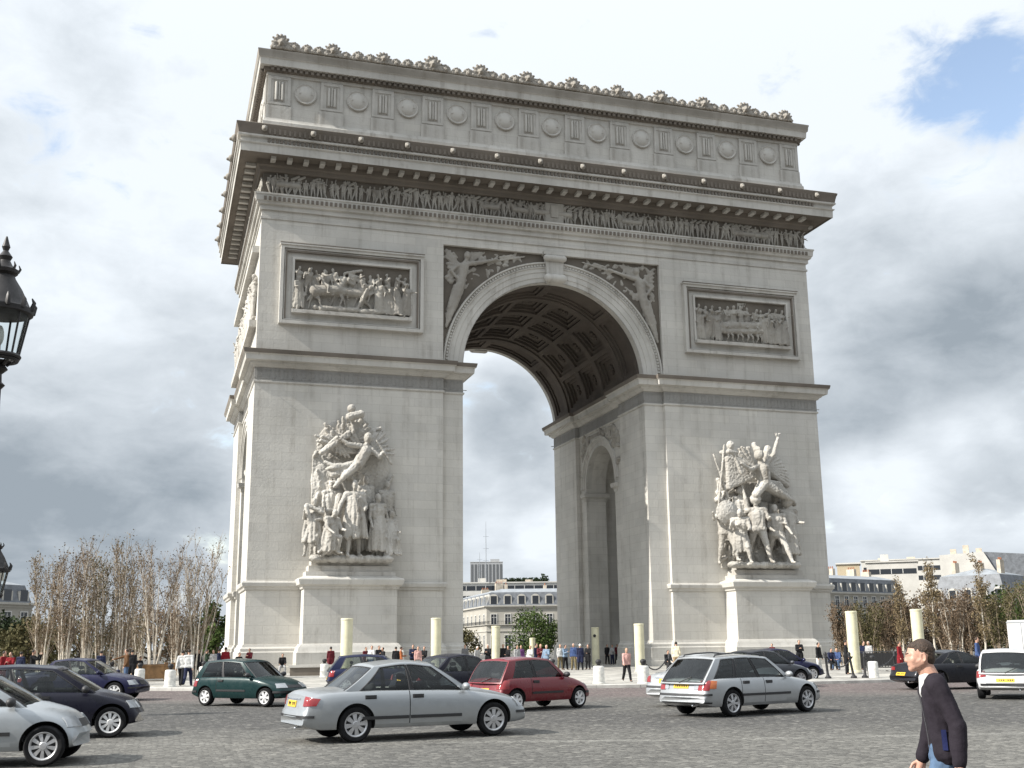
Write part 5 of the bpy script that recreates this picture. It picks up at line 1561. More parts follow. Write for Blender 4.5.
def spec_wagon(**k):
    S = dict(L=4.48, W=1.74, H=1.42, wb=2.725, fo=.78, rw=.315, tw=1.49, sill=.23,
        top=[(0, .46), (.03, .55), (.06, .60), (.09, .84), (.16, .90), (.6, .93), (2.9, .93), (3.16, .93), (3.6, .88), (4.0, .81), (4.26, .72), (4.38, .62), (4.45, .52), (4.48, .45)],
        belt=[(0, .5), (.1, .80), (.5, .875), (1.6, .885), (3.0, .86), (3.6, .79), (4.2, .67), (4.48, .50)],
        rg=.10, rr=.66, rf=2.42, cw=3.22, zr=1.375, zf=1.375, tr=.12, tf=.18, bf=.2, br=.10,
        win=[(.10, .31), (.345, .595), (.625, .93)], black=[(.595, .625), (.31, .345)], doors=[(1.28, 2.10), (2.10, 3.05)],
        strip=.47, rim=(7, .17, RIM), rails=True, wiper=True,
        lamps=[('tail_lamp', RED, ('rear', .74, 30), [(-.12, .62), (.16, .62), (.18, .84), (-.06, .84)], .016),
               ('indicator', AMBER, ('rear', .74, 30), [(.165, .66), (.29, .66), (.30, .83), (.185, .84)], .018),
               ('reversing_lamp', CLEAR, 'rear', [(.42, .64), (.56, .64), (.56, .75), (.42, .75)], .014),
               ('head_lamp', CLEAR, ('front', .66, 20), [(-.2, .56), (.2, .56), (.22, .69), (-.18, .70)], .02)],
        bits=[('number_plate', PLATE_Y, 'rear', [(-.25, .66), (.25, .66), (.25, .77), (-.25, .77)], .014),
              ('grille', TRIM, 'front', [(-.28, .56), (.28, .56), (.26, .68), (-.26, .68)], .01)],
        bumper=[('rear', .50, .545, TRIM), ('front', .46, .51, TRIM), ('rear', .315, .35, TRIM)], seatx=0)
    S.update(k); return S
def spec_hatch(**k):
    S = dict(L=3.62, W=1.60, H=1.38, wb=2.385, fo=.64, rw=.275, tw=1.38, sill=.23,
        top=[(0, .46), (.03, .54), (.06, .60), (.09, .82), (.15, .87), (.5, .90), (2.3, .90), (2.62, .90), (3.0, .83), (3.3, .74), (3.45, .64), (3.56, .54), (3.62, .45)],
        belt=[(0, .5), (.1, .76), (.4, .84), (1.4, .855), (2.4, .84), (3.0, .74), (3.35, .64), (3.62, .48)],
        rg=.10, rr=.50, rf=1.95, cw=2.62, zr=1.33, zf=1.335, tr=.10, tf=.18, bf=.20, br=.08,
        win=[(.16, .47), (.51, .92)], black=[(.47, .51)], doors=[(1.12, 2.32)],
        strip=.44, rim=(6, .22, HUBWHITE), wiper=True, seats=[(-.10, .33), (-.10, -.33), (-.80, .3), (-.80, -.3)],
        lamps=[('tail_lamp', RED, ('rear', .66, 24), [(-.10, .58), (.22, .58), (.22, .80), (-.08, .80)], .014),
               ('head_lamp', CLEAR, ('front', .58, 24), [(-.17, .54), (.20, .54), (.2, .66), (-.14, .67)], .018)],
        bits=[('number_plate', PLATE_Y, 'rear', [(-.25, .50), (.25, .50), (.25, .60), (-.25, .60)], .012),
              ('front_plate', PLATE_W, 'front', [(-.25, .36), (.25, .36), (.25, .45), (-.25, .45)], .012),
              ('grille', TRIM, 'front', [(-.34, .54), (.34, .54), (.32, .62), (-.32, .62)], .01)],
        bumper=[('rear', .40, .46, TRIM), ('front', .40, .46, TRIM)], mirror=TRIM)
    S.update(k); return S
def spec_family_hatch(**k):
    S = dict(L=4.05, W=1.70, H=1.42, wb=2.55, fo=.76, rw=.30, tw=1.46, sill=.22,
        top=[(0, .46), (.03, .55), (.06, .62), (.09, .88), (.15, .93), (.5, .95), (2.6, .95), (2.95, .95), (3.35, .88), (3.7, .79), (3.88, .68), (3.98, .56), (4.05, .46)],
        belt=[(0, .5), (.1, .82), (.5, .89), (1.5, .90), (2.7, .875), (3.3, .79), (3.75, .67), (4.05, .49)],
        rg=.12, rr=.55, rf=2.15, cw=3.02, zr=1.36, zf=1.37, tr=.12, tf=.2, bf=.24, br=.10,
        win=[(.14, .46), (.49, .925)], black=[(.46, .49)], doors=[(1.08, 1.84), (1.84, 2.82)],
        strip=.46, rim=(9, .16, HUBWHITE), wiper=True,
        lamps=[('tail_lamp', RED, ('rear', .72, 26), [(-.10, .62), (.2, .62), (.2, .84), (-.08, .84)], .014),
               ('head_lamp', CLEAR, ('front', .60, 28), [(-.2, .55), (.22, .56), (.2, .70), (-.16, .70)], .02)],
        bits=[('number_plate', PLATE_Y, 'rear', [(-.25, .50), (.25, .50), (.25, .60), (-.25, .60)], .012),
              ('front_plate', PLATE_W, 'front', [(-.25, .36), (.25, .36), (.25, .45), (-.25, .45)], .012),
              ('grille', TRIM, 'front', [(-.32, .55), (.32, .55), (.30, .66), (-.30, .66)], .01)],
        bumper=[('rear', .40, .46, TRIM)], mirror=TRIM)
    S.update(k); return S
SILVER = paint('silver_paint', (0.37, 0.39, 0.405), 0.55, 0.34)
SILVER2 = paint('bright_silver_paint', (0.41, 0.425, 0.435), 0.5, 0.36)
SILVER3 = paint('grey_silver_paint', (0.37, 0.395, 0.415), 0.5, 0.36)
P_RED = paint('red_paint', (0.16, 0.006, 0.014), 0.05, 0.3)
P_GREEN = paint('bottle_green_paint', (0.005, 0.026, 0.027), 0.1, 0.3)
P_INK = paint('ink_blue_paint', (0.008, 0.008, 0.018), 0.0, 0.3)
P_NAVY = paint('navy_paint', (0.012, 0.013, 0.045), 0.1, 0.32)
P_BLUE = paint('blue_paint', (0.013, 0.018, 0.055), 0.1, 0.32)
P_BLACK = paint('black_paint', (0.014, 0.015, 0.020), 0.1, 0.3)
P_WHITE = paint('white_paint', (0.58, 0.58, 0.58), 0.0, 0.35)
P_GREY = paint('dark_grey_paint', (0.07, 0.075, 0.085), 0.4, 0.34)
def by_wheel(px, py, S, rz, which='FR'):
    """centre of a car whose right hand front or rear tyre touches the road at a picture point"""
    g = ground(px, py)
    x = (S['wb'] / 2) * (1 if which[0] == 'F' else -1); y = (-S['tw'] / 2 - .05) * (1 if which[1] == 'R' else -1)
    return Vector((g.x - (cos(rz) * x - sin(rz) * y), g.y - (sin(rz) * x + cos(rz) * y), 0.006))
S_ = spec_saloon()
make_car('saloon_car', 'long silver four-door saloon with oval red tail lamps, crossing in the foreground', S_, SILVER, (-23.15, -55.5, .008), R(9.0))
S_ = spec_wagon()
make_car('estate_car', 'silver estate car with black roof rails and a black strip along its doors', S_, SILVER2, (-13.72, -51.81, .008), R(19))
S_ = spec_hatch(L=3.6, H=1.38)
make_car('hatchback_car', 'small red hatchback behind the silver saloon', S_, P_RED, (-18.0, -47.32, .008), R(25))
S_ = spec_hatch(L=3.70, fo=.65, win=[(.12, .47), (.51, .92)])
make_car('hatchback_car', 'small bottle green hatchback seen from its front corner', S_, P_GREEN, (-25.1, -41.1, .008), R(-46))
NOPLATE = [('grille', TRIM, 'front', [(-.32, .55), (.32, .55), (.30, .66), (-.30, .66)], .01)]
S_ = spec_family_hatch(strip=None, fo=.62, L=3.91, bits=NOPLATE)
make_car('hatchback_car', 'nearly black dark blue hatchback cut by the photo edge, bright hubcap on its front wheel', S_, P_INK, by_wheel(109, 738, S_, R(-2)), R(-2))
S_ = spec_family_hatch(rim=(9, .15, RIM), fo=.52, L=3.81, mirror=TRIM, bf=.16, tf=.14, bits=NOPLATE)
make_car('hatchback_car', 'grey silver car of which only the bonnet and front wheel show, in the near corner', S_, SILVER3, by_wheel(42, 767, S_, R(-7)), R(-7))
S_ = spec_saloon(L=4.4, H=1.43, wb=2.6, fo=.80, strip=.42, rg=.72, rr=1.35, rf=2.40, cw=3.26, doors=[(1.05, 1.95), (1.95, 3.0)], rim=(7, .2, HUBWHITE),
    top=[(0, .47), (.03, .56), (.07, .60), (.11, .90), (.2, .96), (.5, .99), (.9, 1.0), (1.4, .97), (3.0, .96), (3.25, .95), (3.65, .89), (4.0, .80), (4.22, .70), (4.32, .57), (4.38, .52), (4.4, .46)],
    belt=[(0, .5), (.12, .82), (.6, .90), (1.5, .91), (3.0, .88), (3.6, .80), (4.1, .69), (4.4, .50)])
make_car('saloon_car', 'navy blue saloon with its bright headlamps to the right, beside the birches', S_, P_NAVY, by_wheel(113.5, 701.5, S_, R(-19)), R(-19))
S_ = spec_saloon(L=4.6, H=1.36, wb=2.70, fo=.86, W=1.78, zr=1.29, zf=1.31, rg=.62, rr=1.55, rf=2.35, cw=3.4, win=[(.20, .52), (.55, .92)], black=[(.52, .55)], doors=[(1.75, 3.1)], strip=None, bumper=[('rear', .44, .48, P_BLACK)],
    bits=[('number_plate', PLATE_Y, 'rear', [(-.26, .50), (.26, .50), (.26, .61), (-.26, .61)], .014), ('grille', TRIM, 'front', [(-.3, .54), (.3, .54), (.26, .64), (-.26, .64)], .01)],
    lamps=[('tail_lamp', RED, ('rear', .78, 30), [(-.25, .68), (.30, .68), (.30, .80), (-.22, .80)], .016), ('head_lamp', CLEAR, ('front', .7, 20), [(-.18, .54), (.20, .54), (.22, .66), (-.15, .68)], .02)])
make_car('coupe_car', 'long dark coupe with a yellow plate, behind the walking man', S_, P_BLACK, by_wheel(940, 690, S_, R(-1), 'RR'), R(-1))
S_ = spec_hatch(L=3.85, W=1.66, H=1.43, wb=2.45, fo=.72, tw=1.44, zr=1.38, zf=1.38, rf=2.05, cw=2.78, rr=.5, sill=.25,
    top=[(0, .47), (.03, .56), (.06, .62), (.09, .86), (.15, .91), (.5, .93), (2.4, .93), (2.75, .93), (3.2, .86), (3.5, .76), (3.68, .66), (3.78, .55), (3.85, .46)],
    lamps=[('tail_lamp', RED, ('rear', .70, 26), [(-.12, .66), (.2, .60), (.2, .80), (-.08, .82)], .016), ('head_lamp', CLEAR, ('front', .58, 24), [(-.17, .54), (.20, .54), (.2, .66), (-.14, .67)], .018)])
make_car('hatchback_car', 'white hatchback seen from behind at the photo edge, red lamps and yellow plate', S_, P_WHITE, (-2.75, -48.4, .008), R(47))
# cars half hidden further back
S_ = spec_family_hatch()
p = ground(362, 690)
make_car('hatchback_car', 'blue car behind the roof of the silver saloon, by the first yellowish column', S_, P_BLUE, (-19.6, -33.0, .008), R(-8))
S_ = spec_saloon(H=1.45)
make_car('saloon_car', 'dark navy car waiting between the silver saloon and the red hatchback', S_, P_INK, (-18.15, -40.4, .008), R(22))
S_ = spec_saloon(bumper=[('rear', .52, .57, TRIM)])
make_car('saloon_car', 'pale silver saloon whose tail shows left of the estate car', S_, SILVER2, (-12.15, -47.45, .008), R(24))
S_ = spec_saloon(L=4.4, fo=.72)
make_car('saloon_car', 'dark grey car just beyond the bonnet of the estate car', S_, P_GREY, by_wheel(801, 687, S_, R(4)), R(4))
S_ = spec_saloon(L=4.5, fo=.76)
make_car('saloon_car', 'navy car at the kerb beyond the dark grey one', S_, P_NAVY, by_wheel(813, 681.5, S_, R(2)), R(2))

# ------------------------------------------------------------------ street furniture on the plaza
CREAM = plain('cream_enamel', (0.62, 0.59, 0.42), 0.55, vary=0.10, vscale=2.0, bump=0.15, bscale=9)
WHITE_STONE = plain('white_bollard_stone', (0.66, 0.65, 0.61), 0.85, vary=0.18, vscale=5, bump=0.4)
IRON = plain('black_iron', (0.018, 0.018, 0.02), 0.6, vary=0.3, vscale=8)
WOODP = plain('planter_wood', (0.22, 0.125, 0.055), 0.8, vary=0.3, vscale=3, bump=0.3)
SOIL = plain('soil', (0.05, 0.035, 0.025), 0.95)
def on_plaza(u, dist):
    p = at_range(u, dist); p.z = plaza_z(p); return p
def column_mesh(h, r):
    m = MB(); m.lathe([(r * 1.12, 0), (r * 1.12, .12), (r, .16), (r, h - .10), (r * 1.05, h - .09), (r * 1.05, h - .02), (r * .95, h), (.01, h + .01)], (0, 0, 0), 28)
    return m.mesh('column_shaft', CREAM, 35)
def cream_column(u, dist, h, label, hole=False):
    p = on_plaza(u, dist)
    t = thing('advertising_column', label, 'column', p, 0, 'cream cylindrical columns round the plaza')
    link('column_shaft', column_mesh(h, .29), t)
    m = MB(); m.lathe([(.36, -.05), (.36, .06), (.30, .065)], (0, 0, 0), 24); m.build('column_foot', KERB, t, 35)
    if hole:
        m = MB(); d = (CAM - p); d.z = 0; d.normalize(); m.lathe([(.01, .02), (.11, .02), (.12, -.06)], (d.x * .29 - .05, d.y * .29, h * .78), 14, Vector((0, 0, 1)).rotation_difference(d).to_matrix()); m.build('round_sign', IRON, t, 40)
for (u, dd, h, lab, hole) in (
    (346.5, 57, 3.0, 'cream cylindrical column in front of the left pedestal', 0), (436, 66, 3.2, 'cream cylindrical column in front of the left pier beside the great opening', 0),
    (496, 77, 2.9, 'cream cylindrical column before the pale house seen through the arch', 0), (532.5, 118, 2.35, 'far short cream column before the green tree', 0),
    (565, 112, 2.8, 'far cream column against the edge of the right pier', 0), (595.5, 88, 2.9, 'cream column with a round dark sign under the great opening', 1),
    (639.5, 68, 2.78, 'cream column beside a white bollard at the foot of the right pier', 0), (853.5, 62, 3.15, 'tall cream column just right of the arch', 0), (919, 62.5, 3.2, 'cream column rising behind the head of the walking man', 0)):
    cream_column(u, dd, h, lab, hole)
bol = MB(); bol.lathe([(.27, -.05), (.27, .04), (.245, .06), (.235, .76), (.225, .82), (.19, .86), (.01, .875)], (0, 0, 0), 22)
bol_me = bol.mesh('bollard_shaft', WHITE_STONE, 40)
cap = MB(); cap.lathe([(.10, .85), (.11, .89), (.07, .92), (.10, .97), (.135, 1.05), (.12, 1.13), (.06, 1.18), (.01, 1.19)], (0, 0, 0), 16)
cap_me = cap.mesh('ball_finial', IRON, 50)
BOL = []
for (u, dd, lab) in ((172, 53.5, 'white stone bollard left of the couple in white shirts'), (141.5, 58, 'white stone bollard between the man in jeans and the wooden planter'), (113.5, 66, 'white stone bollard behind the navy saloon'), (205, 62, 'white stone bollard beside the tail of the green hatchback'),
                    (325, 66, 'white stone bollard near the person in maroon'), (598, 49.0, 'white stone bollard nearest the kerb by the bonnet of the red hatchback'), (642.5, 48.6, 'white stone bollard in front of the column at the right pier'), (871, 55, 'white stone bollard right of the tall cream column'),
                    (552, 52, 'white stone bollard behind the red hatchback')):
    p = on_plaza(u, dd); t = thing('bollard', lab, 'bollard', p, rng.uniform(0, 6), 'white stone bollards along the plaza kerb')
    link('bollard_shaft', bol_me, t); link('ball_finial', cap_me, t); t.scale = (1.0, 1.0, .84); BOL.append(p)
post = MB(); post.lathe([(.15, -.02), (.15, .06), (.08, .12), (.06, .2), (.055, .85), (.08, .9), (.06, .95), (.085, 1.03), (.05, 1.1), (.01, 1.12)], (0, 0, 0), 14)
post_me = post.mesh('chain_post', IRON, 45)
CP = []
for i, (u, dd, tilt, lab) in enumerate(((826, 54.0, -4, 'black chain post leaning beside the front of the navy car'), (851.5, 54.6, -9, 'black chain post leaning in front of the tall cream column'), (862.5, 54.8, 3, 'upright black chain post close right of the tall cream column'),
                          (893, 56.5, 2, 'black chain post near the tail of the dark coupe'), (666, 54, 8, 'black chain post leaning beside the pale silver saloon'))):
    p = on_plaza(u, dd); o = link('chain_post', post_me); o.location = p; o.rotation_euler = (0, R(tilt), 0); o.scale = (.95, .95, 1.05)
    tag(o, lab, 'post', 'black iron chain posts'); CP.append(p)
def chain(a, b, lab):
    a = a + Vector((0, 0, .95)); b = b + Vector((0, 0, .95)); m = MB()
    n = 18; pts = [a.lerp(b, i / n) - Vector((0, 0, .45 * (1 - (2 * i / n - 1) ** 2))) for i in range(n + 1)]
    m.tube(pts, .03, 6); o = m.build('chain', IRON, None, 60); tag(o, lab, 'chain', 'hanging chains')
chain(CP[0], CP[1], 'black chain hanging between the leaning posts beside the navy car'); chain(CP[2], CP[3], 'black chain hanging right of the tall cream column'); chain(CP[4], BOL[6], 'black chain hanging down to the bollard at the right pier')
# low stone bench in front of the left pier, low wall by the right one
def bench(u0, u1, dd, lab, h=.48):
    a = on_plaza(u0, dd); b = on_plaza(u1, dd); c = (a + b) / 2; an = atan2((b - a).y, (b - a).x); L_ = (b - a).length
    t = thing('stone_bench', lab, 'bench', c, an, 'low stone benches before the piers'); m = MB(); m.box(-L_/2, L_/2, -.3, .3, h - .14, h); m.build('seat', ST_PLAIN, t)
    m = MB(); m.box(-L_/2 + .1, L_/2 - .1, -.22, .22, -.1, h - .14); m.build('plinth', ST_DARK, t)
bench(289, 338, 69.5, 'long low stone bench before the foot of the left pedestal', .62); bench(745, 800, 80, 'long low stone bench before the foot of the right pedestal', .5)
# crowd barriers right of the arch
def barrier(u, dd, rz, lab):
    p = on_plaza(u, dd); t = thing('crowd_barrier', lab, 'barrier', p, rz, 'crowd barriers beyond the chain'); m = MB()
    m.tube([(-1, 0, .08), (-1, 0, 1.05), (1, 0, 1.05), (1, 0, .08)], .028, 6); m.tube([(-1, 0, .22), (1, 0, .22)], .02, 5); m.build('frame', IRON, t, 60)
    m = MB()
    for i in range(13): x = -1 + 2 * (i + .5) / 13; m.tube([(x, 0, .22), (x, 0, 1.05)], .014, 5)
    m.build('bars', IRON, t, 60); m = MB(); m.box(-.98, .98, -.006, .006, .3, .98); m.build('dark_cover', plain('dark_canvas', (.015, .015, .016), .9), t)
    for x in (-.7, .7):
        m = MB(); m.tube([(x, -.3, .02), (x, .3, .02)], .025, 5); m.build('foot', IRON, t, 60)
barrier(884, 66, R(-25), 'dark covered crowd barrier right of the tall cream column'); barrier(872, 67, R(-25), 'dark covered crowd barrier behind the bollard by the tall column')
# wooden planter
def planter(p, lab, w=1.7, h=.85, rz=0.2):
    t = thing('wooden_planter', lab, 'planter', p, rz, 'square wooden planters'); m = MB(); m.box(-w/2, w/2, -w/2, w/2, .12, h); m.build('tub', WOODP, t); m = MB()
    for sx in (-1, 1):
        for sy in (-1, 1): m.box(sx * w/2 - .09, sx * w/2 + .09, sy * w/2 - .09, sy * w/2 + .09, 0, h + .08)
    m.build('corner_posts', WOODP, t); m = MB(); m.box(-w/2 - .03, w/2 + .03, -w/2 - .03, w/2 + .03, h - .1, h - .02); m.build('top_rail', WOODP, t); m = MB(); m.box(-w/2 + .06, w/2 - .06, -w/2 + .06, w/2 - .06, h - .05, h + .004); m.build('soil', SOIL, t)
    return t
planter(on_plaza(154.5, 64), 'square wooden planter at the foot of a birch, between two white bollards')

# ------------------------------------------------------------------ trees
BIRCH = plain('birch_bark', (0.50, 0.455, 0.385), 0.85, vary=0.35, vscale=4.0)
TWIG = plain('brown_twigs', (0.27, 0.215, 0.16), 0.9, vary=0.3, vscale=2)
DARKBARK = plain('dark_bark', (0.07, 0.055, 0.04), 0.95, vary=0.3, vscale=3)
def leafmat(name, c1, c2):
    m, n, b = material(name); tcn = n.new('ShaderNodeTexCoord'); g = n.new('ShaderNodeNewGeometry')
    k = n.math('ADD', n.math('MULTIPLY', g.outputs['Random Per Island'], .7), n.math('MULTIPLY', n.ramp(n.noise(tcn.outputs['Object'], 1.1, 4), .35, .65), .3))
    n.link(n.mix(k, c1, c2), b.inputs['Base Color']); b.inputs['Roughness'].default_value = .8; b.inputs['Specular IOR Level'].default_value = .2
    return m
RUST = leafmat('rusty_leaves', (0.15, 0.10, 0.062), (0.095, 0.072, 0.048))
TAN = leafmat('tan_leaves', (0.20, 0.155, 0.088), (0.13, 0.10, 0.058))
OLIVE = leafmat('olive_leaves', (0.115, 0.098, 0.045), (0.07, 0.068, 0.03))
GREEN = leafmat('green_leaves', (0.07, 0.10, 0.022), (0.03, 0.055, 0.014))
DKGREEN = leafmat('dark_green_leaves', (0.03, 0.045, 0.018), (0.016, 0.026, 0.012))
def leaf(mb, p, s, rg):
    a = Vector((rg.gauss(0, 1), rg.gauss(0, 1), rg.gauss(0, 1))).normalized(); b = a.cross(Vector((rg.gauss(0, 1), rg.gauss(0, 1), rg.gauss(0, 1)))).normalized()
    k = s * rg.uniform(.6, 1.3)
    i = len(mb.v); mb.v += [tuple(p - a * k), tuple(p + b * k * .6), tuple(p + a * k), tuple(p - b * k * .6)]; mb.f.append([i, i+1, i+2, i+3]); mb.m.append(0)
def birch(name, lab, p, h, stems, spread, nleaf, mat, seed, group, lean=0.0, twigs=16, leafsize=.075, bark=None):
    rg = random.Random(seed); t = thing(name, lab, 'tree', p, 0, group); tr = MB(); tw = MB(); lv = MB()
    for s in range(stems):
        a = 2 * pi * s / stems + rg.uniform(-.4, .4); r0 = rg.uniform(.05, .35) * (stems > 1); hh = h * rg.uniform(.78, 1.0)
        out = spread * rg.uniform(.4, 1.0) * (1 if stems > 1 else .25); pts = []; rs = []
        nb = 9
        for i in range(nb + 1):
            f = i / nb; q = r0 + out * f ** 1.2
            pts.append(Vector((cos(a) * q + lean * f * hh + rg.uniform(-.035, .035), sin(a) * q + rg.uniform(-.05, .05), hh * f))); rs.append((.042 if stems > 1 else .065) * (1 - f) ** .8 + .007)
        tr.tube(pts, rs, 7)
        for k in range(twigs):
            f = rg.uniform(.18, 1.0); i = min(int(f * nb), nb - 1); b0 = pts[i].lerp(pts[i+1], f * nb - i)
            a2 = rg.uniform(0, 2 * pi); L_ = h * rg.uniform(.10, .24) * (1.15 - .6 * f)
            d = Vector((cos(a2) * .45, sin(a2) * .45, 1)).normalized(); b1 = b0 + d * L_ * .55 + Vector((rg.uniform(-.1, .1), rg.uniform(-.1, .1), 0)); b2 = b1 + (d + Vector((rg.uniform(-.2, .2), rg.uniform(-.2, .2), .2))).normalized() * L_ * .5
            tw.tube([b0, b1, b2], [.018, .011, .004], 4)
            for q in range(3):
                c0 = b0.lerp(b2, rg.uniform(.2, .9)); c1 = c0 + Vector((rg.uniform(-.3, .3), rg.uniform(-.3, .3), rg.uniform(.15, .6))); tw.tube([c0, c1], [.009, .003], 3)
                for z in range(max(1, nleaf // (stems * twigs * 3))): leaf(lv, c0.lerp(c1, rg.uniform(0, 1.1)) + Vector((rg.gauss(0, .12), rg.gauss(0, .12), rg.gauss(0, .12))), leafsize, rg)
    tr.build('trunk', bark or BIRCH, t, 60); tw.build('branches', TWIG, t, 60, fix=False); lv.build('crown', mat, t, fix=False)
    return t
LG = 'birches growing on the left of the arch'
for i, (u, dd, h, st, sp, nl, mt, lab) in enumerate((
    (42, 68, 6.6, 6, .9, 1500, TAN, 'many-stemmed birch with tan leaves, leftmost of the clump'), (66, 66, 7.0, 7, .8, 1500, RUST, 'many-stemmed rusty birch second from the left of the clump'),
    (87, 70, 7.6, 7, .8, 1300, TAN, 'tallest many-stemmed birch in the left clump'), (104, 67, 6.4, 6, .8, 1300, OLIVE, 'olive leaved birch behind the navy saloon'),
    (122, 66, 7.4, 6, .75, 1000, TAN, 'thin tan birch behind the man in the brown jacket'), (156, 64, 7.0, 7, 1.0, 900, RUST, 'rusty birch standing in the wooden planter'), (196, 66, 7.3, 7, 1.15, 900, TAN, 'fan-shaped sparse birch nearest the arch'), (178, 76, 6.0, 5, .9, 900, RUST, 'low rusty birch behind the white bollard'), (138, 78, 5.6, 5, .9, 1000, OLIVE, 'olive birch further back between the planter and the tall birches'))):
    pp = on_plaza(u, dd)
    if i == 5: pp.z += .8
    birch('birch_tree', lab, pp, h - (.8 if i == 5 else 0), st + 3, sp, int(nl * 1.7), mt, 100 + i, LG, leafsize=.052, twigs=20)
RG = 'slender trees growing on the right of the arch'
for i, (u, dd, h, st, sp, nl, mt, lab) in enumerate((
    (845, 84, 5.2, 5, 1.2, 1500, RUST, 'reddish leafed tree at the corner of the right pier'), (868, 82, 5.0, 5, 1.3, 1700, OLIVE, 'olive tree behind the bollard right of the tall cream column'), (890, 84, 5.4, 4, 1.2, 1500, RUST, 'reddish tree left of the man in the red coat'),
    (903, 76, 5.6, 1, .6, 700, TAN, 'single slanting pale birch behind the red coat'), (912, 84, 5.7, 5, 1.3, 1700, RUST, 'rusty tree behind the second cream column on the right'), (935, 74, 7.2, 1, .5, 900, TAN, 'tall straight pale birch right of the walking man'), (947, 82, 5.7, 5, 1.3, 1800, RUST, 'rust brown tree between the tall birch and the leaning stems'),
    (955, 76, 5.0, 3, .9, 700, RUST, 'pale leaning stems with rusty leaves above the coupe roof'), (972, 82, 5.6, 5, 1.4, 1900, RUST, 'red brown tree behind the man in the blue shirt'), (985, 75, 6.6, 1, .5, 800, TAN, 'tall thin pale birch near the white van'), (1000, 80, 5.8, 4, 1.4, 1700, OLIVE, 'olive tree left of the white van'), (1020, 84, 5.8, 5, 1.5, 2200, GREEN, 'green leafed tree above the white van'), (880, 92, 4.6, 4, 1.4, 1600, OLIVE, 'low olive tree far behind the crowd barriers'), (1045, 80, 6.5, 5, 1.5, 1500, OLIVE, 'olive tree cut by the right edge of the photo'))):
    birch('slender_tree', lab, on_plaza(u, dd), h * (.76 if u < 925 and st > 1 else .82 if st > 1 else .94), st + (2 if st > 1 else 0), sp, int(nl * 2.2), mt, 200 + i, RG, leafsize=.065, bark=BIRCH if st < 4 else TWIG)
def leafy_tree(name, lab, p, h, w, mat, seed, n=3500, clear=.15, size=.16, group='leafy trees behind the plaza'):
    rg = random.Random(seed); t = thing(name, lab, 'tree', p, 0, group); tr = MB(); lv = MB()
    tr.tube([(0, 0, -.1), (.05, 0, h * .3), (0, .1, h * .6), (.1, 0, h * .85)], [h * .035, h * .027, h * .018, .03], 8)
    blobs = []
    for i in range(15):
        a = rg.uniform(0, 2 * pi); z = rg.uniform(clear + .12, .92) * h; rr = w * .36 * sqrt(max(.05, 1 - ((z / h - .52) / .5) ** 2)) * rg.uniform(.5, 1.1)
        c = Vector((cos(a) * rr, sin(a) * rr, z)); blobs.append((c, w * rg.uniform(.13, .24)))
        tr.tube([(0, 0, z * .55), c * .6 + Vector((0, 0, z * .3)), c], [h * .012, h * .008, .01], 5)
    for i in range(n):
        c, r_ = rg.choice(blobs); d = Vector((rg.gauss(0, 1), rg.gauss(0, 1), rg.gauss(0, .85))); d = d.normalized() * r_ * rg.uniform(.45, 1.12)
        leaf(lv, c + d, size, rg)
    tr.build('trunk', DARKBARK, t, 60); lv.build('crown', mat, t, fix=False)
leafy_tree('round_tree', 'bushy green tree seen through the great arch before the pale house', at_range(534, 150, -.4), 6.1, 8.2, GREEN, 5, 5200)
leafy_tree('round_tree', 'dark green tree at the left edge of the photo below the mansard house', at_range(6, 95, -.2), 4.6, 5.4, DKGREEN, 6, 3600)
leafy_tree('round_tree', 'green bush-like tree between the birches and the left flank of the arch', at_range(217, 108, -.2), 6.2, 4.4, GREEN, 7, 3200)
leafy_tree('round_tree', 'yellowish green tree low behind the tan birches', at_range(30, 90, -.2), 3.8, 5.0, OLIVE, 8, 2600)
leafy_tree('round_tree', 'dark tree behind the left birch clump', at_range(80, 125, -.2), 6.0, 10.0, OLIVE, 9, 4200)
leafy_tree('round_tree', 'brown leafed tree filling the gap behind the planter', at_range(150, 120, -.2), 5.5, 9.0, RUST, 10, 3600)
leafy_tree('round_tree', 'dark low tree behind the fan-shaped birch', at_range(188, 130, -.2), 5.2, 7.0, DKGREEN, 12, 3000)
leafy_tree('round_tree', 'dark hedge-like tree behind the tall cream column', at_range(862, 110, -.2), 4.4, 9.0, DKGREEN, 13, 3600)
leafy_tree('round_tree', 'brown tree in the back row behind the second right column', at_range(915, 118, -.2), 5.4, 10.0, RUST, 14, 4000)
leafy_tree('round_tree', 'dark brown tree in the back row above the coupe', at_range(965, 115, -.2), 5.0, 9.0, RUST, 15, 4000)
leafy_tree('round_tree', 'bright green tree in the back row at the right edge', at_range(1022, 112, -.2), 6.4, 7.5, GREEN, 16, 3600)
leafy_tree('round_tree', 'grey green tree behind the left pier seen low through the arch', at_range(466, 170, -.2), 4.0, 5.0, OLIVE, 17, 2200)

# ------------------------------------------------------------------ houses round the square
CREAMW = stone('cream_facade', (0.43, 0.41, 0.365), (0.36, 0.345, 0.31), True, .3, .5, .2)
CREAMT = stone('cream_trim', (0.52, 0.50, 0.455), (0.45, 0.435, 0.395), False, .2)
SLATE = plain('slate_roof', (0.135, 0.145, 0.16), 0.6, vary=0.25, vscale=1.0, bump=.2, bscale=5)
ZINC = plain('zinc_roof', (0.30, 0.32, 0.34), 0.5, 0.2, vary=0.15, vscale=.5)
PANE = plain('dark_window_pane', (0.035, 0.04, 0.048), 0.12)
WFRAME = plain('white_window_frame', (0.62, 0.61, 0.58), 0.6)
CHIM = plain('chimney_render', (0.48, 0.42, 0.34), 0.9, vary=.2, vscale=1)
POTS = plain('clay_pots', (0.32, 0.13, 0.07), 0.9)
WALLW = plain('white_render', (0.52, 0.505, 0.47), 0.9, vary=.08, vscale=.3)
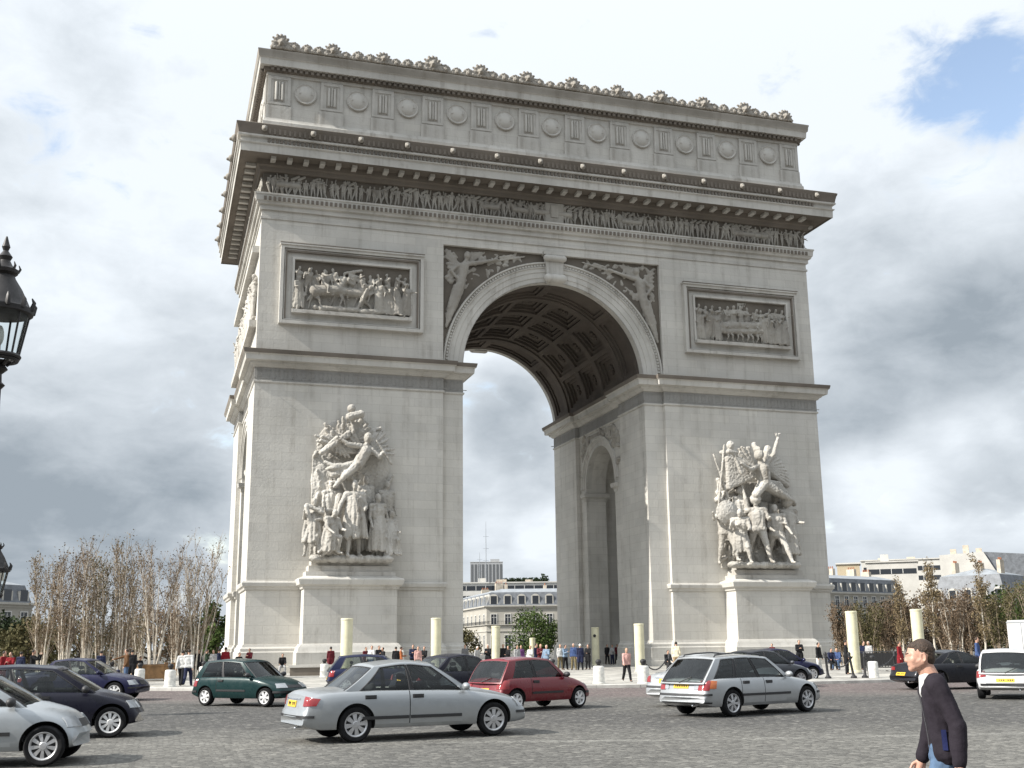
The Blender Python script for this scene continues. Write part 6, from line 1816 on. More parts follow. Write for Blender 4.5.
RAIL = plain('dark_balcony_iron', (0.04, 0.04, 0.042), 0.6)
TOWERP = plain('hazed_tower_window', (.13, .137, .145), .3)  # pale panes: distance haze put into the colour
WCACHE = {}
def win_meshes(w_, h_):
    k = (round(w_, 2), round(h_, 2))
    if k not in WCACHE:
        f = MB()
        for (x0, x1, z0, z1) in ((-w_/2 - .16, -w_/2, -.1, h_ + .16), (w_/2, w_/2 + .16, -.1, h_ + .16), (-w_/2, w_/2, h_, h_ + .16), (-w_/2 - .2, w_/2 + .2, -.2, -.08)): f.box(x0, x1, -.12, .05, z0, z1)
        f.box(-.05, .05, -.03, .04, 0, h_); f.box(-w_/2, w_/2, -.025, .035, h_ * .68, h_ * .68 + .08)
        p = MB(); p.box(-w_/2, w_/2, -.012, .03, -.08, h_)
        WCACHE[k] = (f.mesh('window_frame', WFRAME), p.mesh('pane', PANE))
    return WCACHE[k]
def house(label, corner, az, W_, D_, floors, roof_h, win_step, seed, group='houses round the square', side='left', dormer='arch', colour=None, roofmat=None, storeys=None, roof_in=2.2, chim=4, bal=True, cat='house'):
    """corner: front left ground corner; front runs along az; the house lies behind it"""
    rg = random.Random(seed); t = thing('town_house', label, cat, corner, az, group); cm = colour or CREAMW
    zt = floors[-1][1]
    m = MB(); m.box(0, W_, 0, D_, -.5, zt); m.build('wall', cm, t)
    lp = check_outward([(0, 0), (W_, 0), (W_, D_), (0, D_)])
    m = MB(); m.sweep([(-.2, zt - .7), (.12, zt - .65), (.2, zt - .3), (.65, zt - .2), (.7, zt + .12), (-.3, zt + .2)], lp); m.build('cornice', CREAMT, t, 30)
    for (z0, z1, wh, ww) in floors[:-1]:
        m = MB(); m.sweep([(-.1, z1 - .22), (.18, z1 - .18), (.22, z1 + .02), (-.1, z1 + .06)], lp); m.build('band_course', CREAMT, t, 30)
    nwin = 0
    for (z0, z1, wh, ww) in floors:
        fm, pm_ = win_meshes(ww, wh); zz = z0 + (z1 - z0 - wh) * .45
        for (org, rz, L_) in (((0, 0), 0, W_), ((0, D_) if side == 'left' else (W_, 0), -pi/2 if side == 'left' else pi/2, D_)):
            n = int(L_ // win_step)
            for i in range(n):
                if nwin >= 96: break
                s = L_ * (i + .5) / n
                x, y = org[0] + cos(rz) * s, org[1] + sin(rz) * s
                o = link('window', pm_, t); o.location = (x + sin(rz) * .02, y - cos(rz) * .02, zz); o.rotation_euler = (0, 0, rz); nwin += 1
                fr = link('window_frame', fm, o)
                if bal and z0 > 2:
                    pass
        if bal and z0 > 2:
            m = MB(); m.sweep([(.0, zz - .25), (.45, zz - .22), (.45, zz - .1), (.0, zz - .08)], lp); m.build('balcony_slab', CREAMT, t)
            m = MB(); m.sweep([(.40, zz + .72), (.44, zz + .72), (.44, zz + .78), (.40, zz + .78)], lp); along(lp, .5, lambda p, d, nr, i, m=m, zz=zz: m.obox(((p + nr * .42).x, (p + nr * .42).y, zz + .33), .05, .05, .85)); m.build('balcony_railing', RAIL, t)
    # mansard
    m = MB(); i_ = roof_in; zr = zt + roof_h
    b = [(0.1, .1, zt + .1), (W_ - .1, .1, zt + .1), (W_ - .1, D_ - .1, zt + .1), (.1, D_ - .1, zt + .1)]
    c = [(i_ * .45, i_ * .45, zt + roof_h * .78), (W_ - i_ * .45, i_ * .45, zt + roof_h * .78), (W_ - i_ * .45, D_ - i_ * .45, zt + roof_h * .78), (i_ * .45, D_ - i_ * .45, zt + roof_h * .78)]
    d = [(i_ * 1.8, i_ * 1.8, zr), (W_ - i_ * 1.8, i_ * 1.8, zr), (W_ - i_ * 1.8, D_ - i_ * 1.8, zr), (i_ * 1.8, D_ - i_ * 1.8, zr)]
    m.add(b + c, [(k, (k+1) % 4, 4 + (k+1) % 4, 4 + k) for k in range(4)] + [(3, 2, 1, 0)])
    m.mat = 1; m.add(c + d, [(k, (k+1) % 4, 4 + (k+1) % 4, 4 + k) for k in range(4)] + [(4, 5, 6, 7)])
    rf_ = m.build('roof', [roofmat or SLATE, ZINC], t)
    # dormers
    dw, dh = min(1.75, win_step * .52), min(roof_h * .6, 2.9)
    dm = MB(); pts = [(-dw/2 - .2, 0), (dw/2 + .2, 0), (dw/2 + .2, dh * .75)] + ([(( dw/2 + .2) * cos(pi * q / 8), dh * .75 + (dw/2 + .1) * sin(pi * q / 8) * .8) for q in range(1, 8)] if dormer == 'arch' else []) + [(-dw/2 - .2, dh * .75)]
    dm.prism(pts, 'y', 0, 1.8); dme = WCACHE.setdefault(('d', dw, round(dh, 2), dormer), dm.mesh('dormer', CREAMT))
    dp = MB(); dp.box(-dw/2 + .08, dw/2 - .08, -.03, .05, .15, dh * .85); dpe = WCACHE.setdefault(('dp', dw, round(dh, 2)), dp.mesh('pane', PANE))
    for (org, rz, L_) in (((0, 0), 0, W_), ((0, D_) if side == 'left' else (W_, 0), -pi/2 if side == 'left' else pi/2, D_)):
        n = int(L_ // win_step)
        for i in range(n):
            s = L_ * (i + .5) / n
            x, y = org[0] + cos(rz) * s, org[1] + sin(rz) * s
            o = link('dormer', dme, t); o.location = (x - sin(rz) * .22, y + cos(rz) * .22, zt + .25); o.rotation_euler = (0, 0, rz); link('pane', dpe, o)
    for i in range(chim):
        x = W_ * (i + .5) / chim + rg.uniform(-1, 1); y = D_ * rg.uniform(.35, .6); ch = rg.uniform(1.2, 2.2); m = MB(); m.box(x - .45, x + .45, y - 1.1, y + 1.1, zr - 1.5, zr + ch); o = m.build('chimney', CHIM, rf_)
        m = MB()
        for q in range(4): m.lathe([(.13, zr + ch - .02), (.11, zr + ch + .55)], (x, y - .8 + .53 * q, 0), 8)
        m.build('chimney_pots', POTS, rf_)
    return t
def facade_corner(u, dist): 
    p = at_range(u, dist, -.1); return p
# house seen through the great arch: corner towards us, one face receding to the left
c0 = facade_corner(487, 300)
rd = (at_range(575, 300) - at_range(487, 300)).normalized(); az = atan2(rd.y, rd.x)
house('pale corner house with a grey mansard roof seen through the great arch', c0, az + R(2), 44, 46, [(0, 5.6, 3.6, 1.5), (5.6, 12.0, 2.5, 1.4)], 4.6, 3.4, 11)
# flat white penthouse block behind it, with a hedge on its roof terrace
def block(label, u0, u1, dist, z0, z1, depth, mat, cat='building', nm='apartment_block', bands=(), name_part='wall', tilt=0.0, stripes=0, paneh=1.4):
    a = at_range(u0, dist, 0); b = at_range(u1, dist, 0); an = atan2((b - a).y, (b - a).x) + tilt; L_ = (b - a).length
    t = thing(nm, label, cat, a, an, 'flat-roofed blocks behind the houses' if nm == 'apartment_block' else None); m = MB(); m.box(0, L_, 0, depth, z0, z1); m.build(name_part, mat, t)
    for z in bands:
        m = MB(); m.box(.4, L_ - .4, -.06, .02, z, z + paneh); m.build('window_band', PANE, t)
        m = MB()
        for i in range(int(L_ // 3)): m.box(.4 + i * 3, .55 + i * 3, -.1, .0, z, z + paneh)
        m.build('mullions', WFRAME, t)
    m = MB(); m.box(-.3, L_ + .3, -.4, depth + .3, z1, z1 + .35); m.build('roof_edge', WALLW, t)
    rc = random.Random(int(u0))
    for i in range(int(L_ / 9) if not stripes and L_ > 12 else 0):
        x = L_ * (i + rc.uniform(.2, .8)) / int(L_ / 9); m = MB(); m.box(x, x + rc.uniform(.8, 3.2), depth * .2, depth * .2 + rc.uniform(1, 4), z1 + .3, z1 + rc.uniform(1.0, 2.4)); m.build('chimney', CHIM if rc.random() < .6 else mat, t)
    for i in range(stripes):
        x = L_ * (i + .5) / stripes; m = MB(); m.box(x - L_ / stripes * .28, x + L_ / stripes * .28, -.3, .05, z0, z1 - 3); m.build('window_strip', TOWERP, t)
    return t
block('white flat-roofed block behind the corner house, seen through the arch', 455, 580, 352, -.5, 20.6, 20, WALLW, bands=(18.4, 15.4))
pw = at_range(452, 350, -.1); dv = c0 - pw
house('receding pale wing left of the corner house seen through the arch', pw, atan2(dv.y, dv.x), dv.length - .3, 14, [(0, 5.6, 3.6, 1.5), (5.6, 12.0, 2.5, 1.4)], 4.4, 5.2, 19, chim=2)
rg = random.Random(4); lv = MB()
a = at_range(503, 362, 21); b = at_range(549, 362, 21)
for i in range(2600):
    f = rg.random(); q = a.lerp(b, f); top_ = (.9 + .9 * abs(sin(f * 23)) + (1.2 if .88 < f < .98 else 0)); leaf(lv, q + Vector((rg.uniform(-.5, .5), rg.uniform(-.9, .9), rg.uniform(0, 1) * top_)), .28, rg)
tag(lv.build('rooftop_hedge', DKGREEN, None, fix=False), 'dark hedge on the roof terrace of the white block seen through the arch', 'hedge')
# distant tower with its masts
TOWER = plain('hazed_tower_concrete', (0.34, 0.35, 0.36), .8, vary=.1, vscale=.02)  # lightened grey, distance haze mixed into the base colour
tw_ = block('distant grey tower with rounded corners, seen through the arch', 470.5, 503.5, 1500, -2, 110, 30, TOWER, cat='tower', nm='high_rise_tower', stripes=9)
m = MB(); L_ = (at_range(503.5, 1500) - at_range(470.5, 1500)).length
m.box(L_ * .62, L_ * .9, 3, 20, 110, 114); m.build('plant_room', TOWER, tw_)
def mast(label, u, dist, z0, z1, r):
    p = at_range(u, dist, z0); t = thing('aerial_mast', label, 'mast', p, 0, 'thin masts before the distant tower'); m = MB(); m.tube([(0, 0, 0), (0, 0, (z1 - z0) * .6), (0, 0, z1 - z0)], [r, r * .8, r * .35], 6); m.build('pole', ZINC, t, 60)
    m = MB()
    for i in range(3): m.tube([(-r * 7, 0, (z1 - z0) * (.35 + .2 * i)), (r * 7, 0, (z1 - z0) * (.35 + .2 * i))], r * .35, 5)
    m.build('crossbars', ZINC, t, 60)
mast('tall thin mast in front of the distant tower', 486.5, 350, 20.9, 39.5, .13); mast('short mast left of the tall one before the distant tower', 480, 350, 20.9, 30, .11)
# right hand row
c1 = facade_corner(826, 262); e1 = facade_corner(908, 285); rd = e1 - c1
house('long cream house with a row of dormers, right of the arch', c1, atan2(rd.y, rd.x), rd.length, 16, [(0, 5.0, 3.2, 1.4), (5.0, 9.0, 2.4, 1.3), (9.0, 12.6, 2.2, 1.3)], 4.2, 3.2, 12, side='right', dormer='square', chim=5)
block('ochre rooftop cabin on the house right of the arch', 843, 866, 292, -.5, 20.4, 8, plain('ochre_render', (.42, .35, .24), .9, vary=.1), nm='rooftop_cabin', cat='cabin')
c2 = facade_corner(935, 300); e2 = facade_corner(1012, 292); rd = e2 - c2
house('house with a bulging grey slate mansard behind the right hand trees', c2, atan2(rd.y, rd.x), rd.length, 18, [(0, 5.0, 3.0, 1.4), (5.0, 11.0, 2.4, 1.3)], 8.0, 3.4, 13, side='left', roof_in=4.5, chim=3)
block('long white building with a flat roof far behind the right hand houses', 868, 985, 380, -.5, 26.8, 18, WALLW, bands=(23.4, 20.4))
block('white rooftop storey behind the dormers right of the arch', 873, 925, 330, -.5, 23.0, 10, WALLW, bands=(19.8,))
# cream building with a big gable at the right edge
a = at_range(948, 345, -.5); b = at_range(1085, 345, -.5); an = atan2((b - a).y, (b - a).x); L_ = (b - a).length
t = thing('gabled_house', 'cream building with a steep dark roof at the right edge', 'house', a, an)
m = MB(); m.prism([(0, 0), (L_ * .45, 0), (L_ * .45, 19.0), (L_ * .34, 26.5), (0, 26.0)], 'y', 0, 20); m.build('wall', WALLW, t)
m = MB(); m.prism([(L_ * .34, 26.55), (L_ * .455, 18.6), (L_, 17.5), (L_, 24.5)], 'y', 1.0, 19); m.build('roof', SLATE, t)
m = MB(); m.box(L_ * .45, L_, .5, 19.5, 0, 19.0); m.build('wing_wall', CREAMW, t)
for i in range(6):
    m = MB(); m.box(L_ * .48 + i * 3.2, L_ * .48 + i * 3.2 + 1.5, .42, .52, 14.6, 17); m.build('window', PANE, t)
for i in range(3):
    m = MB(); m.box(L_ * (.08 + .1 * i), L_ * (.08 + .1 * i) + 1.6, 6, 8, 25.5, 28 + (i % 2)); m.build('chimney', CHIM, t)
# left edge
c3 = facade_corner(-40, 196); e3 = facade_corner(29, 205); rd = e3 - c3
house('pale house with a dark mansard roof at the left edge', c3, atan2(rd.y, rd.x), rd.length, 14, [(0, 4.6, 3.0, 1.3), (4.6, 9.4, 2.3, 1.3)], 3.9, 3.2, 14, side='right', dormer='square', chim=2)
# white van at the right edge
def van():
    p = ground(1024, 684); t = thing('delivery_van', 'plain white box van cut by the right edge of the photo', 'van', at_range(1045, 76, .01), R(10))
    m = MB(); pr_ = [(-1.0, .55), (1.0, .55), (1.0, 2.75), (.94, 2.86), (-.94, 2.86), (-1.0, 2.75)]; m.prism(pr_, 'x', -1.9, 1.9); m.build('box_body', P_WHITE, t)
    m = MB(); m.prism([(1.9, .5), (3.4, .5), (3.45, 1.0), (3.2, 1.15), (2.75, 1.95), (1.9, 2.0)], 'y', -.92, .92); m.build('cab', P_WHITE, t)
    m = MB(); m.box(-1.93, 1.93, -1.025, 1.025, .52, .62); m.box(-1.93, 1.93, -1.02, 1.02, 2.70, 2.76); m.box(-1.93, -1.89, -.02, .02, .62, 2.7); m.build('edge_rails', ZINC, t)
    m = MB(); m.prism([(2.1, 1.2), (2.95, 1.2), (2.68, 1.85), (2.1, 1.88)], 'y', -.935, .935); m.build('side_window', PANE, t)
    m = MB(); m.box(-1.95, 2.8, -.85, .85, .35, .55); m.build('chassis', TRIM, t)
    for sy in (-.78, .78): m = MB(); m.box(-1.96, -1.9, sy - .1, sy + .1, .75, 1.15); m.build('tail_lamp', RED, t)
    tm, rm = wheel_meshes(.33, 6, .2, RIM)
    for x in (-1.2, 2.6):
        for sg in (-1, 1):
            we = bpy.data.objects.new('wheel', None); col.objects.link(we); we.parent = t; we.location = (x, sg * .86, .33); we.rotation_euler = (0, 0, 0 if sg < 0 else pi); link('tyre', tm, we); link('rim', rm, we)
van()
# roof sign of the taxi behind the estate car is fixed to that saloon
# ------------------------------------------------------------------ street lamps
LAMPM = plain('lamp_iron', (0.028, 0.026, 0.026), 0.5, 0.3, vary=.3, vscale=9)
def lamp_glass():
    return glass_mat('lantern_glass', (0.90, 0.93, 0.93), 0.0, 1.12)
LGL = lamp_glass()
def street_lamp(label, p, ztop, k, full=True):
    """candelabra lantern: post, crown, six glass panes, domed hood and finial"""
    t = thing('street_lamp', label, 'street lamp', p, 0.3, 'old iron street lamps'); H = ztop - p.z
    b = H - 1.62 * k            # foot of the lantern
    m = MB(); m.lathe([(.26, 0), (.26, .12), (.20, .2), (.17, .7), (.20, .78), (.12, .9), (.085, 1.3), (.07, b * .55), (.095, b * .56), (.065, b * .58), (.055, b - .35 * k), (.10 * k, b - .30 * k), (.06 * k, b - .26 * k), (.055 * k, b - .16 * k), (.12 * k, b - .10 * k), (.07 * k, b - .03 * k), (.15 * k, b)], (0, 0, 0), 16); m.build('post', LAMPM, t, 40)
    m = MB()
    for z, r_ in ((b + .02 * k, .215 * k), (b + .06 * k, .235 * k)): m.tube([(r_ * cos(2*pi*q/24), r_ * sin(2*pi*q/24), z) for q in range(25)], .028 * k, 6)
    for q in range(6):
        a = 2 * pi * q / 6; m.tube([(.10 * k * cos(a), .10 * k * sin(a), b - .05 * k), (.21 * k * cos(a), .21 * k * sin(a), b + .05 * k)], .018 * k, 5); m.tube([(.225 * k * cos(a), .225 * k * sin(a), b + .05 * k), (.325 * k * cos(a), .325 * k * sin(a), b + .60 * k)], .014 * k, 5)
    m.build('lantern_frame', LAMPM, t, 50)
    m = MB(); m.lathe([(.218 * k, b + .06 * k), (.318 * k, b + .60 * k)], (0, 0, 0), 24, None, False); m.build('glass', LGL, t, 60, fix=False)
    m = MB(); m.ellipsoid((0, 0, b + .33 * k), .05 * k, .05 * k, .13 * k); m.lathe([(.02 * k, b), (.02 * k, b + .25 * k)], (0, 0, 0), 8); m.build('burner', plain('milky_bulb', (.6, .6, .55), .4) if 'milky_bulb' not in bpy.data.materials else bpy.data.materials['milky_bulb'], t, 60)
    m = MB(); m.lathe([(.33 * k, b + .585 * k), (.37 * k, b + .60 * k), (.375 * k, b + .66 * k), (.33 * k, b + .69 * k), (.30 * k, b + .76 * k), (.22 * k, b + .93 * k), (.14 * k, b + 1.06 * k), (.125 * k, b + 1.10 * k), (.16 * k, b + 1.13 * k), (.17 * k, b + 1.17 * k), (.10 * k, b + 1.22 * k), (.06 * k, b + 1.30 * k), (.085 * k, b + 1.35 * k), (.05 * k, b + 1.40 * k), (.03 * k, b + 1.43 * k), (.05 * k, b + 1.48 * k), (.035 * k, b + 1.53 * k), (.01 * k, b + 1.62 * k)], (0, 0, 0), 24)
    o = m.build('hood', LAMPM, t, 35)
    m = MB()
    for q in range(12):
        a = 2 * pi * q / 12; c_, s_ = cos(a), sin(a)
        m.tube([(.36 * k * c_, .36 * k * s_, b + .64 * k), (.39 * k * c_, .39 * k * s_, b + .74 * k), (.36 * k * c_, .36 * k * s_, b + .80 * k)], [.035 * k, .025 * k, .008 * k], 5)
        if q % 2 == 0: m.tube([(.155 * k * c_, .155 * k * s_, b + 1.16 * k), (.185 * k * c_, .185 * k * s_, b + 1.21 * k), (.165 * k * c_, .165 * k * s_, b + 1.26 * k)], [.02 * k, .016 * k, .006 * k], 5)
    m.build('crown_leaves', LAMPM, o, 50)
    return t
def lamp_z(v, dist, u): 
    d = _f + _r2 * ((u - 512) / FPX) + _u2 * ((384 - v) / FPX); return CAM.z + d.z / hypot(d.x, d.y) * dist
pl = at_range(-19, 14.0, 0); lamp_ = street_lamp('black iron street lamp with a glass lantern at the left edge', Vector((pl.x, pl.y, 0)), lamp_z(236, 14.0, 4), .95)
vd = Vector((pl.x - CAM.x, pl.y - CAM.y, 0)).normalized(); lamp_.rotation_euler = (Matrix.Rotation(R(-1.2), 3, vd) @ Matrix.Rotation(.3, 3, 'Z')).to_euler()
pl = at_range(-14, 33, 0); street_lamp('further lamp of which only one side of the lantern shows low on the left edge', Vector((pl.x, pl.y, 0)), lamp_z(527, 33, -4), 1.15)


# ------------------------------------------------------------------ people
def cloth(name, c, rough=.9): return plain(name, c, rough, vary=.18, vscale=9, bump=.2, bscale=25, spec=.2)
SKIN = plain('skin', (0.50, 0.30, 0.215), 0.55, vary=.08, vscale=14)
HAIRM = {'dark': plain('dark_hair', (.018, .013, .010), .7, vary=.3, vscale=40), 'brown': plain('brown_hair', (.042, .024, .014), .6, vary=.4, vscale=60, bump=.5, bscale=90), 'fair': plain('fair_hair', (.30, .21, .11), .7, vary=.2, vscale=40), 'grey': plain('grey_hair', (.40, .38, .36), .7, vary=.2, vscale=40), 'whitecap': plain('white_cap', (.72, .71, .68), .8)}
CL = {k: cloth(k + '_cloth', v) for k, v in dict(black=(.014, .014, .016), navy=(.018, .022, .05), white=(.52, .52, .51), red=(.19, .014, .02), maroon=(.10, .016, .022), brown=(.10, .052, .025), grey=(.15, .15, .155), lightgrey=(.36, .36, .36), blue=(.05, .08, .18), lightblue=(.19, .26, .35), cream=(.58, .53, .40), pink=(.50, .30, .27), jeans=(.06, .095, .165), darkgreen=(.03, .05, .03), purple=(.10, .04, .12), tan=(.30, .22, .13), orange=(.35, .12, .05), khaki=(.17, .14, .08)).items()}
SHOE = plain('dark_shoe', (.02, .018, .016), .6)
POSE = dict(
    stand=dict(la=(5, 9, 14, 4), ra=(2, 9, 18, 4), ll=(2, 4, 2), rl=(-2, 4, 2)),
    shift=dict(la=(18, 10, 75, 20), ra=(4, 12, 20, 0), ll=(6, 5, 8), rl=(-2, 4, 0), side=2, turn=20),
    folded=dict(la=(22, 8, 95, 38), ra=(22, 8, 95, 38), ll=(3, 5, 2), rl=(-3, 5, 2), nod=6),
    walk=dict(la=(-22, 7, 14, 0), ra=(24, 7, 24, 0), ll=(24, 2, 6), rl=(-20, 2, 16), lean=4),
    walk2=dict(la=(20, 7, 30, 0), ra=(-20, 7, 14, 0), ll=(-18, 2, 22), rl=(22, 2, 4), lean=4),
    photo=dict(la=(62, 8, 95, 20), ra=(62, 8, 95, 20), ll=(3, 5, 2), rl=(-3, 5, 2), nod=2),
    point=dict(la=(4, 10, 30, 0), ra=(70, 30, 6, 0), ll=(3, 5, 2), rl=(-3, 5, 2), turn=-20),
    sit=dict(la=(30, 8, 50, 12), ra=(30, 8, 50, 12), ll=(84, 8, 86), rl=(84, 8, 80), lean=8, nod=8))
PC = {}
def person_meshes(pose, kind):
    """body, top, trousers or skirt, hair, shoes for one pose"""
    key = (pose, kind)
    if key in PC: return PC[key]
    h = 1.68; J = skeleton(h, dict(POSE[pose], shw=.094)); out = {}
    m = MB(); flesh(m, J, h, fat=.74); out['body'] = fuse(m, 'body', SKIN, .02, 1)
    m = MB(); c = m.capsule; coat = kind in ('coat', 'skirt')
    q = h * .98
    for k in 'lr':
        c(J[k+'hip'] * .75 + J['pelvis'] * .25 + Vector((0, 0, .02)), J['chest'] * .55 + J[k+'sh'] * .45 - Vector((0, 0, .05)), .066*q, .060*q)
        c(J[k+'sh'], J[k+'el'], .042*q, .034*q); c(J[k+'el'], J[k+'wr'], .031*q, .025*q)
        if coat and pose != 'sit': c(J[k+'hip'], J[k+'kn'] * .75 + J[k+'hip'] * .25 + Vector((0, .02, 0)), .08*q, .07*q)
    c(J['lhip'] + Vector((0,0,.03)), J['rhip'] + Vector((0,0,.03)), .076*q, .076*q); c(J['lsh'], J['rsh'], .046*q, .046*q); c(J['belly'], J['chest'], .066*q, .07*q); c(J['chest'], J['neck'] - Vector((0, 0, .012)), .055*q, .036*q)
    out['jacket'] = fuse(m, 'jacket', CL['black'], .018, 1, (.014, .10))
    m = MB(); c = m.capsule
    if kind == 'skirt' and pose != 'sit':
        b = (J['lkn'] + J['rkn']) / 2
        for i in range(8):
            a = 2*pi*i/8; c(J['pelvis'] + Vector((.05*cos(a), .05*sin(a), .02)), b + Vector((.13*cos(a), .13*sin(a), -.12)), .07, .07)
    else:
        c(J['lhip'], J['rhip'], .07*q, .07*q)
        for k in 'lr': c(J[k+'hip'], J[k+'kn'], .064*q, .047*q); c(J[k+'kn'], J[k+'an'], .048*q, .038*q)
    out['trousers'] = fuse(m, 'skirt' if kind == 'skirt' else 'trousers', CL['jeans'], .022, 1, (.015, .1))
    m = MB(); H = J['head']; hm = J['headM']
    m.ellipsoid(H + hm @ Vector((0, .016, .022)), .049*h, .054*h, .056*h, hm)
    if kind == 'skirt': m.capsule(H + hm @ Vector((0, .05, .0)), H + hm @ Vector((0, .055, -.16)), .05*h, .035*h)
    out['hair'] = fuse(m, 'hair', HAIRM['dark'], .018, 1)
    m = MB()
    for k in 'lr': m.capsule(J[k+'an'] - Vector((0, -.02, .025)), J[k+'toe'] + Vector((0, -.02, .0)), .036, .030)
    out['shoes'] = m.mesh('shoe', SHOE, 60)
    PC[key] = out
    return out
def recolour(o, mat):
    o.material_slots[0].link = 'OBJECT'; o.material_slots[0].material = mat
def person(lab, p, rz, pose='stand', kind='plain', top='black', leg='jeans', hair='dark', scale=1.0, bag=None):
    P = person_meshes(pose, kind); t = thing('person', lab, 'person', p, rz, 'visitors round the arch'); t.scale = (scale, scale, scale)
    link('body', P['body'], t)
    for k, mt in (('jacket', CL[top]), ('trousers', CL[leg]), ('hair', HAIRM[hair])):
        o = link('skirt' if (k == 'trousers' and kind == 'skirt') else k, P[k], t); recolour(o, mt)
    link('shoes', P['shoes'], t)
    if bag:
        m = MB(); m.ellipsoid((0, .17, 1.18), .15, .09, .21); o = m.build('rucksack', CL[bag], t, 60)
    return t
rp = random.Random(12)
def at_plaza(u, d): return on_plaza(u, d)
